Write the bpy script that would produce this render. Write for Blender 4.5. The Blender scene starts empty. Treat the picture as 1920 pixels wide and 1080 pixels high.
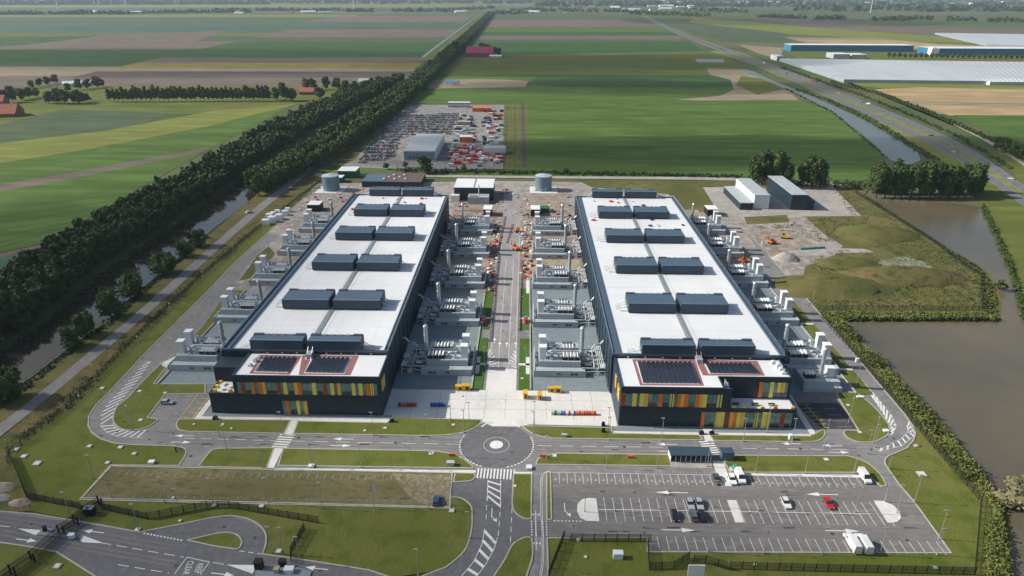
import bpy, math, random
from mathutils import Vector, Matrix
rnd = random.Random(7)
sc = bpy.context.scene
COL = sc.collection
# ------------------------------------------------------------------ camera
F, CX, CY, H = 1300.0, 960.0, 540.0, 132.0
TH = math.atan(558 / F); AZ = math.atan(27 * math.cos(TH) / F); RO = math.radians(0.2)
FW = Vector((-math.sin(AZ) * math.cos(TH), math.cos(AZ) * math.cos(TH), -math.sin(TH)))
RT0 = Vector((math.cos(AZ), math.sin(AZ), 0)); UP0 = RT0.cross(FW)
RT = math.cos(RO) * RT0 + math.sin(RO) * UP0; UP = -math.sin(RO) * RT0 + math.cos(RO) * UP0
cam = bpy.data.cameras.new('camera'); camo = bpy.data.objects.new('camera', cam); COL.objects.link(camo)
camo.matrix_world = Matrix(((RT.x, UP.x, -FW.x, 0), (RT.y, UP.y, -FW.y, 0), (RT.z, UP.z, -FW.z, H), (0, 0, 0, 1)))
cam.sensor_width = 36; cam.lens = 36 * F / 1920; cam.clip_start = 1; cam.clip_end = 80000
sc.camera = camo
# ------------------------------------------------------------------ sky, sun, exposure
SUN_EL, SUN_AZ = math.radians(34.5), math.radians(-86.0)
w = bpy.data.worlds.new('World'); sc.world = w; w.use_nodes = True
nt = w.node_tree; sky = nt.nodes.new('ShaderNodeTexSky'); sky.sky_type = 'NISHITA'; sky.sun_disc = False
sky.sun_elevation = SUN_EL; sky.sun_rotation = SUN_AZ % (2 * math.pi); sky.air_density = 1.2; sky.dust_density = 2.0
bg = nt.nodes['Background']; nt.links.new(sky.outputs[0], bg.inputs[0]); bg.inputs[1].default_value = 0.085
sun = bpy.data.lights.new('sun', 'SUN'); sun.energy = 4.5; sun.angle = math.radians(0.5); sun.color = (1, 0.95, 0.87)
suno = bpy.data.objects.new('sun', sun); COL.objects.link(suno)
TOSUN = Vector((math.sin(SUN_AZ) * math.cos(SUN_EL), math.cos(SUN_AZ) * math.cos(SUN_EL), math.sin(SUN_EL)))
suno.rotation_euler = (-TOSUN).to_track_quat('-Z', 'Y').to_euler()
sc.view_settings.view_transform = 'Standard'; sc.view_settings.look = 'None'
sc.view_settings.exposure = 0.35; sc.view_settings.gamma = 1.0; sc.view_settings.use_curve_mapping = False
try:
    sc.cycles.volume_bounces = 0; sc.cycles.max_bounces = 5; sc.cycles.transparent_max_bounces = 16
except Exception: pass
# ------------------------------------------------------------------ survey helpers
def ray(x, y): return FW + (x - CX) / F * RT + (CY - y) / F * UP
def G(x, y, z=0.0):                      # where the sight line through a pixel meets height z
    d = ray(x, y); t = (z - H) / d.z
    return (d.x * t, d.y * t)
def WY(x, y, Y):                         # the same for the upright plane at Y: (X, Z)
    d = ray(x, y); t = Y / d.y
    return (d.x * t, H + d.z * t)
def PX(pts, z=0.0): return [G(p[0], p[1], z) for p in pts]
# ------------------------------------------------------------------ materials
def node(nt, t, **k):
    n = nt.nodes.new(t)
    for a, b in k.items(): setattr(n, a, b)
    return n
def mat(name, c1, c2=None, sc1=0.1, rough=0.85, sc2=None, c3=None, stretch=(1, 1, 1), bump=0.0, bsc=1.0, metal=0.0, spec=0.3, lo=0.35, hi=0.65, det=5.0, coat=0.0):
    m = bpy.data.materials.new(name); m.use_nodes = True; t = m.node_tree; b = t.nodes['Principled BSDF']
    b.inputs['Roughness'].default_value = rough; b.inputs['Metallic'].default_value = metal
    b.inputs['Specular IOR Level'].default_value = spec; b.inputs['Coat Weight'].default_value = coat
    c2 = c2 or tuple(x * 0.8 for x in c1)
    g = node(t, 'ShaderNodeNewGeometry'); mp = node(t, 'ShaderNodeMapping'); mp.inputs['Scale'].default_value = stretch
    t.links.new(g.outputs['Position'], mp.inputs['Vector'])
    n = node(t, 'ShaderNodeTexNoise'); n.inputs['Scale'].default_value = sc1; n.inputs['Detail'].default_value = det; n.inputs['Roughness'].default_value = 0.6
    t.links.new(mp.outputs[0], n.inputs['Vector'])
    r = node(t, 'ShaderNodeMapRange'); r.inputs['From Min'].default_value = lo; r.inputs['From Max'].default_value = hi
    t.links.new(n.outputs['Fac'], r.inputs['Value'])
    mx = node(t, 'ShaderNodeMix', data_type='RGBA'); mx.inputs['A'].default_value = (*c1, 1); mx.inputs['B'].default_value = (*c2, 1)
    t.links.new(r.outputs[0], mx.inputs['Factor']); out = mx.outputs['Result']
    if c3:
        n2 = node(t, 'ShaderNodeTexNoise'); n2.inputs['Scale'].default_value = sc2 or sc1 * 7; n2.inputs['Detail'].default_value = 4
        t.links.new(mp.outputs[0], n2.inputs['Vector'])
        r2 = node(t, 'ShaderNodeMapRange'); r2.inputs['From Min'].default_value = 0.48; r2.inputs['From Max'].default_value = 0.72
        t.links.new(n2.outputs['Fac'], r2.inputs['Value'])
        m2 = node(t, 'ShaderNodeMix', data_type='RGBA'); m2.inputs['B'].default_value = (*c3, 1)
        t.links.new(out, m2.inputs['A']); t.links.new(r2.outputs[0], m2.inputs['Factor']); out = m2.outputs['Result']
    t.links.new(out, b.inputs['Base Color'])
    if bump:
        n3 = node(t, 'ShaderNodeTexNoise'); n3.inputs['Scale'].default_value = bsc; n3.inputs['Detail'].default_value = 3
        t.links.new(mp.outputs[0], n3.inputs['Vector'])
        bp = node(t, 'ShaderNodeBump'); bp.inputs['Strength'].default_value = bump; bp.inputs['Distance'].default_value = 0.3
        t.links.new(n3.outputs['Fac'], bp.inputs['Height']); t.links.new(bp.outputs[0], b.inputs['Normal'])
    return m
M = {}
def mk(k, *a, **kw): M[k] = mat(k, *a, **kw)
mk('lawn', (0.105, 0.128, 0.022), (0.15, 0.15, 0.042), 0.025, sc2=0.16, c3=(0.078, 0.105, 0.016), bump=0.6, bsc=1.5, rough=0.95, spec=0.1)
mk('lawn_fresh', (0.055, 0.125, 0.022), (0.075, 0.14, 0.028), 0.2, bump=0.5, bsc=1.5, rough=0.95, spec=0.1)
mk('rough_grass', (0.085, 0.095, 0.028), (0.165, 0.135, 0.055), 0.03, sc2=0.12, c3=(0.06, 0.075, 0.022), bump=1.0, bsc=0.6, rough=0.95, spec=0.1)
mk('verge', (0.085, 0.095, 0.028), (0.17, 0.12, 0.055), 0.06, sc2=0.25, c3=(0.05, 0.065, 0.018), bump=1.0, bsc=0.5, rough=0.95, spec=0.1)
mk('fallow', (0.125, 0.115, 0.048), (0.2, 0.17, 0.09), 0.05, sc2=0.4, c3=(0.09, 0.1, 0.035), bump=0.8, bsc=1.0, rough=0.95, spec=0.1, stretch=(0.7, 1.6, 1))
mk('asphalt_light', (0.3, 0.285, 0.275), (0.235, 0.225, 0.22), 0.12, sc2=0.5, c3=(0.34, 0.325, 0.31), rough=0.9, spec=0.2, stretch=(1.6, .4, 1))
mk('asphalt', (0.225, 0.218, 0.212), (0.17, 0.167, 0.165), 0.06, sc2=0.5, c3=(0.25, 0.243, 0.235), rough=0.9, spec=0.2)
mk('asphalt_park', (0.19, 0.177, 0.17), (0.145, 0.136, 0.131), 0.1, sc2=0.5, c3=(0.225, 0.21, 0.2), stretch=(.5, 1.4, 1), rough=0.9, spec=0.2)
mk('fallow_bare', (0.24, 0.2, 0.13), (0.15, 0.135, 0.07), 0.3, sc2=1.0, c3=(0.32, 0.28, 0.2), rough=0.95, spec=0.1)
mk('asphalt_track', (0.165, 0.158, 0.153), (0.195, 0.186, 0.18), 0.15, rough=0.85, spec=0.2)
mk('asphalt_dark', (0.145, 0.145, 0.15), (0.12, 0.12, 0.128), 0.08, sc2=0.7, c3=(0.165, 0.165, 0.168), rough=0.88, spec=0.2)
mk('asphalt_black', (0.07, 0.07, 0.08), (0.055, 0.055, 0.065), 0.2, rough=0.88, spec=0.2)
mk('concrete', (0.66, 0.64, 0.6), (0.56, 0.545, 0.515), 0.09, sc2=0.8, c3=(0.69, 0.675, 0.64), rough=0.85)
mk('kerb', (0.42, 0.41, 0.34), (0.33, 0.33, 0.27), 0.5, rough=0.9)
mk('paving', (0.2, 0.245, 0.265), (0.165, 0.205, 0.225), 0.06, sc2=0.6, c3=(0.23, 0.27, 0.28), rough=0.8)
mk('dirt', (0.3, 0.245, 0.2), (0.2, 0.165, 0.14), 0.07, sc2=0.22, c3=(0.4, 0.34, 0.28), bump=1.0, bsc=0.7, rough=0.95, spec=0.1)
mk('dirt_grey', (0.32, 0.29, 0.26), (0.2, 0.18, 0.165), 0.06, sc2=0.25, c3=(0.42, 0.38, 0.33), bump=1.0, bsc=0.7, rough=0.95, spec=0.1)
mk('yard_grey', (0.25, 0.235, 0.225), (0.16, 0.155, 0.155), 0.08, sc2=0.3, c3=(0.36, 0.33, 0.3), rough=0.95, spec=0.1)
mk('rubble_green', (0.2, 0.21, 0.16), (0.1, 0.12, 0.06), 0.15, sc2=0.6, c3=(0.34, 0.33, 0.27), bump=1.0, bsc=0.8, rough=0.95, spec=0.1)
mk('sand', (0.42, 0.34, 0.24), (0.3, 0.26, 0.19), 0.08, sc2=0.3, c3=(0.2, 0.19, 0.12), bump=1.0, bsc=0.5, rough=0.95, spec=0.1)
mk('gravel', (0.36, 0.33, 0.3), (0.27, 0.25, 0.235), 0.05, sc2=0.3, c3=(0.42, 0.39, 0.35), bump=0.5, bsc=1, rough=0.95, spec=0.1)
mk('paint', (0.74, 0.74, 0.72), (0.6, 0.6, 0.58), 0.7, rough=0.8)
mk('paint_worn', (0.4, 0.4, 0.38), (0.3, 0.3, 0.28), 0.7, rough=0.8)
mk('paint_yellow', (0.62, 0.42, 0.1), (0.5, 0.34, 0.08), 0.7, rough=0.8)
mk('navy', (0.016, 0.032, 0.05), (0.012, 0.026, 0.042), 0.3, rough=0.5, spec=0.4)
mk('navy_side', (0.022, 0.045, 0.07), (0.018, 0.038, 0.06), 0.2, rough=0.55, spec=0.4)
mk('unit_blue', (0.08, 0.125, 0.175), (0.068, 0.108, 0.155), 0.3, rough=0.45, spec=0.4)
mk('unit_dark', (0.045, 0.074, 0.105), (0.038, 0.064, 0.092), 0.3, rough=0.6)
mk('membrane', (0.72, 0.73, 0.73), (0.63, 0.645, 0.655), 0.03, sc2=0.11, c3=(0.65, 0.655, 0.65), rough=0.6, det=8)
mk('walkway', (0.25, 0.29, 0.31), (0.2, 0.235, 0.255), 0.8, rough=0.7)
mk('rail', (0.42, 0.47, 0.5), (0.35, 0.4, 0.43), 0.5, rough=0.4, metal=0.5)
mk('red_mat', (0.29, 0.13, 0.125), (0.24, 0.11, 0.105), 0.5, rough=0.9)
mk('solar', (0.016, 0.02, 0.032), (0.022, 0.026, 0.04), 0.6, rough=0.22, spec=0.5)
mk('solar_frame', (0.3, 0.32, 0.34), rough=0.4, metal=0.3)
mk('glass_green', (0.17, 0.32, 0.27), (0.11, 0.22, 0.19), 0.35, rough=0.12, spec=0.7)
mk('glass_dark', (0.015, 0.02, 0.025), (0.03, 0.035, 0.04), 0.5, rough=0.08, spec=0.8)
mk('mullion', (0.12, 0.16, 0.16), rough=0.5)
mk('fin_yellow', (0.86, 0.72, 0.14), (0.8, 0.66, 0.12), 0.4, rough=0.5)
mk('fin_amber', (0.88, 0.5, 0.08), (0.82, 0.45, 0.07), 0.4, rough=0.5)
mk('fin_orange', (0.78, 0.2, 0.03), (0.72, 0.18, 0.03), 0.4, rough=0.5)
mk('fin_red', (0.42, 0.075, 0.02), (0.27, 0.045, 0.015), 0.4, rough=0.5)
mk('plant_grey', (0.4, 0.44, 0.46), (0.34, 0.38, 0.4), 0.25, sc2=1.5, c3=(0.45, 0.49, 0.5), rough=0.6)
mk('plant_light', (0.68, 0.7, 0.71), (0.6, 0.63, 0.64), 0.5, rough=0.5)
mk('white', (0.78, 0.79, 0.79), (0.7, 0.71, 0.72), 0.4, rough=0.5)
mk('steel', (0.5, 0.53, 0.55), (0.4, 0.43, 0.45), 0.6, rough=0.4, metal=0.35)
mk('louvre', (0.02, 0.022, 0.025), (0.035, 0.035, 0.035), 2.0, rough=0.7)
mk('grille', (0.1, 0.11, 0.12), (0.07, 0.08, 0.09), 1.0, rough=0.6)
mk('pole', (0.42, 0.45, 0.46), rough=0.45, metal=0.4)
mk('fence_green', (0.03, 0.04, 0.032), rough=0.6)
mk('fence_black', (0.015, 0.017, 0.02), rough=0.6)
mk('water_pond', (0.14, 0.112, 0.066), (0.085, 0.078, 0.055), 0.012, rough=0.2, bump=0.2, bsc=0.5, spec=0.5)
mk('water_canal', (0.028, 0.026, 0.02), (0.04, 0.034, 0.024), 0.02, rough=0.06, bump=0.04, bsc=0.6, spec=0.5)
mk('water_grey', (0.12, 0.135, 0.14), (0.1, 0.115, 0.12), 0.01, rough=0.25, bump=0.15, bsc=0.5, spec=0.5)
mk('leaf_dark', (0.034, 0.06, 0.02), (0.062, 0.092, 0.026), 0.25, rough=0.8, spec=0.15, lo=0.3, hi=0.7)
mk('leaf_mid', (0.042, 0.078, 0.02), (0.07, 0.108, 0.028), 0.25, rough=0.8, spec=0.15, lo=0.3, hi=0.7)
mk('leaf_olive', (0.075, 0.095, 0.024), (0.11, 0.125, 0.032), 0.25, rough=0.8, spec=0.15, lo=0.3, hi=0.7)
mk('leaf_hedge', (0.125, 0.16, 0.035), (0.19, 0.19, 0.06), 0.07, sc2=.4, c3=(.075, .105, .025), rough=0.8, spec=0.15, lo=0.3, hi=0.7)
mk('leaf_pale', (0.2, 0.18, 0.1), (0.14, 0.14, 0.07), 0.3, rough=0.8, spec=0.1)
mk('bark', (0.07, 0.055, 0.04), rough=0.95)
mk('red', (0.55, 0.04, 0.025), rough=0.45)
mk('orange', (0.7, 0.17, 0.03), rough=0.5)
mk('yellow', (0.72, 0.42, 0.03), rough=0.5)
mk('green_paint', (0.02, 0.14, 0.05), rough=0.5)
mk('teal', (0.05, 0.28, 0.24), rough=0.5)
mk('blue_paint', (0.03, 0.11, 0.35), rough=0.5)
mk('magenta_roof', (0.36, 0.06, 0.12), (0.3, 0.05, 0.1), 0.1, rough=0.7)
mk('tile_roof', (0.36, 0.13, 0.07), (0.28, 0.1, 0.06), 0.3, rough=0.85)
mk('brick', (0.3, 0.14, 0.09), rough=0.9)
mk('greenhouse', (0.49, 0.51, 0.525), (0.43, 0.455, 0.475), 0.006, rough=0.4, sc2=0.05, c3=(0.52, 0.56, 0.58), stretch=(1, .3, 1))
mk('ghouse_wall', (0.33, 0.4, 0.42), (0.28, 0.34, 0.37), 0.05, rough=0.4)
mk('wh_blue', (0.04, 0.2, 0.36), rough=0.5)
mk('tank_blue', (0.2, 0.29, 0.36), (0.17, 0.255, 0.32), 0.5, rough=0.4, metal=0.3)
mk('tyre', (0.02, 0.02, 0.02), rough=0.9)
mk('rim', (0.4, 0.41, 0.42), rough=0.3, metal=0.6)
mk('lamp_red', (0.4, 0.02, 0.02), rough=0.3)
mk('lamp_clear', (0.7, 0.7, 0.68), rough=0.2)
mk('shed_roof', (0.13, 0.09, 0.085), (0.1, 0.07, 0.07), 0.5, rough=0.9)
for k, c in dict(silver=(0.42, 0.44, 0.46), white=(0.78, 0.78, 0.77), black=(0.015, 0.016, 0.02), grey=(0.14, 0.15, 0.17), red=(0.5, 0.015, 0.02), blue=(0.04, 0.08, 0.2), darkgrey=(0.07, 0.085, 0.085)).items():
    mk('car_' + k, c, rough=0.25, coat=0.6, spec=0.5)
# ------------------------------------------------------------------ mesh builder
class MB:
    def __init__(s): s.v = []; s.f = []; s.m = []
    def face(s, pts, mi=0):
        n = len(s.v); s.v += [tuple(p) for p in pts]; s.f.append(tuple(range(n, n + len(pts)))); s.m.append(mi); return s
    def box(s, x0, y0, z0, x1, y1, z1, mi=0, top=None, taper=0, bottom=False):
        if x0 > x1: x0, x1 = x1, x0
        if y0 > y1: y0, y1 = y1, y0
        n = len(s.v); t = taper
        s.v += [(x0, y0, z0), (x1, y0, z0), (x1, y1, z0), (x0, y1, z0), (x0 + t, y0 + t, z1), (x1 - t, y0 + t, z1), (x1 - t, y1 - t, z1), (x0 + t, y1 - t, z1)]
        fs = [(0, 1, 5, 4), (1, 2, 6, 5), (2, 3, 7, 6), (3, 0, 4, 7), (4, 5, 6, 7), (3, 2, 1, 0)]
        for i, q in enumerate(fs):
            s.f.append(tuple(n + k for k in q)); s.m.append(top if (i == 4 and top is not None) else mi)
        return s
    def cyl(s, x, y, z0, z1, r, n=12, r2=None, mi=0, top=None):
        r2 = r if r2 is None else r2; b = len(s.v)
        for k in range(n):
            a = 2 * math.pi * k / n; s.v.append((x + r * math.cos(a), y + r * math.sin(a), z0))
        for k in range(n):
            a = 2 * math.pi * k / n; s.v.append((x + r2 * math.cos(a), y + r2 * math.sin(a), z1))
        for k in range(n):
            j = (k + 1) % n; s.f.append((b + k, b + j, b + n + j, b + n + k)); s.m.append(mi)
        s.f.append(tuple(b + n + k for k in range(n))); s.m.append(mi if top is None else top)
        s.f.append(tuple(b + n - 1 - k for k in range(n))); s.m.append(mi); return s
    def prism(s, pts, z0, z1, mi=0, top=None):
        a = sum(pts[i][0] * pts[(i + 1) % len(pts)][1] - pts[(i + 1) % len(pts)][0] * pts[i][1] for i in range(len(pts)))
        if a < 0: pts = pts[::-1]
        n = len(pts); b = len(s.v)
        s.v += [(p[0], p[1], z0) for p in pts] + [(p[0], p[1], z1) for p in pts]
        for k in range(n):
            j = (k + 1) % n; s.f.append((b + k, b + j, b + n + j, b + n + k)); s.m.append(mi)
        s.f.append(tuple(b + n + k for k in range(n))); s.m.append(mi if top is None else top); return s
    def sheet(s, pts, z, mi=0):
        a = sum(pts[i][0] * pts[(i + 1) % len(pts)][1] - pts[(i + 1) % len(pts)][0] * pts[i][1] for i in range(len(pts)))
        if a < 0: pts = pts[::-1]
        return s.face([(p[0], p[1], z) for p in pts], mi)
    def tube(s, path, r, n=8, mi=0):
        P = [Vector(p) for p in path]; rings = []
        for i, p in enumerate(P):
            d = ((P[i + 1] - p) if i + 1 < len(P) else (p - P[i - 1])).normalized()
            if 0 < i < len(P) - 1: d = ((P[i + 1] - p).normalized() + (p - P[i - 1]).normalized()).normalized()
            u = d.cross(Vector((0, 0, 1)))
            if u.length < 0.05: u = Vector((1, 0, 0))
            u.normalize(); v = d.cross(u); b = len(s.v); rings.append(b)
            for k in range(n):
                a = 2 * math.pi * k / n; q = p + r * (math.cos(a) * u + math.sin(a) * v); s.v.append(tuple(q))
        for i in range(len(P) - 1):
            a, b = rings[i], rings[i + 1]
            for k in range(n):
                j = (k + 1) % n; s.f.append((a + k, a + j, b + j, b + k)); s.m.append(mi)
        for b in (rings[0], rings[-1]): s.f.append(tuple(b + k for k in range(n))); s.m.append(mi)
        return s
    def line(s, p, q, wd, z, mi=0):       # painted line on the ground
        d = Vector((q[0] - p[0], q[1] - p[1])); L = d.length
        if L < 1e-6: return s
        nx, ny = -d.y / L * wd / 2, d.x / L * wd / 2
        return s.face([(p[0] - nx, p[1] - ny, z), (q[0] - nx, q[1] - ny, z), (q[0] + nx, q[1] + ny, z), (p[0] + nx, p[1] + ny, z)], mi)
    def dash(s, p, q, wd, z, on, off, mi=0):
        d = Vector((q[0] - p[0], q[1] - p[1])); L = d.length; d.normalize(); t = 0
        while t < L:
            e = min(t + on, L); s.line((p[0] + d.x * t, p[1] + d.y * t), (p[0] + d.x * e, p[1] + d.y * e), wd, z, mi); t += on + off
        return s
    def poly(s, pts, wd, z, on=None, off=None, mi=0):
        for a, b in zip(pts, pts[1:]):
            if on: s.dash(a, b, wd, z, on, off, mi)
            else: s.line(a, b, wd, z, mi)
        return s
    def mesh(s, name, mats, smooth=False, off=None):
        me = bpy.data.meshes.new(name)
        v = s.v if off is None else [(a[0] - off[0], a[1] - off[1], a[2] - off[2]) for a in s.v]
        me.from_pydata(v, [], s.f)
        for m in (mats if isinstance(mats, (list, tuple)) else [mats]): me.materials.append(M[m] if isinstance(m, str) else m)
        me.polygons.foreach_set('material_index', s.m)
        if smooth: me.polygons.foreach_set('use_smooth', [True] * len(s.f))
        me.update(); return me
KIDS = {}
def link(name, me, parent=None, label=None):
    o = bpy.data.objects.new(name, me); COL.objects.link(o)
    if parent is not None: o.parent = parent; KIDS.setdefault(parent.name, []).append(o)
    if label: o['label'] = label
    return o
def part(name, mb, mats, parent, label=None, smooth=False, world=True):
    off = parent['_o'] if (world and '_o' in parent.keys()) else None
    o = link(name, mb.mesh(name, mats, smooth, off), parent, label)
    if off is not None: o['_o'] = off
    return o
def tag(o, label, cat, group=None, kind=None):
    if label: o['label'] = label
    if cat: o['category'] = cat
    if group: o['group'] = group
    if kind: o['kind'] = kind
    return o
def thing(name, label, cat, loc=(0, 0, 0), rz=0, group=None):
    o = bpy.data.objects.new(name, None); COL.objects.link(o); o.location = loc; o.rotation_euler = (0, 0, rz)
    o.empty_display_size = 1; o['_o'] = tuple(loc); return tag(o, label, cat, group)
def solo(name, mb, mats, label, cat, group=None, smooth=False, loc=None):
    if loc is None:
        xs = [v[0] for v in mb.v]; ys = [v[1] for v in mb.v]; loc = ((min(xs) + max(xs)) / 2, (min(ys) + max(ys)) / 2, min(v[2] for v in mb.v))
    o = link(name, mb.mesh(name, mats, smooth, loc)); o.location = loc; return tag(o, label, cat, group)
def struct(name, mb, mats, label=None):
    o = link(name, mb.mesh(name, mats)); o['kind'] = 'structure'
    if label: o['label'] = label
    return o
def copy_tree(o, parent=None):
    c = o.copy(); COL.objects.link(c); c.parent = parent
    ks = [copy_tree(ch, c) for ch in KIDS.get(o.name, [])]
    if ks: KIDS[c.name] = ks
    return c
ORD = ['first', 'second', 'third', 'fourth', 'fifth', 'sixth', 'seventh', 'eighth', 'ninth', 'tenth', 'eleventh', 'twelfth', 'thirteenth', 'fourteenth', 'fifteenth', 'sixteenth', 'seventeenth', 'eighteenth', 'nineteenth', 'twentieth']
def fillet(pts, n=6):                    # corners (x, y[, r]) -> world polygon; r rounds that corner
    W = [(*G(p[0], p[1]), p[2] if len(p) > 2 else 0) for p in pts]; out = []
    L = len(W)
    for i, (x, y, r) in enumerate(W):
        if not r: out.append((x, y)); continue
        p = Vector((x, y)); a = Vector(W[i - 1][:2]) - p; b = Vector(W[(i + 1) % L][:2]) - p
        r = min(r, a.length * 0.48, b.length * 0.48); a.normalize(); b.normalize()
        for k in range(n + 1):
            t = k / n; out.append(tuple(p + a * r * (1 - t) ** 2 + b * r * t * t))
    return out
def chaikin(W, closed=False, it=2):
    for _ in range(it):
        o = []; n = len(W)
        for i in range(n if closed else n - 1):
            a, b = W[i], W[(i + 1) % n]
            o += [(a[0] * .75 + b[0] * .25, a[1] * .75 + b[1] * .25), (a[0] * .25 + b[0] * .75, a[1] * .25 + b[1] * .75)]
        W = o if closed else [W[0]] + o + [W[-1]]
    return W
def kerb(mb, W, wd=0.4, z0=None, z1=None, closed=True):
    z0 = AZ0 - .05 if z0 is None else z0; z1 = AZ0 + .13 if z1 is None else z1
    n = len(W)
    for i in range(n if closed else n - 1):
        a, b = Vector(W[i]), Vector(W[(i + 1) % n]); d = b - a
        if d.length < 0.05: continue
        d.normalize(); nn = Vector((-d.y, d.x)) * wd / 2; e = d * wd * 0.3; j = (i % 2) * 0.003
        mb.prism([tuple(a - nn - e), tuple(b - nn + e), tuple(b + nn + e), tuple(a + nn - e)], z0, z1 + j)
def along(path, step, start=0.0):
    out = []; acc = start
    for a, b in zip(path, path[1:]):
        a, b = Vector(a), Vector(b); L = (b - a).length; d = (b - a).normalized() if L else Vector((0, 0))
        while acc < L: out.append((tuple(a + d * acc), d)); acc += step
        acc -= L
    return out
# ================================================================== THE GROUND
S = 45000
mk('far_land', (0.075, 0.105, 0.035), (0.12, 0.12, 0.06), 0.0018, sc2=0.004, c3=(0.05, 0.08, 0.03), rough=0.95, spec=0.1, stretch=(0.5, 1.6, 1), lo=0.4, hi=0.6)
g = MB(); g.sheet([(-S, -2000), (S, -2000), (S, S), (-S, S)], 0); struct('ground', g, 'far_land')
def fm(k, c, v=0.8): # crop colours with faint rows
    mk('f_' + k, c, tuple(x * v for x in c), 0.02, sc2=0.09, c3=tuple(x * 1.28 for x in c), rough=0.95, spec=0.08, stretch=(0.2, 1.0, 1), det=7, lo=.4, hi=.6)
fm('green', (0.082, 0.14, 0.032), .72); fm('deep', (0.045, 0.098, 0.03)); fm('olive', (0.115, 0.135, 0.032)); fm('lime', (0.17, 0.19, 0.045))
fm('soil', (0.15, 0.12, 0.1)); fm('pale', (0.27, 0.22, 0.15)); fm('tan', (0.38, 0.28, 0.15)); fm('mustard', (0.25, 0.21, 0.035)); fm('greygreen', (0.075, 0.105, 0.055)); fm('darksoil', (0.1, 0.08, 0.07)); fm('teal', (0.06, 0.12, 0.08))
FZ = [0.15]
def field(kind, pts, z=None):
    FZ[0] += 0.0015
    m = MB(); m.sheet(PX(pts), z or FZ[0]); return struct('field', m, 'f_' + kind)
# diagonal ditch on the left: (0,178) -> (548,55); tree row edge: (700,200) -> (905,18)
def dx(y): return 548 - (y - 55) * 548 / 109.0 * 0.92
def tx(y): return 905 - (y - 18) * 1.13
def strip(kind, y0, y1, side):
    if side == 'L': field(kind, [(-90, y0), (dx(y0), y0), (dx(y1), y1), (-90, y1)])
    elif side == 'R': field(kind, [(dx(y0), y0), (tx(y0), y0), (tx(y1), y1), (dx(y1), y1)])
    else: field(kind, [(-90, y0), (tx(y0), y0), (tx(y1), y1), (-90, y1)])
for k, a, b, sd in [('olive', 3, 9, 'A'), ('lime', 9, 14, 'A'), ('greygreen', 14, 20, 'A'), ('lime', 28, 32, 'L'), ('greygreen', 32, 43, 'A'), ('teal', 43, 50, 'A'), ('greygreen', 50, 55, 'A'),
                    ('teal', 55, 62, 'L'), ('olive', 62, 68, 'L'), ('greygreen', 68, 78, 'L'), ('soil', 78, 93, 'L'), ('deep', 93, 125, 'L'), ('pale', 125, 142, 'L'), ('soil', 142, 190, 'L'),
                    ('soil', 55, 70, 'R'), ('greygreen', 70, 79, 'R'), ('deep', 79, 108, 'R'), ('soil', 108, 118, 'R'), ('mustard', 118, 127, 'R'), ('pale', 127, 134, 'R'), ('darksoil', 134, 146, 'R'), ('soil', 146, 162, 'R'), ('olive', 162, 196, 'R')]:
    strip(k, a, b, sd)
field('soil', [(-60, 72), (420, 58), (330, 93), (-60, 93)]); field('deep', [(-60, 72), (200, 66), (70, 82), (-60, 92)])
field('soil', [(640, 30), (885, 30), (873, 41), (560, 42)]); field('soil', [(540, 55), (862, 55), (848, 70), (470, 70)])
field('olive', [(40, 195), (560, 195), (500, 213), (300, 215), (-90, 258)]); field('greygreen', [(-90, 258), (120, 205), (320, 212), (250, 240), (-90, 285)])
field('lime', [(555, 195), (400, 208), (200, 245), (-90, 280), (-90, 320), (150, 283), (400, 235), (535, 201)])
field('green', [(545, 200), (400, 235), (150, 283), (-90, 320), (-90, 362), (100, 330), (280, 297), (402, 275)])
field('soil', [(402, 275), (280, 297), (100, 330), (-90, 362), (-90, 374), (100, 342), (280, 306), (380, 285)])
field('green', [(385, 284), (280, 306), (100, 342), (-90, 374), (-90, 500), (0, 474), (90, 455), (250, 360)])
for i in range(7):                                    # drainage furrows across the near field
    y = 380 + i * 15; FZ[0] += 0.0015
    m = MB(); m.line(G(-90, y + 22), G(340 - i * 44, y - 28), 1.8, FZ[0]); struct('ditch', m, 'f_deep')
field('soil', [(-90, 486), (0, 476), (90, 456), (98, 460), (0, 484), (-90, 496)]); field('teal', [(-90, 496), (0, 484), (60, 470), (20, 510), (-90, 580)])
# middle fields, between the tree row and the motorway canal
field('greygreen', [(912, 24), (1205, 26), (1250, 42), (900, 42)]); field('soil', [(915, 38), (1150, 36), (1240, 50), (895, 51)]); field('green', [(890, 51), (1252, 51), (1262, 60), (883, 60)])
field('deep', [(883, 60), (1262, 60), (1275, 67), (872, 67)]); field('soil', [(872, 67), (1275, 67), (1283, 74), (868, 74)]); field('greygreen', [(865, 74), (1290, 74), (1335, 100), (845, 104)])
field('deep', [(845, 80), (1290, 78), (1318, 96), (960, 103), (845, 100)])
field('olive', [(840, 103), (1345, 98), (1400, 128), (1385, 141), (822, 141)]); field('deep', [(822, 140), (1390, 141), (1392, 144), (818, 144)])
field('green', [(815, 144), (1388, 144), (1360, 165), (800, 166)]); field('deep', [(1010, 143), (1385, 143), (1370, 163), (1120, 168), (985, 160)])
field('green', [(795, 164), (1380, 164), (1450, 192), (770, 194)]); field('pale', [(800, 150), (900, 148), (990, 152), (985, 164), (800, 166)])
field('pale', [(1325, 128), (1400, 131), (1440, 152), (1480, 172), (1500, 190), (1330, 190), (1270, 187), (1350, 180), (1376, 168), (1370, 150), (1330, 140)])
field('olive', [(1390, 142), (1440, 150), (1470, 168), (1420, 178), (1380, 160)])
field('green', [(985, 190), (1500, 188), (1565, 212), (1640, 272), (1655, 296), (1655, 328), (985, 326)])
FZ[0] += .003; m = MB(); m.line(G(770, 191), G(1480, 189), 2.5, FZ[0]); struct('ditch', m, 'f_deep')
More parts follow.
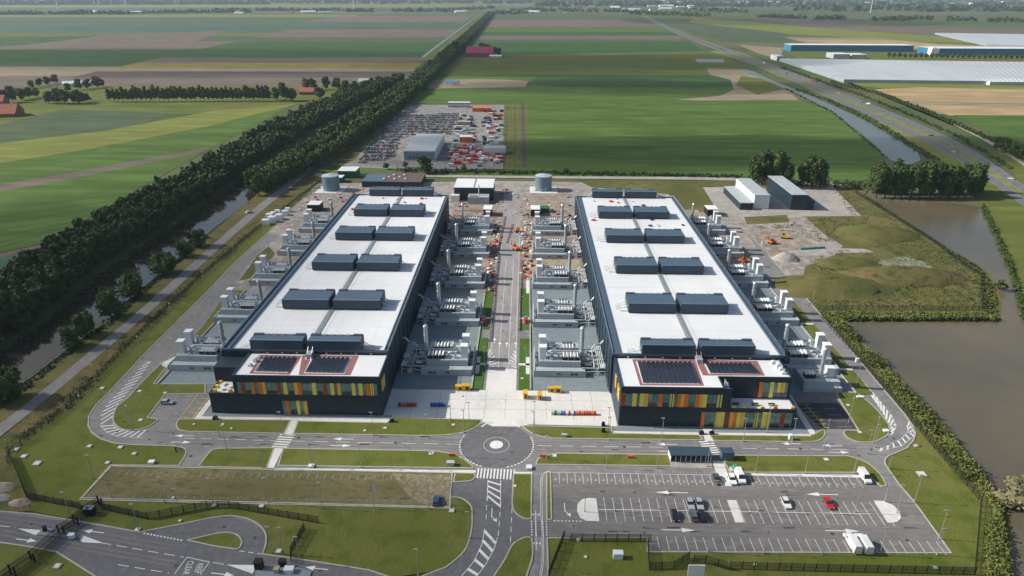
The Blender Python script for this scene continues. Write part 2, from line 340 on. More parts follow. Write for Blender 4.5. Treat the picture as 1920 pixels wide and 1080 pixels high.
field('olive', [(943, 194), (990, 194), (986, 326), (940, 318)])
for i in range(5):
    FZ[0] += 0.0015; m = MB(); m.line(G(952 + i * 7, 194), G(947 + i * 9, 316), 1.7 if i != 4 else 4.5, FZ[0]); struct('ditch', m, 'f_darksoil' if i % 2 == 0 else 'rough_grass')
field('olive', [(760, 194), (800, 166), (845, 104), (868, 74), (800, 104), (700, 250), (640, 312), (665, 310)])
field('green', [(640, 314), (1660, 318), (1840, 330), (1840, 345), (600, 331)])
# right of the motorway
field('lime', [(1300, 33), (1420, 42), (1650, 60), (1900, 78), (1900, 84), (1700, 78), (1450, 62), (1290, 42)]); field('greygreen', [(1270, 40), (1470, 62), (1480, 82), (1350, 76), (1240, 44)])
field('soil', [(1400, 30), (1700, 52), (1990, 56), (1990, 66), (1760, 66), (1500, 50)]); field('pale', [(1470, 70), (1640, 72), (1760, 82), (1990, 90), (1990, 102), (1700, 92), (1540, 88)])
field('tan', [(1500, 76), (1680, 76), (1760, 84), (1990, 92), (1990, 98), (1650, 88)])
field('pale', [(1385, 84), (1470, 90), (1462, 112), (1420, 100)]); field('olive', [(1463, 92), (1990, 106), (1990, 122), (1500, 112)])
field('lime', [(1582, 155), (1990, 160), (1990, 172), (1700, 172), (1600, 160)]); field('tan', [(1640, 168), (1720, 164), (1990, 170), (1990, 196), (1700, 190)])
field('pale', [(1680, 184), (1700, 189), (1990, 195), (1990, 212), (1760, 214)]); field('tan', [(1720, 196), (1990, 202), (1990, 218), (1780, 217)])
field('green', [(1788, 216), (1990, 217), (1990, 300), (1920, 268), (1850, 245)]); field('olive', [(1850, 262), (1990, 300), (1990, 420), (1920, 350)])
field('lime', [(1330, 96), (1400, 118), (1500, 160), (1640, 225), (1760, 300), (1860, 350), (1990, 450), (1990, 410), (1860, 310), (1700, 225), (1500, 140), (1380, 95)])
field('olive', [(1440, 100), (1580, 150), (1700, 195), (1850, 262), (1990, 360), (1990, 330), (1800, 235), (1640, 175), (1590, 152), (1470, 112)])
field('olive', [(1840, 330), (1990, 400), (1990, 760), (1920, 640), (1890, 520), (1850, 420), (1835, 380)])
# patchwork towards the horizon
for i in range(260):
    d = 3600 * (1 + i / 42.0); x = rnd.uniform(-1.1, 1.1) * d; wd = rnd.uniform(250, 1400); h = rnd.uniform(40, 260) * (1 + i / 120)
    if d < 5400 and -0.2 * d < x < 0.9 * d: continue
    m = MB(); m.sheet([(x, d), (x + wd, d), (x + wd * 0.97, d + h), (x - wd * .02, d + h)], .01 + i * .0005); struct('field', m, 'f_' + rnd.choice(['olive', 'lime', 'greygreen', 'pale', 'deep', 'soil', 'green', 'teal']))
# ------------------------------------------------------------------ water
def pool(k, pts, z, it=2, name='water'):
    m = MB(); m.sheet(chaikin(PX(pts), True, it), z); struct(name, m, k)
print('FZ', FZ); WZ = FZ[0] + 0.02
CANL = [(-150, 740), (0, 662), (82, 610), (150, 545), (225, 490), (375, 390), (480, 318), (520, 300), (520, 330), (475, 374), (387, 440), (275, 535), (205, 600), (140, 647), (32, 730), (-150, 840)]
pool('water_canal', CANL, WZ, 1, 'canal')
pool('water_grey', [(790, 107), (812, 90), (905, 22), (906, 22), (817, 91), (796, 108)], WZ, 0, 'canal')
pool('water_grey', [(1385, 131), (1407, 131), (1440, 148), (1490, 168), (1545, 190), (1620, 225), (1690, 265), (1735, 298), (1700, 312), (1660, 297), (1640, 270), (1560, 210), (1470, 165)], WZ, 1, 'canal')
pool('water_grey', [(1303, 111), (1355, 111), (1360, 117), (1308, 117)], WZ, 0, 'water')
POND = [(1583, 603), (1870, 603), (1876, 572), (1865, 535), (1850, 515), (1830, 500), (1747, 452), (1665, 400), (1625, 372), (1700, 374), (1835, 386), (1850, 400), (1865, 445), (1890, 502), (1905, 552), (1915, 600), (1960, 660), (2100, 760), (2300, 1150), (1895, 1150), (1895, 1060), (1890, 975), (1870, 940), (1810, 860), (1760, 795), (1700, 735), (1640, 665), (1592, 614)]
pool('water_pond', POND, WZ, 1, 'pond')
# ------------------------------------------------------------------ public roads
def road(pts_a, pts_b, k, z, name='road'):
    a = chaikin(PX(pts_a)); b = chaikin(PX(pts_b)); m = MB(); m.sheet(a + b[::-1], z); return struct(name, m, k), a, b
RZ = WZ + 0.03
AZ0 = RZ + 0.03
_, ra, rb = road([(-120, 880), (0, 800), (220, 618), (262, 583), (480, 387), (560, 328), (640, 268), (700, 232)], [(-120, 908), (0, 824), (252, 612), (300, 570), (480, 403), (560, 341), (640, 276), (700, 238)], 'asphalt', RZ)
road([(590, 326), (720, 327), (1000, 331), (1400, 333), (1640, 345)], [(590, 331), (720, 331), (1000, 335), (1400, 338), (1640, 352)], 'gravel', RZ)
def hw(off): return None
HWL = [(1204, 30), (1262, 62), (1370, 105), (1490, 152), (1560, 186), (1650, 228), (1740, 270), (1800, 303), (1862, 345), (1990, 440)]
HWR = [(1212, 30), (1280, 62), (1390, 100), (1520, 148), (1600, 182), (1700, 222), (1790, 263), (1850, 298), (1915, 345), (1990, 398)]
A_, B_ = chaikin(PX(HWL)), chaikin(PX(HWR)); n_ = min(len(A_), len(B_))
def lerp2(t): return [(A_[i][0] * (1 - t) + B_[i][0] * t, A_[i][1] * (1 - t) + B_[i][1] * t) for i in range(n_)]
for t0, t1, nm in ((0.0, 0.4, 'asphalt_dark'), (0.6, 1.0, 'asphalt_dark')):
    m = MB(); m.sheet(lerp2(t0) + lerp2(t1)[::-1], RZ + 0.01); struct('motorway', m, nm)
mkm = MB()
for t in (0.025, 0.375, 0.625, 0.975): mkm.poly(lerp2(t), 0.3, RZ + 0.03)
for t in (0.14, 0.26, 0.74, 0.86): mkm.poly(lerp2(t), 0.25, RZ + 0.03, 6, 10)
struct('road_marking', mkm, 'paint_worn')
road([(1790, 234), (1847, 260), (1920, 300), (1990, 345)], [(1788, 235), (1847, 264), (1920, 312), (1990, 362)], 'gravel', RZ + 0.015)
# ================================================================== THE SITE
AZ0 = RZ + 0.03
OUTER = [(597, 345), (540, 400), (505, 435), (442, 492), (380, 557), (325, 612), (267, 670), (212, 730), (180, 762), (167, 783, 0), (166, 800), (172, 812), (190, 825), (215, 833), (250, 836), (325, 838), (348, 842, 3), (350, 852, 4), (336, 875), (208, 874), (150, 939), (844, 955), (844, 934), (866, 935, 6), (885, 950, 8), (886, 992, 14), (874, 1036, 14), (836, 1066), (798, 1080), (760, 1096, 8), (727, 1083), (691, 1071), (590, 1055), (492, 1041), (497, 1030, 3), (501, 1008, 8), (492, 990, 8), (467, 974, 8), (434, 969), (400, 972), (349, 983), (262, 1000), (179, 985), (67, 966), (0, 961), (-150, 942), (-150, 1003), (0, 1019), (60, 1028), (107, 1037), (175, 1080), (300, 1170), (700, 1240), (1028, 1200), (1028, 1080), (1026, 1011), (1214, 1011), (1214, 1037), (1783, 1039), (1714, 943), (1687, 912), (1657, 869, 5), (1662, 858, 4), (1700, 842), (1712, 828), (1716, 815), (1711, 800), (1697, 780), (1615, 682), (1540, 593), (1440, 478), (1385, 412), (1330, 372), (960, 345)]
W_OUT = fillet(OUTER)
m = MB(); m.sheet(W_OUT, AZ0); struct('tarmac', m, 'asphalt')
kb = MB(); kerb(kb, W_OUT[:-3], closed=False)
IZ = AZ0 + 0.13
PARK = fillet([(1031, 887), (1620, 893), (1652, 910), (1687, 914), (1714, 943), (1783, 1039), (1214, 1037), (1214, 1011), (1031, 1009)])
m = MB(); m.sheet(PARK, AZ0 + 0.012); struct('car_park', m, 'asphalt_park')
m = MB(); m.sheet(fillet([(890, 884), (962, 886), (960, 952, 6), (968, 965, 5), (985, 978, 3), (1030, 980), (1030, 1009), (985, 1008, 5), (955, 1030, 5), (928, 1084), (800, 1084), (836, 1066), (874, 1036, 14), (886, 992, 14), (885, 950, 8), (866, 936, 6), (845, 934), (850, 907), (880, 906, 4)]), AZ0 + 0.012); struct('access_road', m, 'asphalt_dark')
m = MB(); m.sheet(fillet([(-150, 946), (0, 963), (179, 987), (262, 1001), (400, 974), (434, 970), (490, 990, 6), (499, 1010, 6), (492, 1040), (691, 1072), (727, 1084), (900, 1090), (700, 1230), (300, 1170), (176, 1081), (107, 1038), (0, 1020), (-150, 1004)]), AZ0 + 0.012); struct('access_road', m, 'asphalt_dark')
def island(pts, k='lawn', kb_=True, name='lawn', z=None):
    W = fillet(pts); mm = MB(); mm.prism(W, AZ0 - 0.02, z or IZ); struct(name, mm, k)
    if kb_: kerb(kb, W, z0=AZ0 - 0.02, z1=IZ + 0.05)
    return W
island([(299, 788, 3), (288, 797, 4), (272, 805, 6), (247, 810, 6), (222, 805, 6), (211, 790, 8), (217, 766, 8), (240, 748), (265, 720), (304, 682), (312, 690), (288, 722), (385, 722), (385, 740), (310, 741), (277, 785)])
island([(337, 788), (545, 790), (533, 815), (350, 811, 3), (335, 808, 4), (330, 797, 4)])
island([(560, 792), (725, 795), (737, 785), (903, 789), (900, 798, 4), (878, 811, 10), (847, 817, 8), (802, 819), (550, 815)])
island([(980, 801), (1146, 804), (1148, 815), (1311, 818), (1317, 827), (1035, 824), (1008, 819, 8), (990, 810, 6)])
island([(1331, 818), (1520, 820), (1544, 806), (1547, 815, 3), (1540, 827, 5), (1520, 831), (1338, 828)])
island([(373, 877), (385, 860, 4), (400, 843, 8), (514, 842), (500, 880)])
island([(532, 843), (780, 847), (830, 849, 10), (866, 859, 8), (885, 875, 6), (887, 880), (522, 875)])
island([(854, 889), (889, 890, 3), (892, 895, 3), (885, 904, 5), (850, 906)])
island([(352, 1015), (422, 999, 8), (448, 1005, 6), (455, 1020, 6), (448, 1033, 3), (400, 1026)], name='lawn')
island([(963, 891), (997, 891), (996, 975), (985, 976, 5), (966, 965, 8), (960, 950, 8)])
island([(1025, 887), (1032, 889), (1034, 976), (1025, 977)])
island([(997, 1011), (985, 1009, 6), (962, 1020, 6), (946, 1053, 8), (928, 1080), (880, 1180), (975, 1180), (988, 1080), (1000, 1045, 5)])
island([(1005, 873), (1008, 862, 8), (1040, 852, 8), (1256, 855), (1258, 876), (1020, 873)])
island([(1357, 868), (1377, 856), (1590, 857), (1625, 868, 8), (1652, 893, 5), (1662, 913, 2), (1652, 914), (1620, 888), (1370, 888)])
island([(1585, 822, 4), (1580, 808, 4), (1610, 810), (1572, 748), (1568, 738), (1606, 738), (1640, 765, 6), (1668, 800, 8), (1666, 818, 8), (1640, 831, 8), (1610, 832, 6)])
W_LOT = [(210, 876), (530, 883), (848, 889), (843, 953), (154, 936)]
island([p for p in W_LOT], 'fallow', True, 'overgrown_car_park', AZ0 + 0.05)
m = MB(); m.sheet(fillet([(735, 890), (846, 893), (842, 948), (790, 950, 6), (760, 925, 8)]), AZ0 + .058); struct('bare_patch', m, 'fallow_bare')
# the lawns outside the tarmac
def lawn(pts, k='lawn', z=None, name='lawn'):
    m = MB(); m.sheet(fillet(pts), z or (RZ - 0.01 + (FZ[0] % 0.01))); return struct(name, m, k)
m = MB()
lawn([(600, 340), (480, 432), (375, 520), (282, 607), (125, 765), (25, 845), (20, 858), (54, 934), (60, 960), (700, 1090), (900, 1060), (900, 930), (330, 850), (300, 740), (370, 620), (480, 500), (640, 345)], z=RZ - 0.006)
lawn([(1215, 1000), (1020, 1000), (1020, 1200), (1900, 1200), (1860, 1100), (1850, 941), (1700, 770), (1560, 640), (1560, 1000)], z=RZ - 0.008)
lawn([(-150, 1000), (0, 1015), (200, 1060), (400, 1250), (-150, 1250)], z=RZ - 0.01)
lawn([(700, 238), (640, 276), (480, 403), (300, 570), (252, 612), (0, 824), (-150, 930), (-150, 960), (0, 962), (60, 960), (20, 858), (25, 845), (125, 765), (282, 607), (375, 520), (480, 432), (610, 330)], 'verge', z=RZ - 0.013, name='verge')
lawn([(500, 350), (387, 445), (275, 540), (140, 652), (32, 735), (-150, 850), (-150, 885), (0, 805), (262, 586), (480, 390), (560, 331), (560, 300)], 'rough_grass', z=RZ - 0.015, name='verge')
lawn([(1330, 340), (1640, 340), (1620, 368), (1665, 396), (1747, 448), (1832, 497), (1853, 512), (1868, 535), (1879, 572), (1873, 604), (1585, 604), (1594, 614), (1700, 733), (1812, 860), (1872, 940), (1893, 975), (1897, 1150), (1820, 1150), (1830, 945), (1700, 790), (1540, 600), (1385, 415)], 'rough_grass', z=WZ + 0.012, name='verge')
# ------------------------------------------------------------------ paving, plaza, dirt
def rect(k, x0, y0, x1, y1, z, name): m = MB(); m.box(x0, y0, 0.02, x1, y1, z); return struct(name, m, k)
DZ = AZ0 + 0.02
lawn([(597, 345), (960, 340), (1100, 343), (1245, 356), (1285, 400), (1330, 394), (1385, 412), (1420, 470), (1290, 470), (1060, 460), (860, 450), (500, 440)], 'dirt_grey', z=DZ, name='building_site')
lawn([(1080, 338), (1400, 342), (1318, 352), (1345, 396), (1290, 402), (1262, 366), (1110, 352)], 'rough_grass', z=DZ + .008, name='verge')
def wq(k, x0, y0, x1, y1, z, name='building_site'): m = MB(); m.sheet([(x0, y0), (x1, y0), (x1, y1), (x0, y1)], z); return struct(name, m, k)
wq('dirt', -47, 322, -14.5, 470, DZ + .01); wq('dirt', -1, 322, 30, 470, DZ + .01); wq('sand', -46, 330, -15, 347, DZ + .02); wq('sand', -0.5, 330, 29, 347, DZ + .02)
wq('sand', -32, 366, -15, 384, DZ + .02)
wq('dirt', -124, 300, -108, 470, DZ + .01); wq('dirt', 91, 310, 113, 440, DZ + .012); wq('dirt_grey', -100, 413.6, 29, 500, DZ + .006)
lawn([(1362, 400), (1500, 398, 8), (1520, 418), (1545, 440, 6), (1580, 462), (1560, 486, 8), (1510, 500), (1500, 545), (1440, 478)], 'dirt_grey', z=DZ + .002, name='building_site')
lawn([(1410, 440, 10), (1450, 430, 10), (1500, 440, 8), (1530, 470, 8), (1490, 490, 8), (1440, 478, 8)], 'dirt', z=DZ + .006, name='building_site')
lawn([(1640, 492, 10), (1700, 480, 10), (1750, 500, 8), (1755, 520, 8), (1700, 528, 10), (1650, 512, 8)], 'rubble_green', z=DZ + .014, name='building_site')
lawn([(1470, 472, 4), (1555, 466, 6), (1620, 468), (1640, 474), (1560, 476, 6), (1500, 482, 4)], 'gravel', z=DZ + .009, name='dirt_track')
lawn([(1318, 352), (1560, 350), (1615, 406), (1400, 408), (1345, 398)], 'gravel', z=DZ + .004, name='building_site')
lawn([(1395, 408), (1475, 404), (1480, 418), (1400, 422)], 'rough_grass', z=DZ + .012, name='verge')
for x0, x1, y0, y1, k in [(-46.8, -18.7, 213.6, 300, 'paving'), (2.9, 30.5, 213.8, 318, 'paving'), (-132.3, -108, 214.6, 300, 'paving'), (91, 118.5, 214.6, 312, 'paving')]:
    rect(k, x0, y0, x1, y1, AZ0 + 0.1, 'yard_paving')
# yard edge walls (low concrete edging with dark coping)
ed = MB()
for x, y0, y1 in ((-18.5, 213.6, 300), (2.7, 213.8, 318), (118.7, 214.6, 312), (-132.5, 214.6, 300)): ed.box(x - 0.25, y0, 0.02, x + 0.25, y1, AZ0 + 0.5)
struct('yard_kerb', ed, 'kerb')
for x0, x1, y0, y1, k in [(-18.1, -14.6, 214, 254, 'lawn_fresh'), (-18.1, -14.6, 262, 306, 'lawn_fresh'), (-1.6, 2.4, 214, 254, 'lawn_fresh'), (-1.6, 2.4, 262, 306, 'lawn_fresh'), (119.2, 124.5, 214, 300, 'lawn')]:
    rect(k, x0, y0, x1, y1, AZ0 + 0.16, 'lawn')
for x0, x1, y0, y1 in [(-18, -14.4, 231.5, 233), (-18, -14.4, 272, 273.5), (-18, -16.6, 225, 238), (-1.8, 2.4, 231.5, 233), (-1.8, 2.4, 272, 273.5), (1.0, 2.4, 225, 238), (118.9, 124.6, 231, 232.4), (118.9, 124.6, 270, 271.5), (1.0, 2.4, 300, 316)]:
    rect('concrete', x0, y0, x1, y1, AZ0 + 0.21, 'pavement')
m = MB(); m.prism([(-135.6, 240), (-136.2, 263), (-140, 293), (-141, 300), (-132.8, 300), (-132.8, 233), (-134.5, 236)], 0.02, AZ0 + .16); struct('lawn', m, 'lawn')
m = MB(); m.sheet([(-141, 300), (-144, 338), (-143.4, 388), (-143, 430), (-106, 430), (-106, 300)], DZ + .005); struct('building_site', m, 'dirt_grey')
m = MB(); m.sheet([(-140, 312), (-143.6, 345), (-143, 362), (-135, 350), (-134, 315)], DZ + .018); struct('verge', m, 'rough_grass')
m = MB(); m.sheet([(-13.3, 229.2), (-2.5, 229.2), (-2.4, 372), (-3.4, 500), (-12.4, 500), (-13.3, 372)], DZ + .024); struct('central_road', m, 'asphalt_light')
# plaza, building aprons, pavements
PZ = AZ0 + 0.09
m = MB(); m.prism([(-47, 213.4), (-47, 195.3), (-14.5, 194.8), (-9.8, 191.2), (-1.5, 191.2), (2.5, 192.6), (31.2, 192.2), (31.2, 213.6), (-2.4, 213.6), (-2.4, 229), (-13.4, 229), (-13.4, 213.4)], 0.02, PZ); struct('plaza', m, 'concrete')
sm = MB()
for x in (-38, -29, -20, -13, -6, 1, 8, 17, 24): sm.line((x, 195.4), (x, 213.2), 0.12, PZ + 0.006)
for y in (201.3, 207.3): sm.line((-46.8, y), (31, y), 0.12, PZ + 0.008)
struct('plaza_joint', sm, 'walkway')
for (x0, y0, x1, y1) in [(-109.5, 192.6, -43, 194.4), (29.5, 187.6, 95.5, 189.4)]: rect('concrete', x0, y0, x1, y1, PZ + .02, 'pavement')
for (x0, y0, x1, y1) in [(-108, 194.4, -44, 196.7), (31, 189.4, 93, 192.7)]: rect('paving', x0, y0, x1, y1, PZ + .01, 'pavement')
rect('concrete', 93, 189.4, 95, 213, PZ + .016, 'pavement'); rect('concrete', -109.5, 194.4, -107.6, 213, PZ + .016, 'pavement')
def pave(pts, k='concrete', z=PZ + 0.03): m = MB(); m.prism(PX(pts), 0.02, z); return struct('pavement', m, k)
pave([(545, 787), (560, 787), (549, 816), (533, 816)], z=PZ + .035); pave([(514, 842), (531, 843), (514, 880), (500, 880)], z=PZ + .035)
pave([(514, 880), (892, 884), (893, 888), (890, 889), (515, 884)]); pave([(965, 887), (998, 887), (999, 891), (964, 891)])
pave([(1317, 806), (1334, 806), (1342, 829), (1322, 829)], z=PZ + .036); pave([(1335, 866), (1356, 867), (1372, 914), (1352, 914)]); pave([(1357, 889), (1615, 893), (1616, 898), (1361, 893)], z=PZ + .034)
pave([(1258, 866), (1334, 867), (1336, 881), (1257, 879)], 'gravel', z=PZ + .04)
pave([(304, 682), (334, 668), (337, 671), (312, 692), (304, 687)], z=PZ + .05)
# car park islands in pale concrete
pave([(1118, 937), (1124, 980), (1100, 979), (1088, 973), (1082, 960), (1083, 947), (1092, 938), (1104, 936)], z=PZ + .03); pave([(1363, 940), (1380, 940), (1395, 982), (1379, 982)], z=PZ + .03)
pave([(1638, 941), (1656, 942), (1675, 950), (1687, 963), (1689, 974), (1682, 981), (1670, 983), (1664, 982)], z=PZ + .03)
# parking bays right and left of the offices
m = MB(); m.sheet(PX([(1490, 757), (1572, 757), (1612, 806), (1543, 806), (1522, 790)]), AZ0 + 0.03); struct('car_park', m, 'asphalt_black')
struct('kerb', kb, 'kerb')
# ------------------------------------------------------------------ painted markings
mz = AZ0 + 0.055; pm = MB()
def L(p, q, wd=0.16, **k): pm.line(G(*p), G(*q), wd, mz)
def arrow(x, y, dirx, diry, ln=6.0):
    cx_, cy_ = G(x, y); d = Vector((dirx, diry)).normalized(); n = Vector((-d.y, d.x)); c = Vector((cx_, cy_))
    pm.line(tuple(c - d * ln / 2), tuple(c + d * ln * 0.1), 0.28, mz)
    a = c + d * ln / 2; b = c + d * ln * 0.1
    pm.face([(*(b - n * .8), mz), (*a, mz), (*(b + n * .8), mz)][::1] if True else 0)
def turn_arrow(x, y):
    X, Y = G(x, y); pm.line((X, Y + 2.6), (X, Y - 0.8), 0.25, mz); pm.line((X, Y - 0.8), (X + 0.8, Y - 1.6), 0.25, mz + .003); pm.face([(X + 0.3, Y - 2.0, mz), (X + 1.5, Y - 1.4, mz), (X + 1.5, Y - 2.9, mz)])
def stalls(x0, x1, pitch, y0, y1, skip=()):
    n = int(round((x1 - x0) / pitch))
    for i in range(n + 1):
        X = x0 + (x1 - x0) * i / n
        if any(a < X < b for a, b in skip): continue
        pm.line((X, y0), (X, y1), 0.14, mz)
# the staff car park: rows measured on the ground
Ybot0, Ybot1 = G(1400, 1036)[1], G(1400, 1011)[1]; xb0 = G(1214, 1036)[0]; 
stalls(G(1232, 1011)[0], G(1750, 1011)[0], 2.45, Ybot0, Ybot1)
Ym0, Ymc, Ym1 = G(1300, 982)[1], G(1300, 960)[1], G(1300, 938)[1]
stalls(G(1119, 960)[0] + 2.4, G(1655, 961)[0] + .5, 2.45, Ym0, Ym1, skip=[(G(1360, 960)[0], G(1382, 960)[0])])
pm.line((G(1121, 960)[0], Ymc), (G(1660, 961)[0], Ymc), 0.2, mz + .004)
Yt0, Yt1 = G(1300, 912)[1], G(1300, 892)[1]
stalls(G(1034, 905)[0], G(1334, 905)[0], 2.35, Yt0, Yt1); stalls(G(1409, 905)[0], G(1610, 905)[0], 2.35, Yt0, Yt1)
pm.line((G(1032, 892)[0], Yt1), (G(1334, 892)[0], Yt1), 0.14, mz)
tick = MB()                                           # small bay symbols painted in every electric bay
for a, b in ((1034, 1334), (1409, 1610)):
    X = G(a, 905)[0] + 1.17
    while X < G(b, 905)[0]:
        y = Yt0 + 1.4; tick.line((X - .55, y), (X + .55, y), 0.35, mz); tick.line((X - .3, y + .5), (X + .6, y + .5), 0.22, mz + .004); tick.line((X - .2, y - .1), (X + .2, y + .8), 0.2, mz + .008); X += 2.35
struct('road_marking', tick, 'paint_worn')
arrow(1259, 925.5, -1, 0, 4.4 * 2.1); arrow(1541, 929, -1, 0, 9); arrow(1272, 996, 1, 0, 9); arrow(1579, 997.5, 1, 0, 9); turn_arrow(1059, 957)
pm.dash(G(1038, 978.5), G(1090, 979.5), 0.35, mz, 0.5, 0.5)
# roundabout
rc = G(931, 836); ring = lambda r, n=48: [(rc[0] + r * math.cos(2 * math.pi * k / n), rc[1] + r * math.sin(2 * math.pi * k / n)) for k in range(n + 1)]
RB = abs(G(1000, 836)[0] - rc[0])
m = MB(); m.sheet(ring(RB * 0.985)[:-1], AZ0 + 0.015); struct('roundabout', m, 'asphalt_dark')
c1 = MB(); c1.prism(ring(2.1)[:-1], 0.1, PZ + 0.06, top=0); struct('roundabout_hub', c1, 'paint')
for a, b in zip(ring(4.0), ring(4.0)[1:]): pm.line(a, b, 0.13, mz)
for k, (a, b) in enumerate(zip(ring(RB * 1.0, 60), ring(RB * 1.0, 60)[1:])):
    an = (k + .5) * 6
    if (an < 62 or 118 < an < 250 or an > 290) and not (25 < an < 60 or 120 < an < 155): pm.line(a, (a[0] * .45 + b[0] * .55, a[1] * .45 + b[1] * .55), 0.45, mz)
# front road centre lines and arrows
yc = G(600, 830)[1]
pm.dash(G(345, 823.5), G(516, 828), 0.2, mz, 3.4, 2.2); pm.dash(G(548, 829), G(860, 835), 0.2, mz, 4.4, 2.6); pm.dash(G(1008, 837.5), G(1322, 841.5), 0.2, mz, 4.4, 2.6); pm.dash(G(1350, 842), G(1600, 845), 0.2, mz, 4.4, 2.6)
for x, y, s_ in ((644, 825, -1), (639, 837.5, 1), (346, 819, -1), (340, 831, 1), (1250, 835, -1), (1252, 848, 1), (1560, 838, -1), (1573, 850, 1), (1482, 834, -1)): arrow(x, y, s_, 0, 6.5)
def zebra(p, q, wd, n, along_x):         # bars between two ground points
    a, b = Vector(G(*p)), Vector(G(*q)); d = b - a; 
    for i in range(n):
        c = a + d * ((i + .5) / n); u = d / n * 0.5
        pm.line(tuple(c - u * .5), tuple(c + u * .5), wd, mz + .002)
zebra((541, 815), (523, 842), 5.0, 6, 0); zebra((1322, 828), (1340, 857), 4.6, 7, 0); zebra((893, 889), (967, 892), 4.6, 12, 0)
def hatch(A, B, n, wd=0.55, edge=0.18, sh=.5):  # bars between two border polylines (pixels)
    def at(P, t):
        W = PX(P); Ls = [math.dist(a, b) for a, b in zip(W, W[1:])]; T = sum(Ls) * t
        for (a, b), l in zip(zip(W, W[1:]), Ls):
            if T <= l or (a, b) == (W[-2], W[-1]): f = T / l; return (a[0] + (b[0] - a[0]) * f, a[1] + (b[1] - a[1]) * f)
            T -= l
    for i in range(n): pm.line(at(A, (i + .25) / n), at(B, min(1, (i + .25 + sh) / n)), wd, mz + .002)
    if edge: pm.poly(PX(A), edge, mz + .004); pm.poly(PX(B), edge, mz + .004)
hatch([(915, 902), (914, 939)], [(939, 902), (938, 955)], 4, .6); hatch([(909, 993), (904, 1022), (888, 1056), (866, 1082)], [(933, 1010), (926, 1032), (910, 1062), (893, 1084)], 5, .8)
hatch([(189, 800), (190, 780), (203, 758), (222, 738), (245, 712), (278, 676)], [(211, 795), (213, 778), (222, 760), (240, 738), (262, 712), (283, 680)], 16, .55, 0, 1.5)
hatch([(189, 800), (200, 812), (222, 821), (268, 823)], [(211, 795), (220, 806), (245, 811), (274, 808)], 8, .55, .12, .8)
hatch([(1715, 818), (1690, 838), (1650, 848), (1636, 842)], [(1702, 812), (1688, 826), (1660, 840), (1640, 845)], 7, .6, .12, -.4); hatch([(1606, 706), (1640, 742), (1672, 782), (1680, 800), (1672, 818)], [(1610, 716), (1632, 742), (1655, 775), (1668, 800), (1664, 818)], 14, .6, .12, 1.6)
hatch([(1703, 792), (1714, 815)], [(1700, 800), (1703, 814)], 3, .4)
hatch([(918, 655), (934, 680), (922, 694)], [(915, 665), (915, 680), (915, 693)], 6, .45, 0); hatch([(966, 658), (952, 678), (962, 692)], [(968, 668), (968, 682), (968, 692)], 6, .45, 0)
for x, y in ((920, 640), (943, 648), (960, 648), (930, 648)): arrow(x + 7, y, 0, 1, 5)
for x in (-9.6, -5.8):
    pm.dash((x, 230), (x, 345), 0.16, mz + .003, 30, 0.1)
pm.line((-12.9, 229.5), (-12.9, 400), 0.14, mz); pm.line((-2.9, 229.5), (-2.9, 400), 0.14, mz)
for a, b in (((915, 902), (911, 985)), ((939, 945), (934, 1010)), ((960, 955), (957, 1020))): pm.dash(G(*a), G(*b), 0.18, mz, 2.0, 1.6)
turn_arrow(922, 967)
for a in ((893, 801, 912, 790), (903, 803, 921, 790), (975, 803, 957, 790), (967, 800, 952, 790)): pm.line(G(a[0], a[1]), G(a[2], a[3]), 0.45, PZ + .02)
# bike path
for off in (0, 3): pm.poly(chaikin(PX([(1012 + off, 1084), (1017 + off, 1050), (1016 + off, 1000), (1013.5 + off, 960), (1013 + off, 900), (1018 + off, 888), (1030 + off, 885)])), 0.14, mz)
for x in (996.5, 1004.5, 1016, 1024.5): pm.dash(G(x, 979), G(x + .8, 1009), 0.35, mz, 0.5, 0.5)
pm.line(G(1004, 960), G(1005.5, 1034), 0.16, mz + .005)
for x, y in ((1004, 967), (1006, 1021)):
    for k in range(3): pm.line((G(x, y)[0] - .9 + k * .8, G(x, y)[1]), (G(x, y)[0] - .5 + k * .8, G(x, y)[1]), 0.7, mz + .008)
# front entrance road, bottom left
for a, b in (((0, 988), (30, 991)), ((190, 1020), (345, 1047)), ((222, 1061), (318, 1077)), ((400, 1057), (424, 1061)), ((-80, 978), (0, 988))): pm.dash(G(*a), G(*b), 0.2, mz, 3, 1.6)
for a, b in (((351, 1047), (393, 1056)), ((351, 1047), (328, 1078)), ((393, 1056), (376, 1080))): L(a, b, .2)
pm.dash(G(270, 1002), G(345, 1016), 0.5, mz, 0.5, 0.5); pm.dash(G(449, 1035), G(490, 1041), 0.2, mz, 1.5, 1)
for x, y, s_ in ((176, 999, -1), (50, 1015, 1), (594, 1068, -1), (418, 1079, 1)): arrow(x, y, s_, -.12 * s_, 6)
for pts in ([(34, 993), (78, 996), (68, 1006)], [(155, 1019), (196, 1021), (158, 1007), (150, 1014)], [(425, 1061), (482, 1062), (474, 1078)]):
    pm.face([(*p, mz + .01) for p in PX(pts)])
struct('road_marking', pm, 'paint')
sp = MB(); rp = random.Random(4)                         # drain covers and dark tar patches in the roads
for x, y in [(1117, 967), (1198, 947), (1295, 863) , (1207, 1001), (1075, 988), (1318, 842), (1500, 843), (1170, 840), (742, 832), (300, 832), (190, 818), (221, 811), (280, 826), (920, 946), (1663, 972), (1609, 856), (1675, 824), (358, 857), (1700, 1015), (1406, 964), (910, 836), (960, 850), (955, 700), (940, 560), (943, 622), (60, 984), (330, 1063), (420, 990), (478, 1010), (600, 1072), (1190, 925), (1440, 1000), (1560, 1003), (560, 823), (1090, 848)]:
    X, Y = G(x, y); r_ = rp.uniform(.3, .55); sp.sheet([(X + r_ * math.cos(a * .785), Y + r_ * math.sin(a * .785)) for a in range(8)], mz + .02)
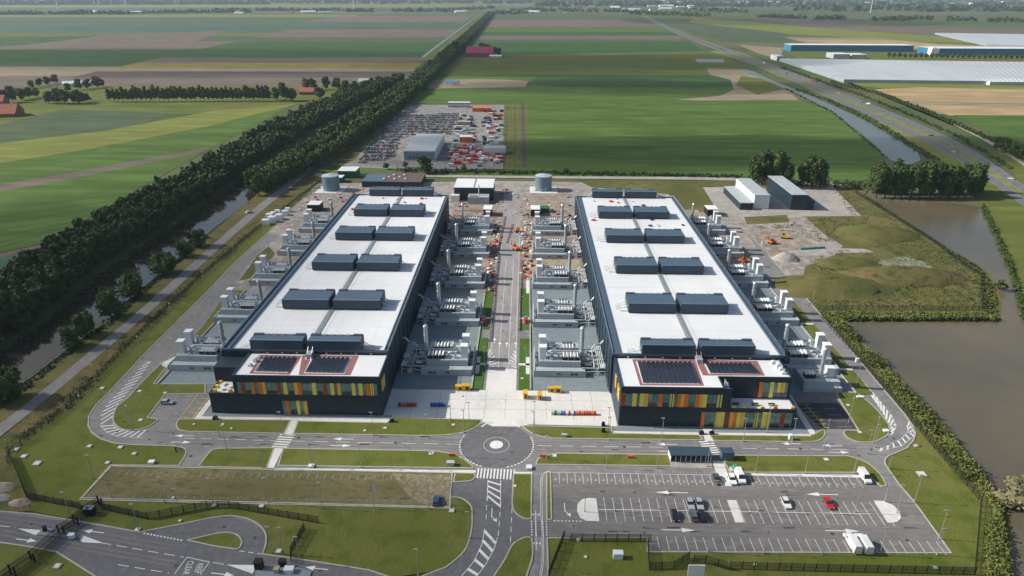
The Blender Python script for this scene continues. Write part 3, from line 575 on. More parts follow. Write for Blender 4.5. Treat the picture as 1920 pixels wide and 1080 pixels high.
for i in range(26):
    X, Y = G(rp.uniform(1050, 1720), rp.choice([925, 931, 993, 1000, 833, 846])) if i < 16 else G(rp.uniform(360, 850), rp.choice([822, 836])); sp.sheet([(X, Y), (X + rp.uniform(1, 5), Y + .1), (X + rp.uniform(1, 4), Y + rp.uniform(.3, .8)), (X - .2, Y + .6)], mz - .012 + i * .0004)
struct('drain_cover', sp, 'asphalt_black')
sp = MB()                                                # worn wheel tracks and repaired strips
for a, b_ in (((1040, 921), (1690, 929)), ((1040, 931), (1690, 939)), ((1090, 990), (1740, 996)), ((1090, 1000), (1745, 1006)), ((350, 819), (860, 830)), ((350, 829), (860, 840)), ((1005, 833), (1610, 840)), ((1005, 844), (1610, 852)), ((0, 975), (330, 1030)), ((0, 1000), (330, 1060))):
    for o_ in (-1.5, 1.5): A, B = G(*a), G(*b_); sp.line((A[0], A[1] + o_ * .5), (B[0], B[1] + o_ * .5), .55, mz - .02 + (.001 if o_ > 0 else 0))
struct('wheel_track', sp, 'asphalt_track')
# kerbside bays by the offices
ym = MB(); cxs = [(345, 786), (383, 740)]
for i in range(6):
    t = i / 5; a = (345 + 42 * t, 785 - 45 * t); ym.line(G(*a), G(a[0] + 24, a[1] + 0.3), 0.3, mz)
ym.line(G(338, 786), G(372, 741), .3, mz + .003); ym.line(G(362, 786), G(394, 743), .3, mz + .003)
for i in range(7):
    t = i / 6; a = (1493 + 36 * t, 760 + 44 * t); ym.line(G(*a), G(a[0] + 26, a[1]), 0.25, mz)
ym.line(G(1510, 760), G(1546, 803), .25, mz + .003)
struct('road_marking', ym, 'paint_yellow')
wm = MB()
for i in range(5): wm.line(G(1545 + i * 8, 768 + i * 11.5), G(1568 + i * 9, 768 + i * 11.5), .15, mz)
for i in range(7): a = (281 + i * 5.3, 779 - i * 6.2); wm.line(G(*a), G(a[0] + 28, a[1]), .15, mz)
for i in range(38): X = G(225 + i * 15.5, 888)[0]; wm.line((X, G(400, 888)[1]), (X, G(400, 897)[1]), .14, AZ0 + .08); wm.line((X, G(400, 937)[1]), (X, G(400, 946 - 12)[1]), .14, AZ0 + .08)
struct('road_marking', wm, 'paint_worn')
def text(name, s, x, y, z, size, rot, m_, parent=None):
    c = bpy.data.curves.new(name, 'FONT'); c.body = s; c.size = size; c.align_x = 'CENTER'; c.align_y = 'CENTER'
    o = bpy.data.objects.new(name, c); me = None
    dg = bpy.context.evaluated_depsgraph_get(); COL.objects.link(o); dg.update(); me = bpy.data.meshes.new_from_object(o.evaluated_get(dg)); COL.objects.unlink(o); bpy.data.objects.remove(o)
    me.materials.clear(); me.materials.append(M[m_]); r = link(name, me, parent); r.location = (x, y, z); r.rotation_euler = rot; return r
for s, x, y in (('CLEAR', 353, 1067), ('KEEP', 373, 1068)):
    X, Y = G(x, y); o = text('road_marking', s, X, Y, mz + .012, 2.0, (0, 0, math.radians(-82)), 'paint'); o['kind'] = 'structure'; o.scale = (0.75, 1.1, 1)
# ================================================================== THE DATA CENTRE HALLS
def roof_unit(parent, x0, x1, y0, dep, zr, side):
    """long rooftop air handling penthouse with a louvred lid"""
    h = 4.1; b = MB()
    b.box(x0 + .25, y0 + .25, zr + .02, x1 - .25, y0 + dep - .25, zr + .5, 1)
    b.box(x0, y0, zr + .5, x1, y0 + dep, zr + h, 0)
    u = part('roof_unit', b, ['unit_dark', 'navy'], parent)
    n = 10
    for i in range(n):                                     # cladding sheets of the long wall
        a = x0 + (x1 - x0) * i / n; c = x0 + (x1 - x0) * (i + 1) / n
    p = MB()
    for i in range(n): a = x0 + (x1 - x0) * i / n; p.box(a + .05, y0 - .08, zr + .6, a + (x1 - x0) / n - .05, y0 - .003, zr + h - .1)
    part('wall_panel', p, 'unit_dark', u)['kind'] = 'stuff'
    l = MB(); m_ = 4 if dep > 7 else 2
    for i in range(m_):
        ya = y0 + .1 + i * (dep - 1.6) / m_; yb = ya + (dep - 1.6) / m_ - .12
        l.face([(x0 + .1, ya, zr + h + .05), (x1 - .1, ya, zr + h + .05), (x1 - .1, yb, zr + h + .32), (x0 + .1, yb, zr + h + .32)])
        l.face([(x0 + .1, yb, zr + h + .32), (x1 - .1, yb, zr + h + .32), (x1 - .1, yb + .1, zr + h + .03), (x0 + .1, yb + .1, zr + h + .03)], 1)
    part('louvre_lid', l, ['unit_blue', 'unit_dark'], u)
    w_ = (x1 - x0)
    for f0, f1 in ((0.0, .2), (.8, 1.0)): t = MB(); t.box(x0 + w_ * f0 + .1, y0 + dep - 1.4, zr + h + .003, x0 + w_ * f1 - .1, y0 + dep - .1, zr + h + .5); part('upstand', t, 'unit_dark', u)
    for i in range(4): k = MB(); k.box(x0 + w_ * (.2 + .15 * i) , y0 + dep - 1.2, zr + h + .003, x0 + w_ * (.2 + .15 * i) + 1.9, y0 + dep - .3, zr + h + .35); part('skylight', k, 'walkway', u)
    r = MB(); r.tube([(x0, y0 - .05, zr + h + .35), (x1, y0 - .05, zr + h + .35)], .06, 4)
    for i in range(6): r.tube([(x0 + w_ * i / 5, y0 - .05, zr + h), (x0 + w_ * i / 5, y0 - .05, zr + h + .4)], .05, 4)
    part('guard_rail', r, 'rail', u)
    s = MB(); xe = x1 if side > 0 else x0                   # end stair and ducts at the outer end
    for k2 in range(3): s.tube([(xe, y0 + dep * (.3 + .22 * k2), zr + 2.2), (xe + side * 2.0, y0 + dep * (.3 + .22 * k2), zr + .9), (xe + side * 4.6, y0 + dep * (.3 + .22 * k2), zr + .35)], .16, 5)
    s.box(xe + side * .1, y0 + dep * .15, zr + .05, xe + side * 3.2, y0 + dep * .22, zr + .5)
    part('duct', s, 'plant_light', u)
    return u
def building(label, X0, X1, Y0, Y1, xw, ux, walk, side):
    zr = 15.6; zp = 16.4
    o = thing('data_centre', label, 'building', ((X0 + X1) / 2, (Y0 + Y1) / 2, 0))
    b = MB(); b.box(X0, Y0, 0, X1, Y1, zr); part('wall', b, 'navy', o)
    # cladding sheets on the long sides, with the paler upper band
    for sgn, xs in ((-1, X0), (1, X1)):
        c = MB(); n = 66
        for i in range(n):
            y = Y0 + .3 + i * (Y1 - Y0 - .6) / n; e = y + (Y1 - Y0 - .6) / n - .08
            c.box(xs, y, 1.2, xs + sgn * .1, e, 9.4); c.box(xs, y, 9.5, xs + sgn * .14, e, zp - .1, 1)
        q = part('wall_panel', c, ['navy', 'navy_side'], o); q['kind'] = 'stuff'
    d = MB(); d.box(X0 + 2.8, Y0 + .6, zr - .05, X1 - 1.2, Y1 - .6, zr + .05); rd = part('roof', d, 'membrane', o)
    sm_ = MB()
    for i in range(1, 10): y = Y0 + i * (Y1 - Y0) / 10; sm_.box(X0 + 2.9, y - .06, zr + .05, X1 - 1.3, y + .06, zr + .09)
    for i in range(1, 8): x = X0 + i * (X1 - X0) / 8; sm_.box(x - .04, Y0 + .7, zr + .05, x + .04, Y1 - .7, zr + .075)
    part('roof_seam', sm_, 'walkway' if False else 'plant_light', rd)
    p = MB()                                                # parapets: the outer edges carry a wide lead gutter
    for (x0, x1) in ((X0, X0 + .5), (X0 + 2.3, X0 + 2.8), (X1 - .5, X1), (X1 - 1.6, X1 - 1.2)): p.box(x0, Y0 + .5, zr - .1, x1, Y1 - .5, zp)
    p.box(X0, Y0, zr - .1, X1, Y0 + .5, zp + .01); p.box(X0, Y1 - .5, zr - .1, X1, Y1, zp + .01); part('parapet', p, ['unit_blue'], o)
    gt = MB(); gt.box(X0 + .5, Y0 + .5, zr - .1, X0 + 2.3, Y1 - .5, zr + .25); gt.box(X1 - 1.2, Y0 + .5, zr - .1, X1 - .5, Y1 - .5, zr + .12, 1); part('gutter', gt, ['unit_blue', 'navy'], o)
    r = MB()
    for x in (X0 + .25, X1 - .25):
        r.tube([(x, Y0 + 1, zp + .9), (x, Y1 - 1, zp + .9)], .08, 5)
        for i in range(41): y = Y0 + 1 + i * (Y1 - Y0 - 2) / 40; r.tube([(x, y, zp), (x, y, zp + .9)], .05, 4)
    part('guard_rail', r, 'rail', o)
    k = MB(); k.box(walk - 1.0, Y0 + .6, zr + .1, walk + 1.0, Y1 - .6, zr + .28); wk = part('walkway', k, 'walkway', o)
    r = MB()
    for sx in (-1, 1): r.tube([(walk + sx, Y0 + 1, zr + 1.2), (walk + sx, Y1 - 1, zr + 1.2)], .05, 4)
    part('guard_rail', r, 'rail', wk)
    for j, (y, dep) in enumerate([(Y0 + .2, 5.2), (247.2, 10.5), (288.4, 10.5), (329.6, 10.5), (370, 10.5), (411.6, 6.5)]):
        roof_unit(o, ux[0], ux[1], y, dep, zr, -1); roof_unit(o, ux[2], ux[3], y, dep, zr, 1)
    dp = MB()
    for i in range(24):
        for sgn, xs in ((-1, X0), (1, X1)): y = Y0 + 4 + i * (Y1 - Y0 - 8) / 23; dp.box(xs + sgn * .1, y, .3, xs + sgn * .35, y + .25, zp - .4)
    part('downpipe', dp, 'navy_side', o)['kind'] = 'stuff'
    return o, zr
LB, ZR = building('long data centre hall on the left with white roof and dark rooftop units', -106.0, -47.2, 212.6, 413.5, 0, (-95.5, -76.9, -75.2, -56.6), -76.0, 1)
RB_, _ = building('long data centre hall on the right with white roof, nearest the brown ponds', 30.8, 90.6, 212.6, 413.5, 0, (41.0, 59.4, 61.3, 79.9), 60.3, 1)
def facade(parent, Y, zlo, zhi, xs, fins, nm='window', sill=True):
    """a band of green glass panes between coloured upright panels on the wall plane Y"""
    cuts = sorted([(a - wd / 2, a + wd / 2) for a, wd, _ in fins]); x = xs[0]; gaps = []
    for a, b in cuts:
        if a - x > .25: gaps.append((x, a))
        x = max(x, b)
    if xs[1] - x > .25: gaps.append((x, xs[1]))
    for a, b in gaps:
        g_ = MB(); g_.box(a, Y - .06, zlo, b, Y - .003, zhi); wdw = part(nm, g_, 'glass_green', parent)
        f_ = MB(); n = max(1, int((b - a) / 1.5))
        for i in range(n + 1): x_ = a + (b - a) * i / n; f_.box(x_ - .04, Y - .16, zlo, x_ + .04, Y - .063, zhi)
        f_.box(a, Y - .15, zlo, b, Y - .064, zlo + .12); f_.box(a, Y - .15, zhi - .12, b, Y - .064, zhi)
        f_.box(a, Y - .15, zlo + (zhi - zlo) * .3, b, Y - .064, zlo + (zhi - zlo) * .3 + .07); part('mullion', f_, 'mullion', wdw)
        if b - a > 2.2:
            q = MB(); q.box(a + .3, Y - .09, zlo + .15, b - .3, Y - .062, zlo + (zhi - zlo) * .27); part('blind', q, 'glass_dark', wdw)
    for a, wd, c in fins:
        q = MB(); q.box(a - wd / 2, Y - .3, zlo - .05, a + wd / 2, Y - .004, zhi + .05); part('colour_panel', q, 'fin_' + c, parent, label=c + ' upright panel')
def solar(parent, z, polypx, rows, k0, k1, name='solar_array'):
    """rows of panels in a sheared block; polypx = back-left, back-right, front-right, front-left"""
    bl, br, fr, fl = [G(*p, z) for p in polypx]
    for i in range(rows):
        t0 = i / rows; t1 = (i + .76) / rows
        f = lambda a, b, t: (a[0] + (b[0] - a[0]) * t, a[1] + (b[1] - a[1]) * t)
        A, B, C, D = f(bl, br, t0), f(bl, br, t1), f(fl, fr, t1), f(fl, fr, t0)
        q = MB(); n = 8
        for j in range(n):
            s0, s1 = j / n + .002, (j + 1) / n - .002
            P0, P1, P2, P3 = f(D, A, s0), f(C, B, s0), f(C, B, s1), f(D, A, s1)
            q.face([(*P0, z + .25), (*P1, z + .6), (*P2, z + .6), (*P3, z + .25)])
            q.face([(*P1, z + .6), (*P1, z + .02), (*P2, z + .02), (*P2, z + .6)], 1); q.face([(*P0, z + .02), (*P1, z + .02), (*P1, z + .6), (*P0, z + .25)], 1)
        part('solar_panel', q, ['solar', 'solar_frame'], parent)
def offices_left():
    o = LB; Y = 196.7; zt = 15.2; X0, X1 = -96.2, -47.2; s = lambda zx, py=728: WY(380 + zx / 4, py, Y)[0]
    b = MB(); b.box(X0, Y, 7.7, X1, 212.6, 14.6); part('office_wall', b, 'navy', o)
    b = MB(); b.box(-104.9, Y + .001, 0, X1 - .001, 212.6, 7.7); b.box(-106, 205, 7.7, X0 - .01, 212.6, 13.4); part('office_wall', b, 'navy', o)
    b = MB(); b.box(X0 + .4, Y + .4, 14.6, X1 - .4, 212.3, 14.72); rf = part('roof', b, 'membrane', o)
    b = MB(); b.box(-104.5, Y + .4, 7.7, X0 - .02, 204.9, 7.8); part('terrace', b, 'membrane', o)
    b = MB()
    b.box(X0, Y, 14.6, X1, Y + .4, zt); b.box(X0, Y + .4, 14.6, X0 + .4, 212.6, zt - .01); b.box(X1 - .4, Y + .4, 14.6, X1, 212.6, zt - .01)
    b.box(-104.9, Y, 7.7, X0, Y + .35, 8.3); b.box(-104.9, Y + .35, 7.7, -104.5, 205, 8.29); part('parapet', b, 'navy_side', o)
    # panels of the dark wall, one mesh each
    pm_ = {}
    for x0, x1, z0, z1 in [(-104.8 + i * 3.2, -104.8 + i * 3.2 + 3.1, .3, 7.5) for i in range(18)]:
        if x0 < s(795, 765) and x1 > s(600, 765): continue
        q = MB(); q.box(x0, Y - .05, z0, min(x1, X1), Y - .002, z1); part('wall_panel', q, 'navy', o)
    yc_ = .5; c = [(305, 24, 'red'), (380, 26, 'orange'), (436, 24, 'orange'), (463, 24, 'amber'), (572, 22, 'red'), (623, 28, 'yellow'), (703, 26, 'amber'), (731, 28, 'orange'), (838, 30, 'yellow'), (918, 22, 'red'), (973, 27, 'yellow'), (1025, 25, 'amber'), (1133, 27, 'yellow'), (1186, 28, 'yellow'), (1241, 26, 'orange'), (1263, 9, 'yellow'), (1279, 9, 'yellow')]
    facade(o, Y, 8.3, 12.6, (s(262), s(1310)), [(s(a), abs(s(a + w_ / 2) - s(a - w_ / 2)), k) for a, w_, k in c])
    s2 = lambda zx: WY(380 + zx / 4, 765, Y)[0]
    facade(o, Y, .4, 5.6, (s2(603), s2(792)), [(s2(643), 1.1, 'orange'), (s2(722), 1.1, 'yellow'), (s2(776), 1.2, 'amber')])
    q = MB(); q.box(s2(672), Y - .1, .2, s2(712), Y - .065, 2.6); d = part('door', q, 'glass_dark', o)
    q = MB(); q.box(s2(690), Y - .16, 1.0, s2(694), Y - .103, 1.6); part('handle', q, 'rail', d)
    # side windows in the shaded gable
    for y, c_ in ((199, 'yellow'), (200.6, 'amber'), (202.4, 'yellow')):
        q = MB(); q.box(X1, y, 8.3, X1 + .25, y + .9, 12.6); part('colour_panel', q, 'fin_' + c_, o)
    # red matting and solar rows
    z = 14.72
    for p in ([(507, 664), (673, 668), (641, 703), (466, 700)],):
        q = MB(); q.prism(PX([(490, 665.5), (566, 667), (543, 703), (467, 700.5)], z), z, z + .04); part('roof_mat', q, 'red_mat', o)
        q = MB(); q.prism(PX([(567, 666), (673, 667), (657, 703.5), (560, 703)], z), z, z + .04); part('roof_mat', q, 'red_mat', o)
        q = MB(); q.prism(PX([(494, 669), (554, 670), (540, 699), (476, 698)], z), z + .04, z + .07); part('roof_mat', q, 'membrane', o)
        q = MB(); q.prism(PX([(585, 669.5), (660, 671), (646, 701), (570, 700)], z), z + .04, z + .07); part('roof_mat', q, 'membrane', o)
    solar(o, z + .06, [(497, 669.5), (556, 670.5), (541, 698), (478, 696.5)], 7, 0, 1); solar(o, z + .06, [(588, 670.5), (657, 671.5), (643, 700), (572, 698.5)], 8, 0, 1)
    a = MB(); a.box(-75.2, 209.2, z, -73.2, 212.55, z + 1.6); a.tube([(-75, 208.5, z), (-75, 212.5, z + 3)], .08, 5); a.tube([(-73.4, 208.5, z), (-73.4, 212.5, z + 3)], .08, 5); part('roof_stair', a, 'steel', o)
    for x, y, h in ((-92.5, 206, 1.3), (-92, 208.5, 1.0), (-93.2, 203, .8)): q = MB(); q.box(x, y, z, x + 1.3, y + 1.4, z + h, taper=.1); q.cyl(x + .65, y + .7, z + h, z + h + .25, .4, 8); part('vent', q, 'plant_light', o)
    for i in range(8): q = MB(); q.box(-90 + i * 5.2, 212.35, z + .3, -89.4 + i * 5.2, 212.5, z + .65); part('wall_lamp', q, 'lamp_clear', o)
    for x, y, k in ((-103.9, 197.6, 'amber'), (-98.6, 197.6, 'amber'), (-104.0, 203, 'amber'), (-104.1, 200.2, 'yellow')): q = MB(); q.box(x - .1, y, 7.8, x + 1.1, y + 1, 8.9, taper=.08); q.box(x, y + .1, 8.9, x + 1, y + .9, 8.95); part('planter', q, 'fin_' + k, o)
    for x, y in ((-101.5, 199.5), (-99.5, 201), (-102, 202.4)): q = MB(); q.cyl(x, y, 8.35, 8.45, .8, 10); q.cyl(x, y, 7.8, 8.35, .1, 6); part('terrace_table', q, 'white', o)
def offices_right():
    o = RB_; Y = 192.7; zt = 15.2; X0, X1 = 31.6, 88.9; Xm = 67.2; Yb = 200.0; s = lambda zx, py, YY=Y: WY(1100 + zx / 4, py, YY)[0]
    b = MB(); b.box(X0, Y, 0, Xm - 2.6, 212.6, 14.6); b.box(Xm - 2.6, Y, 0, Xm, Y + .5, 14.9); b.box(Xm - 2.6, Y + .5, 0, Xm, Yb, 6.9); part('office_wall', b, 'navy', o)
    b = MB(); b.box(Xm, Y + .001, 0, X1, Yb, 6.9); b.box(Xm - 2.6, Yb, 0, X1 - .3, 212.6, 14.6); b.box(X1 - .001, 198, 0, X1 + 1.2, 212.6, 6.4); part('office_wall', b, 'navy', o)
    b = MB(); b.box(X0 + .4, Y + .4, 14.6, Xm - 2.9, 212.3, 14.72); b.box(Xm - 2.9, Yb + .3, 14.6, X1 - .7, 212.3, 14.72); part('roof', b, 'membrane', o)
    b = MB(); b.box(Xm + .3, Y + .4, 6.9, X1 - .4, Yb - .01, 7.0); part('terrace', b, 'membrane', o)
    b = MB(); b.box(X0, Y, 14.6, Xm - 2.6, Y + .4, zt); b.box(X0, Y + .4, 14.6, X0 + .4, 212.6, zt - .01); b.box(Xm - 2.9, Y + .4, 14.6, Xm - 2.6, Yb + .3, zt - .01)
    b.box(Xm - 2.6, Yb, 14.6, X1 - .3, Yb + .3, zt); b.box(X1 - .7, Yb + .3, 14.6, X1 - .3, 212.6, zt - .01)
    b.box(Xm + .01, Y, 6.9, X1, Y + .4, 7.5); b.box(X1 - .4, Y + .4, 6.9, X1, Yb, 7.49); part('parapet', b, 'navy_side', o)
    t = MB()                                               # open light well with its white steel stair
    for i in range(4): t.tube([(65.0 + i * .5, 193.6, 12.6), (65.6 + i * .35, 196.8, 16.2 - i * .5)], .07, 5)
    for i in range(5): t.tube([(65.2, 193.8 + i * .6, 12.7 + i * .6), (66.9, 193.8 + i * .6, 12.7 + i * .6)], .06, 5)
    part('roof_stair', t, 'white', o)
    for i in range(16):
        x0 = X0 + .1 + i * 3.3
        if x0 > s(835, 780) - 1: break
        q = MB(); q.box(x0, Y - .05, .3, x0 + 3.2, Y - .002, 7.4); part('wall_panel', q, 'navy', o)
    for i in range(2): q = MB(); q.box(61.6 + i * 2.8, Y - .05, 8, 64.3 + i * 2.8, Y - .002, 14); part('wall_panel', q, 'navy', o)
    c = [(275, 30, 'red'), (357, 32, 'yellow'), (412, 32, 'yellow'), (443, 32, 'amber'), (552, 30, 'orange'), (629, 9, 'yellow'), (647, 9, 'yellow'), (692, 26, 'orange'), (718, 26, 'amber'), (745, 30, 'orange'), (829, 30, 'orange'), (855, 24, 'amber'), (882, 34, 'yellow'), (986, 11, 'yellow'), (1008, 9, 'yellow')]
    facade(o, Y, 8.1, 12.7, (s(262, 751), s(1012, 751)), [(s(a, 751), abs(s(a + w_ / 2, 751) - s(a - w_ / 2, 751)), k) for a, w_, k in c])
    c = [(866, 24, 'orange'), (965, 12, 'amber'), (985, 26, 'yellow'), (1012, 28, 'yellow'), (1048, 24, 'red'), (1080, 26, 'amber'), (1107, 26, 'orange'), (1135, 30, 'yellow'), (1165, 26, 'amber'), (1258, 9, 'amber'), (1275, 9, 'yellow'), (1325, 34, 'yellow'), (1358, 28, 'amber'), (1462, 26, 'red')]
    facade(o, Y, .5, 6.2, (s(856, 790), s(1536, 790)), [(s(a, 790), abs(s(a + w_ / 2, 790) - s(a - w_ / 2, 790)), k) for a, w_, k in c])
    c = [(1300, 28, 'orange'), (1383, 30, 'yellow')]
    facade(o, Yb, 7.6, 13.2, (s(1288, 733, Yb), s(1505, 733, Yb)), [(s(a, 733, Yb), 1.2, k) for a, w_, k in c])
    for a, k in ((1440, 'yellow'), (1467, 'amber')): q = MB(); x = s(a, 733, Yb); q.box(x - .65, Yb - .35, 9.6, x + .65, Yb - .17, 13.1); part('colour_panel', q, 'fin_' + k, o)
    q = MB(); q.box(s(885, 790), Y - .1, .2, s(905, 790), Y - .065, 2.8); d = part('door', q, 'glass_dark', o); q = MB(); q.box(s(894, 790), Y - .16, 1, s(896, 790), Y - .103, 1.6); part('handle', q, 'rail', d)
    for y, c_ in ((195, 'yellow'), (196.6, 'amber'), (198.2, 'amber'), (203, 'amber'), (204.4, 'amber')): q = MB(); q.box(X0 - .3, y, 8.1, X0, y + .9, 12.7); part('colour_panel', q, 'fin_' + c_, o)
    q = MB(); q.box(X0 - .12, 193.4, .4, X0 - .003, 212, 7.7); q.box(X0 - .12, 206, 8, X0 - .003, 212, 14.4); q.box(X0 - .1, 193.4, 13, X0 - .003, 205.8, 14.4); part('side_cladding', q, 'navy_side', o)
    z = 14.72
    mats_ = [[(1185.5, 673.5), (1303, 674), (1320, 723.5), (1200, 722.5)], [(1303.5, 674), (1420, 677), (1434, 704.5), (1318, 704)]]
    for p in mats_: q = MB(); q.prism(PX(p, z), z, z + .04); part('roof_mat', q, 'red_mat', o)
    for p in [[(1192, 678), (1298, 679), (1312, 720.5), (1205, 719.5)], [(1319, 680), (1411, 681.5), (1424, 701.5), (1329, 701)]]: q = MB(); q.prism(PX(p, z), z + .04, z + .07); part('roof_mat', q, 'membrane', o)
    solar(o, z + .06, [(1195, 678.5), (1297, 679.5), (1312, 719.5), (1206, 718.5)], 12, 0, 1); solar(o, z + .06, [(1322, 681), (1409, 682), (1424, 701), (1332, 700)], 10, 0, 1)
    a = MB(); a.box(59.4, 209.2, z, 61.4, 212.55, z + 1.6); a.tube([(59.6, 208.5, z), (59.6, 212.5, z + 3)], .08, 5); a.tube([(61.2, 208.5, z), (61.2, 212.5, z + 3)], .08, 5); part('roof_stair', a, 'steel', o)
    for x, y, h in ((85.6, 206.5, 1.6), (85.8, 204.2, 1.2), (84.8, 209.3, 1.0), (86, 202.4, .8)): q = MB(); q.box(x, y, z, x + 1.4, y + 1.4, z + h, taper=.1); q.cyl(x + .7, y + .7, z + h, z + h + .25, .4, 8); part('vent', q, 'plant_light', o)
    for i in range(8): q = MB(); q.box(36 + i * 6, 212.35, z + .3, 36.6 + i * 6, 212.5, z + .65); part('wall_lamp', q, 'lamp_clear', o)
    for i, (x, k) in enumerate(((67.8, 'yellow'), (71.2, 'yellow'), (77.2, 'amber'), (81.4, 'orange'), (87.0, 'amber'))):
        q = MB(); q.box(x, Y + .45, 7.0, x + 1.4, Y + 1.2, 8.0, taper=.08); q.box(x + .12, Y + .57, 8.0, x + 1.28, Y + 1.08, 8.05); part('planter', q, 'fin_' + k, o)
    for x in (68.8, 75, 80.5): q = MB(); q.box(x, Y + 2.6, 7.65, x + 2.2, Y + 3.5, 7.75); q.box(x + .2, Y + 2.9, 7.0, x + .35, Y + 3.2, 7.65); q.box(x + 1.8, Y + 2.9, 7.0, x + 1.95, Y + 3.2, 7.65); part('terrace_table', q, 'bark', o)
offices_left(); offices_right()
# ================================================================== GENERATOR PLANTS beside the halls
def plant_proto():
    """local +x points away from the hall; origin at the hall-side front corner of the low plinth"""
    o = thing('generator_plant', '', 'generator plant')
    P_ = lambda n, b, m_, **k: part(n, b, m_, o, world=False, **k)
    b = MB(); b.box(-1.5, 0, 0, 17.2, 3.2, 2.3); b.box(-1.7, -.25, 0, 17.4, 0, 2.6); b.box(17.0, -.25, 0, 17.4, 19, 2.6); P_('plinth', b, 'plant_grey')
    v = MB(); v.box(1.2, -.3, .8, 2.4, -.252, 1.7); v.box(2.7, -.3, .8, 3.9, -.252, 1.7); v.box(7.5, -.3, 1.0, 9.0, -.252, 1.6); P_('grille', v, 'grille')
    b = MB(); b.box(0, 3.2, 0, 15.6, 18.5, 4.6, 0); P_('enclosure', b, 'plant_grey')
    b = MB()
    for i in range(9): b.box(.1 + i * 1.72, 3.12, .4, 1.7 + i * 1.72, 3.198, 4.45)
    P_('wall_panel', b, 'plant_grey')['kind'] = 'stuff'
    for ya in (4.2, 11.0):                                 # two banks of radiators with slanting white cowls
        b = MB(); b.box(.2 + (ya > 5) * 1.4, ya, 4.6, 6.8 + (ya > 5) * 1.0, ya + 3.2, 5.9, 0); r = P_('radiator', b, 'louvre')
        xa = .2 + (ya > 5) * 1.4; L_ = 6.6 - (ya > 5) * .4
        c = MB()
        for i in range(3): c.box(xa + i * L_ / 3, ya - .05, 4.62, xa + i * L_ / 3 + .12, ya - .003, 5.9)
        q = part('frame', c, 'plant_light', r, world=False)
        for i in range(5):
            c = MB(); x = xa + .1 + i * L_ / 5
            c.face([(x, ya, 5.92), (x + .75, ya, 6.75), (x + .75, ya + 3.1, 6.75), (x, ya + 3.1, 5.92)]); c.face([(x + .75, ya, 6.75), (x + 1.0, ya, 5.92), (x + 1.0, ya + 3.1, 5.92), (x + .75, ya + 3.1, 6.75)])
            c.face([(x, ya, 5.92), (x + 1.0, ya, 5.92), (x + .75, ya, 6.75)]); c.face([(x, ya + 3.1, 5.92), (x + .75, ya + 3.1, 6.75), (x + 1.0, ya + 3.1, 5.92)]); part('cowl', c, 'white', r, world=False)
    b = MB(); b.cyl(-.6, 9.3, 0, 15.6, .75, 12); b.cyl(-.6, 9.3, 15.6, 16.2, .95, 12, r2=.55); b.cyl(-.6, 9.3, 5.4, 6.1, 1.15, 12); b.cyl(-.6, 9.3, 12, 12.3, .9, 12)
    s = P_('exhaust_stack', b, 'steel', smooth=False)
    b = MB(); b.box(-1.4, 8.5, 0, .2, 10.1, 2.6); part('base', b, 'plant_grey', s, world=False)
    for (x, y, hh) in ((12.9, 5.0, 9.2), (13.0, 12.0, 9.8)):
        b = MB(); b.box(x, y, 4.6, x + 2.4, y + 2.4, hh); t = P_('air_tower', b, 'plant_light'); c = MB(); c.box(x - .2, y - .2, hh, x + 2.6, y + 2.6, hh + .45); part('cap', c, 'white', t, world=False)
    b = MB(); b.tube([(-.6, 9.3, 5.8), (.9, 9.3, 5.8), (10.8, 9.3, 5.8), (11.6, 9.3, 5.4), (11.6, 9.3, 4.6)], .5, 8); b.tube([(8.2, 5.8, 4.6), (8.2, 5.8, 6.2), (9.0, 5.8, 6.7), (10.2, 5.8, 6.6), (10.8, 5.8, 5.8), (10.8, 5.8, 4.6)], .42, 8)
    b.tube([(12.2, 8, 4.6), (12.2, 8, 6.0), (12.9, 8, 6.3), (13.4, 7, 6.3)], .3, 6); b.cyl(11.9, 14.5, 4.6, 7.2, .5, 8); P_('exhaust_pipe', b, 'steel')
    for (x, y, a, c_, h_) in ((8.9, 12.2, 1.4, 1.2, 1.3), (10.4, 4.2, .9, .9, .9), (9, 15.4, 2.4, 1.6, .8), (2.2, 15.6, 4.5, 2.2, .7), (12, 16, 1.2, 1.5, 1.4), (16, 6, .8, 3, 1.4), (16, 12.5, .8, 2.4, 1.2)):
        b = MB(); z = 4.6 if x < 15.7 else 0; b.box(x, y, z, x + a, y + c_, z + h_ + (0 if z else 1.2), 0, taper=.03); b.box(x + .15, y + .15, z + h_ + (0 if z else 1.2), x + a - .15, y + c_ - .15, z + h_ + .12 + (0 if z else 1.2), 1); P_('equipment_cabinet', b, ['plant_light', 'grille'])
    b = MB()
    for z in (5.1, 5.6): b.tube([(7.6, 3.4, z), (15.4, 3.4, z), (15.4, 18.2, z), (.3, 18.2, z)], .045, 4)
    for i in range(6): b.tube([(7.6 + i * 1.56, 3.4, 4.6), (7.6 + i * 1.56, 3.4, 5.6)], .045, 4)
    P_('guard_rail', b, 'rail')
    # ducts bridging to the hall wall
    b = MB()
    for y0, yy in ((3.0, 0), (10.5, 1)):
        b.tube([(-.4, y0 - 1, 2.6), (-5.0, y0 - 1, 2.6), (-5.0, y0 + 3.6, 4.2), (-.4, y0 + 3.6, 4.2)], .36, 7)
    b.tube([(-5.0, 14, 4.4), (-6.2, 14.3, 6.0), (-8.2, 14.8, 6.0), (-9.6, 15.1, 7.6), (-12.2, 15.1, 7.6)], .42, 7)
    P_('duct', b, 'steel')
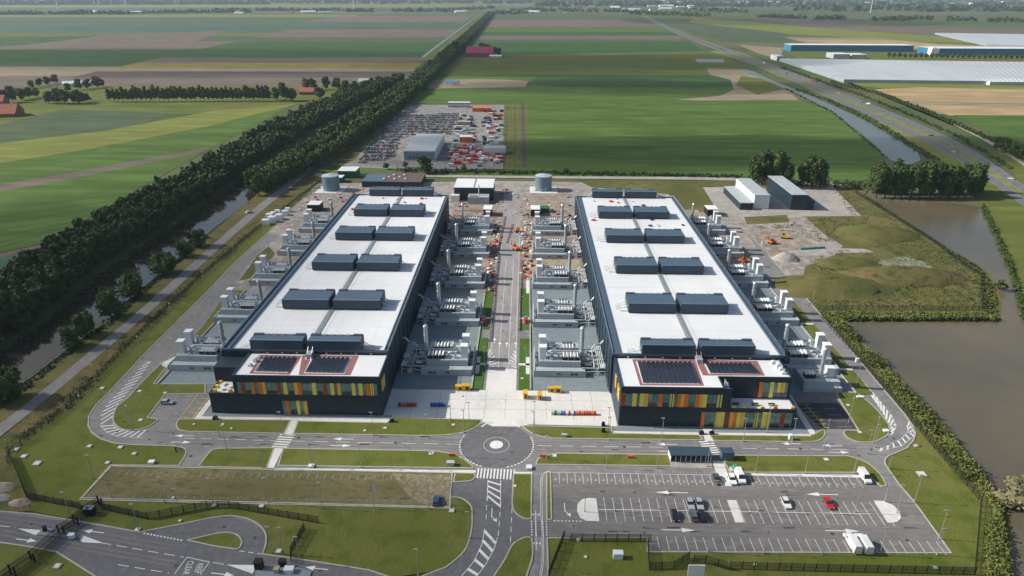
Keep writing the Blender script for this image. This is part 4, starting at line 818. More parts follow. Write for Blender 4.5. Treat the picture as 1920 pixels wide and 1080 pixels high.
    for (x, y, a, c_, h_) in ((-4.3, 4.5, 2.6, 1.6, 2.4), (-4.3, 12.2, 2.6, 2.2, 2.1), (-9.5, 2.5, 2.2, 3.2, 2.6), (-9.6, 8.2, 2.4, 3.0, 2.9), (-7.0, 16.5, 3.5, 1.2, 1.6), (-9.6, 13.0, 2.0, 1.0, 1.2)):
        b = MB(); b.box(x, y, 0, x + a, y + c_, h_, 0, 1); b.box(x + .2, y + .2, h_, x + a * .45, y + c_ - .2, h_ + .35, 1); P_('transformer', b, ['grille', 'plant_light'])
    b = MB(); rr = random.Random(3)
    for i in range(9): y = 1.0 + i * 2.05; z = rr.choice([1.6, 2.4, 3.2]); b.tube([(-.2, y, z), (-2.2 - rr.random() * 1.5, y, z), (-3.8, y + .5, z), (-9.0, y + .5, z), (-9.0, y + .5, .2)], .13, 5)
    for i in range(4): b.tube([(-8.6 + i * .7, .5, 3.6), (-8.6 + i * .7, 18, 3.6)], .12, 5)
    for i in range(6): b.tube([(-8.9, .6 + i * 3.4, 0), (-8.9, .6 + i * 3.4, 3.5), (-6.1, .6 + i * 3.4, 3.5), (-6.1, .6 + i * 3.4, 0)], .1, 4)
    P_('pipe_rack', b, 'plant_light')
    for i in range(5): b = MB(); b.box(-6.9, 1.5 + i * 2.9, .1, -5.3, 2.1 + i * 2.9, 1.4); P_('equipment_cabinet', b, 'plant_light')
    return o
PP = plant_proto(); first = [True]
def put_plant(x, y, mir, label, nostack=False):
    o = PP if first[0] else copy_tree(PP); first[0] = False
    o.location = (x, y, AZ0 + .1); o.scale = (-1 if mir else 1, 1, 1); tag(o, label, 'generator plant', 'generator plants beside the data centre halls'); return o
where = ['nearest the plaza', 'second from the plaza', 'third from the plaza', 'fourth from the plaza', 'farthest from the plaza']
for i, y in enumerate((223.5, 264.6, 305.6, 346.6, 385)):
    put_plant(-36.3, y, False, f'grey generator plant on the left side of the central road, {where[i]}')
    put_plant(21.4, y, True, f'grey generator plant on the right side of the central road, {where[i]}')
    put_plant(-115.6, y + .8, True, f'grey generator plant on the far left yard beside the ring road, {"nearest the offices" if i == 0 else where[i].replace("the plaza", "the offices")}')
    put_plant(100.4, y + 4.5, False, f'grey generator plant on the far right yard, {["second from", "third from", "fourth from", "fifth from", "farthest from"][i]} the right hand offices')
# the small plant with one stack at the front of the right yard
o = thing('generator_plant', 'small grey generator plant at the near corner of the right yard, beside the offices', 'generator plant', (100.5, 216.5, AZ0 + .1), 0, 'generator plants beside the data centre halls'); o['_o'] = (0, 0, 0)
b = MB(); b.box(0, 0, 0, 12.8, 9, 3.6); part('enclosure', b, 'plant_grey', o); b = MB(); b.box(-.4, -1.4, 0, 13.2, 0, 1.8); part('plinth', b, 'plant_grey', o)
b = MB(); b.box(1, 2, 3.6, 4.6, 4.6, 4.9); r = part('radiator', b, 'louvre', o)
for i in range(3): c = MB(); x = 1.1 + i * 1.2; c.face([(x, 2, 4.92), (x + .8, 2, 5.8), (x + .8, 4.6, 5.8), (x, 4.6, 4.92)]); c.face([(x + .8, 2, 5.8), (x + 1.1, 2, 4.92), (x + 1.1, 4.6, 4.92), (x + .8, 4.6, 5.8)]); part('cowl', c, 'white', r)
b = MB(); b.cyl(6.6, 3, 3.6, 15, .65, 12); b.cyl(6.6, 3, 15, 15.6, .85, 12, r2=.5); b.cyl(6.6, 3, 3.6, 4.2, 1.2, 12); part('exhaust_stack', b, 'steel', o)
b = MB(); b.box(9, 3, 3.6, 11.6, 5.6, 6.8); t = part('air_tower', b, 'plant_light', o); c = MB(); c.box(8.8, 2.8, 6.8, 11.8, 5.8, 7.1); part('cap', c, 'white', t)
b = MB(); b.tube([(7.4, 3, 4.4), (8.6, 3, 4.8), (9, 4, 4.8)], .35, 6); part('exhaust_pipe', b, 'steel', o)
# ================================================================== LAMPS, FENCES
Pz = AZ0
def lamp_proto(h=8.6):
    o = thing('street_lamp', '', 'street lamp')
    b = MB(); b.cyl(0, 0, 0, h, .11, 6, r2=.06); part('pole', b, 'pole', o, world=False)
    b = MB(); b.cyl(0, 0, 0, .9, .17, 6); part('base', b, 'pole', o, world=False)
    b = MB(); b.box(-.75, -.16, h, .35, .16, h + .14); part('lamp_head', b, 'pole', o, world=False); return o
LP = lamp_proto(); lf = [True]
def lamp(px, py, label, sc_=1.0, rz=0):
    o = LP if lf[0] else copy_tree(LP); lf[0] = False; x, y = G(px, py, 0.2); o.location = (x, y, AZ0); o.scale = (1, 1, sc_); o.rotation_euler = (0, 0, rz)
    tag(o, label, 'street lamp', 'slim grey lamp posts around the site')
def lrow(pts, fmt, sc_=1.0, rz=0):
    for i, p in enumerate(pts): lamp(p[0], p[1], 'lamp post, ' + fmt.format(ORD[i]), sc_, rz)
lrow([(1327, 1036), (1432, 1039), (1541, 1041), (1649, 1041), (1756, 1042)], '{} from the left along the near edge of the staff car park')
lrow([(1096, 961), (1153, 960), (1236, 957), (1338, 952), (1421, 960), (1504, 961), (1603, 962)], '{} from the left in the middle of the staff car park', 1.05)
lrow([(1137, 878), (1231, 879), (1326, 876), (1416, 888), (1509, 889), (1600, 889)], '{} from the left between the front road and the staff car park', 1.05)
lrow([(1658, 942), (1666, 880), (1714, 943), (1760, 1012), (1681, 963)], '{} from the far end along the right side of the staff car park', 1.1)
lrow([(412, 820), (530, 816), (700, 817), (802, 822), (870, 812), (1000, 815), (1142, 826), (1240, 828), (1393, 829), (1485, 829)], '{} from the left along the building side of the front road', 1.0)
lrow([(425, 843), (586, 877), (677, 878), (770, 880), (492, 878), (868, 858), (1025, 862), (1625, 852), (1640, 840)], '{} along the car park side of the front road', 1.0)
lrow([(177, 900), (309, 943), (503, 944), (604, 954), (804, 956), (847, 948), (400, 945)], '{} beside the overgrown car park', 1.0)
lrow([(132, 972), (260, 995), (210, 934), (338, 965), (510, 1039), (532, 1040), (784, 1082), (878, 1010), (562, 1058)], '{} on the lawns beside the entrance road', 1.0)
lrow([(247, 808), (160, 788), (181, 727), (265, 672), (325, 607), (385, 545), (440, 488), (495, 440)], '{} from the offices along the left ring road', 1.1, 2.4)
lrow([(1437, 812), (1545, 838), (1637, 832), (1590, 795), (1604, 726), (1555, 652), (1520, 585), (1465, 525), (1430, 478)], '{} along the right ring road', 1.15, .8)
lrow([(908, 690), (905, 640), (908, 600), (985, 690), (983, 640), (980, 590), (927, 520), (980, 520)], '{} along the central road between the halls', 1.0)
lrow([(880, 802), (1002, 800), (1140, 812), (845, 790)], '{} around the concrete plaza', 1.1)
# fence stretches: a panel of pickets and a post, repeated
def panel_mesh(w_, h, k=9):
    b = MB()
    for z in (.15, h * .5, h - .1): b.box(0, -.03, z, w_, .03, z + .06)
    for i in range(k): x = w_ * (i + .5) / k; b.box(x - .045, -.028, .1, x + .045, .028, h)
    return b
pnl = panel_mesh(3.0, 2.5, 13).mesh('panel', 'fence_green'); pst = MB().box(-.06, -.06, 0, .06, .06, 2.8).mesh('post', 'fence_black')
pnl_far = panel_mesh(3.0, 2.4, 6).mesh('panel', 'fence_green')
def fence(label, pts, far=False, step=3.0):
    W = PX(pts); o = thing('fence', label, 'fence', (*W[0], .1), 0, 'perimeter fences'); rx, ry = W[0]
    for (x, y), d in along(W, step):
        a = math.atan2(d.y, d.x); q = link('panel', pnl_far if far else pnl, o); q.location = (x - rx, y - ry, .05); q.rotation_euler = (0, 0, a); q.scale = (step / 3.0, 1, 1)
        p = link('post', pst, o); p.location = (x - rx, y - ry, 0)
    return o
fence('long dark mesh fence along the verge between the tow path road and the ring road', [(610, 336), (480, 434), (375, 524), (282, 611), (125, 769), (27, 849), (20, 860)], True)
fence('short dark mesh fence at the left edge running down to the soil heap', [(20, 860), (54, 937)])
fence('dark mesh fence from the soil heap to the entrance gate', [(54, 937), (152, 956)])
fence('dark mesh fence from the entrance gate past the overgrown car park', [(192, 957), (277, 976), (385, 955), (430, 954), (580, 980), (546, 1040), (546, 1050)])
fence('dark mesh fence along the near edge of the staff car park lawn', [(1218, 1070), (1262, 1068), (1279, 1057), (1322, 1057), (1357, 1068), (1500, 1072), (1826, 1079)])
fence('dark mesh fence around the square lawn left of the staff car park', [(1028, 1084), (1055, 1016), (1213, 1017), (1217, 1068)])
fence('dark mesh fence at the right edge of the lawn, before the reed hedge', [(1826, 1080), (1838, 943), (1768, 862), (1690, 770), (1600, 665), (1540, 598)], True)
fence('dark mesh fence around the rough field beside the ponds', [(1535, 582), (1842, 583), (1837, 518), (1815, 506), (1745, 452), (1665, 402), (1605, 364)], True)
# entrance gate with tall dark frames across the bottom left road
gpts = [(187, 948), (158, 966), (141, 983), (112, 1003), (60, 1052), (22, 1078), (-20, 1110)]; gw = PX(gpts)
o = thing('entrance_gate', 'tall black sliding entrance gate crossing the road at the bottom left', 'gate', (*gw[0], .1))
for i, (a, c) in enumerate(zip(gw, gw[1:])):
    a, c = Vector(a), Vector(c); d = c - a; n = Vector((-d.y, d.x)).normalized()
    for s_ in (0, 1):
        b = MB(); oo = n * (s_ * 1.6); L_ = d.length; u = d.normalized()
        for z in (.2, 1.5, 3.0): b.tube([(*(a + oo), z), (*(c + oo), z)], .07, 4)
        for k in range(int(L_ / .22)): p = a + oo + u * k * .22; b.tube([(*p, .2), (*p, 3.0)], .05, 3)
        part('gate_leaf', b, 'fence_black', o)
    b = MB(); b.box(a.x - .15, a.y - .15, 0, a.x + .15, a.y + .15, 3.4); b.box(a.x - .15 + n.x * 1.6, a.y - .15 + n.y * 1.6, 0, a.x + .15 + n.x * 1.6, a.y + .15 + n.y * 1.6, 3.2); part('gate_post', b, 'fence_black', o)
b = MB(); b.box(gw[1][0] + .6, gw[1][1] - .8, .1, gw[1][0] + 3.0, gw[1][1] + 1.0, 2.7, 0, 1); solo('guard_booth', b, ['fence_black', 'tank_blue'], 'small black booth with grey blue roof inside the entrance gate', 'booth')
# traffic islands of the entrance with grey green machine plinths
for pts, lab in (([(80, 992), (140, 1001), (146, 1013), (72, 1006)], 'left'), ([(482, 1062), (545, 1064), (585, 1074), (580, 1090), (478, 1086)], 'right')):
    b = MB(); b.prism(PX(pts), .1, AZ0 + .3); struct('traffic_island', b, 'paving')
for x, y, l, wd, h, k, lab in ((86, 999, .7, .8, 1.5, 'fence_black', 'small black card reader cabinet on the left traffic island'), (487, 1068, 1.9, 1.6, 2.2, 'fence_black', 'black guard kiosk on the right traffic island'), (531, 1064, 1.6, 1.2, 1.6, 'fence_black', 'low black cabinet beside the entrance fence'), (543, 1075, 2.2, 1.4, 1.0, 'plant_light', 'pale low cabinet on the right traffic island'), (136, 1012, 1.4, .9, 1.1, 'plant_light', 'pale low cabinet on the left traffic island'), (520, 1076, 1.2, 1.2, 1.2, 'sand', 'tan bollard block on the right traffic island')):
    X, Y = G(x, y); b = MB(); b.box(X - l / 2, Y - wd / 2, AZ0 + .3, X + l / 2, Y + wd / 2, AZ0 + .3 + h, taper=.05); b.box(X - l / 2 - .1, Y - wd / 2 - .1, AZ0 + .3 + h, X + l / 2 + .1, Y + wd / 2 + .1, AZ0 + .42 + h); solo('cabinet', b, k, lab, 'cabinet')
# ================================================================== VEHICLES
def car_proto(kind, paint):
    van = kind == 'van'; big = kind == 'lorry'
    Lh, W_, zb, zr = (2.2, .9, .95, 1.45) if kind == 'car' else ((2.75, 1.0, 1.25, 2.25) if van else (3.4, 1.05, 1.4, 2.7))
    o = thing('van' if kind != 'car' else 'car', '', 'van' if kind != 'car' else 'car')
    prof = [(-Lh, .35), (-Lh, zb - .1), (-Lh + .1, zb), (Lh * .42, zb), (Lh - .15, zb - .22), (Lh, .6), (Lh, .35)] if kind == 'car' else [(-Lh, .4), (-Lh, zb), (Lh * .62, zb), (Lh - .1, zb - .25), (Lh, .7), (Lh, .4)]
    b = MB(); n = len(prof)
    for sx in (-1, 1): b.face([(sx * W_, p[0], p[1]) for p in (prof if sx < 0 else prof[::-1])])
    for i in range(n): a, c = prof[i], prof[(i + 1) % n]; b.face([(-W_, a[0], a[1]), (W_, a[0], a[1]), (W_, c[0], c[1]), (-W_, c[0], c[1])])
    P_ = lambda nm, b, m_, par=None: part(nm, b, m_, par or o, world=False)
    P_('body', b, paint)
    y0, y1, r0, r1 = (-Lh + .15, Lh * .4, -Lh + .65, Lh * .08) if kind == 'car' else (-Lh, Lh * .62, -Lh + .05, Lh * .36)
    b = MB(); t = W_ - .06; u = W_ - .22
    v = [(-t, y0, zb), (t, y0, zb), (t, y1, zb), (-t, y1, zb), (-u, r0, zr), (u, r0, zr), (u, r1, zr), (-u, r1, zr)]
    for i, q in enumerate([(0, 1, 5, 4), (1, 2, 6, 5), (2, 3, 7, 6), (3, 0, 4, 7)]): b.face([v[k] for k in q], 0 if (kind == 'car' or i == 2) else 1)
    P_('cabin', b, ['glass_dark', paint])
    b = MB(); b.box(-u, r0, zr - .02, u, r1, zr + .04); P_('roof', b, paint)
    if kind != 'car':
        for sx in (-1, 1): b = MB(); b.face([(sx * (t - .01), y1 - 1.5, zb + .1), (sx * (t - .01), y1 - .25, zb + .1), (sx * (u + .04), r1 - .1, zr - .35), (sx * (u + .04), y1 - 1.5, zr - .35)]); P_('side_window', b, 'glass_dark')
    for sx in (-1, 1):
        for sy in (-.62, .62):
            b = MB(); Y = Lh * sy; N = 10; r = .34 if kind == 'car' else .38
            for k in range(N):
                a0, a1 = 2 * math.pi * k / N, 2 * math.pi * (k + 1) / N
                b.face([(sx * (W_ - .12), Y + r * math.cos(a0), r + r * math.sin(a0)), (sx * (W_ - .12), Y + r * math.cos(a1), r + r * math.sin(a1)), (sx * (W_ + .03), Y + r * math.cos(a1), r + r * math.sin(a1)), (sx * (W_ + .03), Y + r * math.cos(a0), r + r * math.sin(a0))])
            b.face([(sx * (W_ + .03), Y + r * math.cos(2 * math.pi * k / N), r + r * math.sin(2 * math.pi * k / N)) for k in range(N)])
            wh = P_('wheel', b, 'tyre'); b = MB(); b.face([(sx * (W_ + .035), Y + r * .55 * math.cos(2 * math.pi * k / 8), r + r * .55 * math.sin(2 * math.pi * k / 8)) for k in range(8)]); P_('rim', b, 'rim', wh)
        b = MB(); b.box(sx * (W_ - .4), Lh - .05, .6, sx * (W_ - .05), Lh + .03, .78); P_('headlight', b, 'lamp_clear')
        b = MB(); b.box(sx * (W_ - .3), -Lh - .03, .7, sx * (W_ - .05), -Lh + .03, .95); P_('tail_light', b, 'lamp_red')
        b = MB(); b.box(sx * W_, y1 - .5, zb - .02, sx * (W_ + .18), y1 - .3, zb + .14); P_('wing_mirror', b, paint)
    return o
PRO = {}
def vehicle(kind, paint, px, py, rz, label, group, z=None):
    k = (kind, paint)
    if k not in PRO: PRO[k] = o = car_proto(kind, 'car_' + paint)
    else: o = copy_tree(PRO[k])
    x, y = G(px, py, .3); o.location = (x, y, (AZ0 + .03) if z is None else z); o.rotation_euler = (0, 0, rz); tag(o, label, 'van' if kind != 'car' else 'car', group); return o
gp = 'vehicles in the staff car park'; PI = math.pi
for a in [('car', 'darkgrey', 1344, 902, 0 + PI, 'dark grey green car in the top row, left of the pale crossing path'), ('car', 'white', 1372, 902, PI, 'white car in the top row, right of the pale crossing path'), ('van', 'white', 1387, 898, PI, 'white van in the top row beside the white car'),
          ('van', 'white', 1620, 898, PI, 'white van at the right hand end of the top row'), ('car', 'silver', 1293.5, 948, PI, 'silver car in the middle row, left one of a silver pair'), ('car', 'silver', 1310.5, 948, PI, 'silver car in the middle row, right one of a silver pair'),
          ('car', 'black', 1265, 970, PI, 'black car parked alone, left of the grey car in the middle row'), ('car', 'grey', 1300, 970, 0, 'mid grey car in the middle row, between two black cars'), ('car', 'black', 1317, 970.5, 0, 'black car in the middle row, right beside the grey car'),
          ('car', 'white', 1473, 946, PI, 'white car standing alone in the middle row'), ('car', 'red', 1553, 947, PI, 'red car standing alone in the middle row'), ('lorry', 'white', 1597, 1023, 0, 'large white van in the near row, left one of the pair'), ('lorry', 'white', 1618, 1024, 0, 'large white van in the near row, right one of the pair')]:
    vehicle(*a, gp)
vehicle('car', 'blue', 819, 942, 0, 'dark blue car alone on the overgrown car park', gp, AZ0 + .06)
vehicle('car', 'silver', 314, 757, -PI / 2, 'silver car in the bays left of the left hand offices', gp)
vehicle('car', 'white', 467, 399, -.55, 'white car driving on the tow path road by the canal', 'cars on the roads', RZ + .02)
hwl = lerp2(0.2); hwr = lerp2(0.8)
def onroad(px, py, kind, paint, lab, rz): vehicle(kind, paint, px, py, rz, lab, 'cars on the roads', RZ + .05)
for i, (x, y, k, c) in enumerate([(1895, 336, 'car', 'white'), (1870, 310, 'car', 'black'), (1676, 207, 'car', 'darkgrey'), (1627, 196, 'van', 'white'), (1618, 192, 'car', 'grey'), (1572, 175, 'car', 'white'), (1523, 152, 'lorry', 'red'), (1530, 154, 'car', 'black'), (1496, 147, 'car', 'silver'), (1475, 138, 'car', 'blue'), (1788, 286, 'car', 'silver'), (1745, 255, 'car', 'black'), (1432, 119, 'van', 'white'), (1390, 104, 'car', 'grey')]):
    onroad(x, y, k, c, f'{"dark grey" if c == "darkgrey" else c} {"van" if k != "car" else "car"} on the motorway, {ORD[i]} on the list from the near end' if False else f'{dict(darkgrey="dark grey").get(c, c)} {"van" if k != "car" else "car"} driving on the motorway, {ORD[[0,1,5,6,7,8,10,9,11,12,2,3,13,14][i]]} from the right edge of the photo', .62 if y > 200 else .9)
# the contractors' car park far behind: one simple shaped body per colour
def simple_car(paint):
    b = MB(); b.box(-.9, -2.1, .3, .9, 2.1, .95, 0, taper=.06)
    n = len(b.v); v = [(-.84, -1.9, .95), (.84, -1.9, .95), (.84, .9, .95), (-.84, .9, .95), (-.68, -1.4, 1.45), (.68, -1.4, 1.45), (.68, .2, 1.45), (-.68, .2, 1.45)]
    for q, mi in [((0, 1, 5, 4), 1), ((1, 2, 6, 5), 1), ((2, 3, 7, 6), 1), ((3, 0, 4, 7), 1), ((4, 5, 6, 7), 0)]: b.face([v[k] for k in q], mi)
    for sx in (-.8, .8):
        for sy in (-1.3, 1.3): b.box(sx - .1, sy - .33, 0, sx + .1, sy + .33, .62, 2, taper=.02)
    return b.mesh('parked_car', ['car_' + paint, 'glass_dark', 'tyre'])
def inside(p, poly):
    c = False; j = len(poly) - 1
    for i in range(len(poly)):
        if (poly[i][1] > p[1]) != (poly[j][1] > p[1]) and p[0] < (poly[j][0] - poly[i][0]) * (p[1] - poly[i][1]) / (poly[j][1] - poly[i][1]) + poly[i][0]: c = not c
        j = i
    return c
YARD = PX([(765, 197), (945, 197), (943, 317), (735, 318), (640, 312), (665, 300), (720, 240)])
m = MB(); m.sheet(YARD, FZ[0] + .03); struct('gravel_yard', m, 'yard_grey'); ygz = FZ[0] + .05
SC = {k: simple_car(k) for k in ('silver', 'white', 'black', 'grey', 'blue', 'red', 'darkgrey')}
CP = PX([(738, 215), (862, 214), (858, 252), (772, 254), (748, 262), (738, 300), (668, 308), (700, 262)]); cnt = 0
MORE = []
y = min(p[1] for p in CP)
while y < max(p[1] for p in CP):
    for dy in (0, 5.2):
        x = min(p[0] for p in CP)
        while x < max(p[0] for p in CP):
            if inside((x, y + dy), CP) and rnd.random() < .88:
                c = rnd.choice(['silver', 'silver', 'grey', 'grey', 'white', 'black', 'darkgrey', 'blue', 'red', 'silver', 'black'][:(11 if rnd.random() < .5 else 9)])
                if cnt >= 285: MORE.append((x, y + dy, c)); x += 2.75; continue
                o = link('parked_car', SC[c]); o.location = (x, y + dy + rnd.uniform(-.3, .3), ygz); o.rotation_euler = (0, 0, rnd.uniform(-.04, .04) + (PI if rnd.random() < .4 else 0)); cnt += 1
                tag(o, f'{dict(darkgrey="dark grey").get(c, c)} car packed in the crowded gravel car park behind the halls', 'car', f'{dict(darkgrey="dark grey").get(c, c)} cars in the far gravel car park')
            x += 2.75
    y += 14.0
b = MB(); ck = list(SC)
for X, Y, c in MORE: k = ck.index(c); b.box(X - .9, Y - 2.1, ygz + .25, X + .9, Y + 2.1, ygz + .95, k, taper=.06); b.box(X - .78, Y - 1.6, ygz + .95, X + .78, Y + .7, ygz + 1.45, len(ck), k, taper=.14)
if MORE: tag(link('parked_cars', b.mesh('parked_cars', ['car_' + k for k in ck] + ['glass_dark'])), 'cars packed in the far half of the gravel car park', 'cars', None, 'stuff'); print('more', len(MORE))
# ================================================================== SITE OBJECTS
def bx(name, x0, y0, x1, y1, h, mats, label, cat, z=None, extra=None, group=None):
    z = AZ0 if z is None else z; o = thing(name, label, cat, ((x0 + x1) / 2, (y0 + y1) / 2, z), 0, group)
    b = MB(); b.box(x0, y0, z, x1, y1, z + h); part('wall', b, mats[0], o)
    b = MB(); b.box(x0 - .15, y0 - .15, z + h, x1 + .15, y1 + .15, z + h + .3); part('roof', b, mats[1], o)
    return o
def panels_on(o, x0, x1, y, z0, z1, n, m_, nm='wall_panel'):
    for i in range(n): b = MB(); w_ = (x1 - x0) / n; b.box(x0 + i * w_ + .05, y - .06, z0, x0 + (i + 1) * w_ - .05, y - .003, z1); part(nm, b, m_, o)
# warehouse in the contractors' yard
wx0, wy0 = G(758, 302); wx1 = G(816, 302)[0]; wy1 = G(800, 268)[1]
o = bx('warehouse', wx0, wy0, wx1, wy1, 8, ('plant_light', 'plant_grey'), 'pale grey flat roofed warehouse beside the crowded gravel car park', 'warehouse', ygz); panels_on(o, wx0, wx1, wy0, ygz + .5, ygz + 7.5, 8, 'tank_blue')
for i in range(4): b = MB(); b.box(wx0 + 4 + i * 3, wy0 - .12, ygz + 2, wx0 + 6 + i * 3, wy0 - .062, ygz + 3.5); part('window', b, 'glass_dark', o)
def gable(name, px0, py0, w_, d_, h, rh, rz, mats, label, cat='house', z=.3, win=3):
    x, y = G(px0, py0); o = thing(name, label, cat, (x, y, z), rz); o['_o'] = (0, 0, 0)
    b = MB(); b.box(0, 0, 0, w_, d_, h); part('wall', b, mats[0], o)
    b = MB(); e = .4; b.face([(-e, -e, h - .2), (w_ + e, -e, h - .2), (w_ + e, d_ / 2, h + rh), (-e, d_ / 2, h + rh)]); b.face([(-e, d_ / 2, h + rh), (w_ + e, d_ / 2, h + rh), (w_ + e, d_ + e, h - .2), (-e, d_ + e, h - .2)])
    for xx in (0, w_): b.face([(xx, 0, h), (xx, d_, h), (xx, d_ / 2, h + rh - .1)], 1)
    part('roof', b, [mats[1], mats[0]], o)
    for i in range(win): b = MB(); xx = w_ * (i + .5) / win; b.box(xx - .6, -.08, h * .3, xx + .6, -.003, h * .75); part('window', b, 'glass_dark', o)
    return o
gable('barn', -70, 223, 52, 26, 4, 9, .25, ('brick', 'tile_roof'), 'big farm barn with red brown roof at the left edge, nearest the camera', 'barn')
gable('barn', -60, 200, 40, 16, 5, 7, .15, ('brick', 'tile_roof'), 'farm barn with orange roof at the left edge, behind the bigger one', 'barn')
gable('farm_shed', 118, 163, 38, 14, 4, 3, .5, ('plant_light', 'membrane'), 'pale roofed farm shed among trees at the upper left', 'shed')
gable('barn', 874, 107, 58, 34, 8, 12, 0.0, ('magenta_roof', 'magenta_roof'), 'magenta red barn standing in the fields right of the tree row', 'barn')
gable('shed', 918, 108, 26, 12, 3, 2, 0, ('white', 'membrane'), 'low white shed right of the magenta barn', 'shed')
gable('farmhouse', 487, 184, 12, 9, 4, 4, 0, ('brick', 'tile_roof'), 'orange brick farmhouse at the right end of the poplar row'); gable('farmhouse', 561, 178, 20, 12, 4, 5, 0, ('brick', 'tile_roof'), 'farmhouse with orange roof between dense trees, left of the tree belt')
gable('farmhouse', 672, 158, 20, 10, 4, 4, 0, ('plant_light', 'plant_grey'), 'pale grey house beside the tree belt, farther than the orange roofed ones')
for i, (x, y) in enumerate([(833, 158), (846, 160)]): gable('cottage', x, y, 12, 8, 3, 3, 0, ('white', 'tank_blue'), f'tiny white cottage in the middle field, {["left", "right"][i]} one of two', 'house', win=1)
# greenhouses and the blue warehouse beyond the motorway
def glasshouse(pts, z, label, n, wallk='ghouse_wall'):
    W = PX(pts, z); o = thing('greenhouse', label, 'greenhouse', (*W[0], 0)); b = MB(); b.prism(W, .1, z - .8); part('glass_wall', b, wallk, o)
    bl, br, fr, fl = W; r = MB(); f = lambda a, c, t: (a[0] + (c[0] - a[0]) * t, a[1] + (c[1] - a[1]) * t)
    for i in range(n):
        A, B, C, D = f(bl, br, i / n), f(bl, br, (i + 1) / n), f(fl, fr, (i + 1) / n), f(fl, fr, i / n); E1, E2 = f(A, B, .5), f(D, C, .5)
        r.face([(*D, z - .8), (*E2, z - .45), (*E1, z - .45), (*A, z - .8)]); r.face([(*E2, z - .45), (*C, z - .8), (*B, z - .8), (*E1, z - .45)]); r.face([(*D, z - .8), (*C, z - .8), (*E2, z - .45)])
    q = part('glass_roof', r, 'greenhouse', o); return o
glasshouse([(1462, 109), (2100, 118), (2100, 154), (1583, 148)], 6, 'huge flat greenhouse with pale glass roofs right of the motorway', 60)
glasshouse([(1753, 61), (2060, 66), (2060, 90), (1850, 82)], 6, 'second greenhouse far away at the upper right edge', 30)
for x0, y0, x1, h, k, lab in ((1855, 160, 1990, 5, 'plant_light', 'grey loading hall attached in front of the greenhouse at the right edge'), (1562, 110, 1592, 9, 'plant_grey', 'grey technical block behind the greenhouse, left one'), (1596, 110, 1624, 8, 'plant_light', 'pale technical block behind the greenhouse, right one'), (1456, 114, 1468, 9, 'plant_light', 'pale block at the left corner of the greenhouse')):
    X0, Y0 = G(x0, y0); X1 = G(x1, y0)[0]; o = bx('technical_hall', X0, Y0, X1, Y0 + 40, h, (k, 'membrane'), lab, 'building', .1); panels_on(o, X0, X1, Y0, .5, h - .5, 5, 'plant_grey')
X0, Y0 = G(1482, 96); X1 = G(1742, 102)[0]
o = bx('long_warehouse', X0, Y0, X1, Y0 + 50, 14, ('wh_blue', 'membrane'), 'very long blue warehouse with white roof edge beyond the greenhouse', 'warehouse', .1); panels_on(o, X0, X1, Y0, 1, 11, 26, 'wh_blue')
X0, Y0 = G(1744, 103); o = bx('long_warehouse', X0, Y0, X0 + 420, Y0 + 60, 14, ('wh_blue', 'membrane'), 'blue warehouse continuing to the right edge behind a white cube', 'warehouse', .1); panels_on(o, X0, X0 + 420, Y0, 1, 11, 18, 'wh_blue')
b = MB(); X0, Y0 = G(1742, 103); b.box(X0 - 6, Y0 - 18, .1, X0 + 12, Y0 - 1, 15, taper=.2); b.box(X0 - 4, Y0 - 16, 15, X0 + 6, Y0 - 6, 17); solo('white_silo_block', b, 'white', 'white block between the two long blue warehouses', 'building')
# buildings and tanks behind the halls
for x, lab in ((621.5, 'left'), (1018.5, 'right')):
    X, Y = G(x, 357); o = thing('water_tank', f'round blue grey steel water tank behind the halls, the {lab} hand one', 'tank', (X, Y, AZ0), 0, 'round steel tanks')
    b = MB(); b.cyl(X, Y, AZ0, 11, 5.8, 28); part('shell', b, 'tank_blue', o)
    b = MB()
    for z in (2.5, 5, 7.5, 10): b.cyl(X, Y, z, z + .2, 5.95, 28)
    part('hoop', b, 'tank_blue', o)['kind'] = 'stuff'
    b = MB(); b.cyl(X, Y, 11, 12.2, 6.0, 28, r2=.6); part('roof', b, 'plant_grey', o)
    b = MB(); b.tube([(X + 6.1, Y - 1, .3), (X + 6.1, Y - 1, 11.5)], .12, 5); b.tube([(X + 6.1, Y, .3), (X + 6.1, Y, 11.5)], .12, 5); part('ladder', b, 'rail', o)
    b = MB(); b.box(X - 9.5, Y - 10, .1, X + 10, Y + 8, AZ0 + .3); struct('tank_slab', b, 'concrete')
def bpx(name, xa, xb, ybase, depth, h, mats, label, cat, n=6, pk=None, z=None):
    X0, Y0 = G(xa, ybase); X1 = G(xb, ybase)[0]; o = bx(name, X0, Y0, X1, Y0 + depth, h, mats, label, cat, z); panels_on(o, X0, X1, Y0, (z or AZ0) + .4, (z or AZ0) + h - .4, n, pk or mats[0]); return o, X0, X1, Y0
o, X0, X1, Y0 = bpx('pump_building', 852, 925, 376, 24, 8.6, ('navy', 'membrane'), 'dark building with white flat roof at the far end of the central road', 'building', 10)
b = MB(); b.box((X0 + X1) / 2 - .4, Y0 + .5, AZ0 + 8.9, (X0 + X1) / 2 + .4, Y0 + 23, AZ0 + 9.2); part('roof_ridge', b, 'plant_grey', o)
b = MB(); b.box(X0 + 10, Y0 - 9, AZ0, X0 + 24, Y0 - .2, 5); b.cyl(X0 + 17, Y0 - 3, 5, 12, .4, 8); b.box(X0 + 11, Y0 - 8, 5, X0 + 16, Y0 - 6, 6); part('annex', b, 'plant_grey', o)
o, X0, X1, Y0 = bpx('long_shed', 679, 790, 352, 27, 4, ('navy', 'shed_roof'), 'long low building with dark brown roof behind the left hall', 'building', 12)
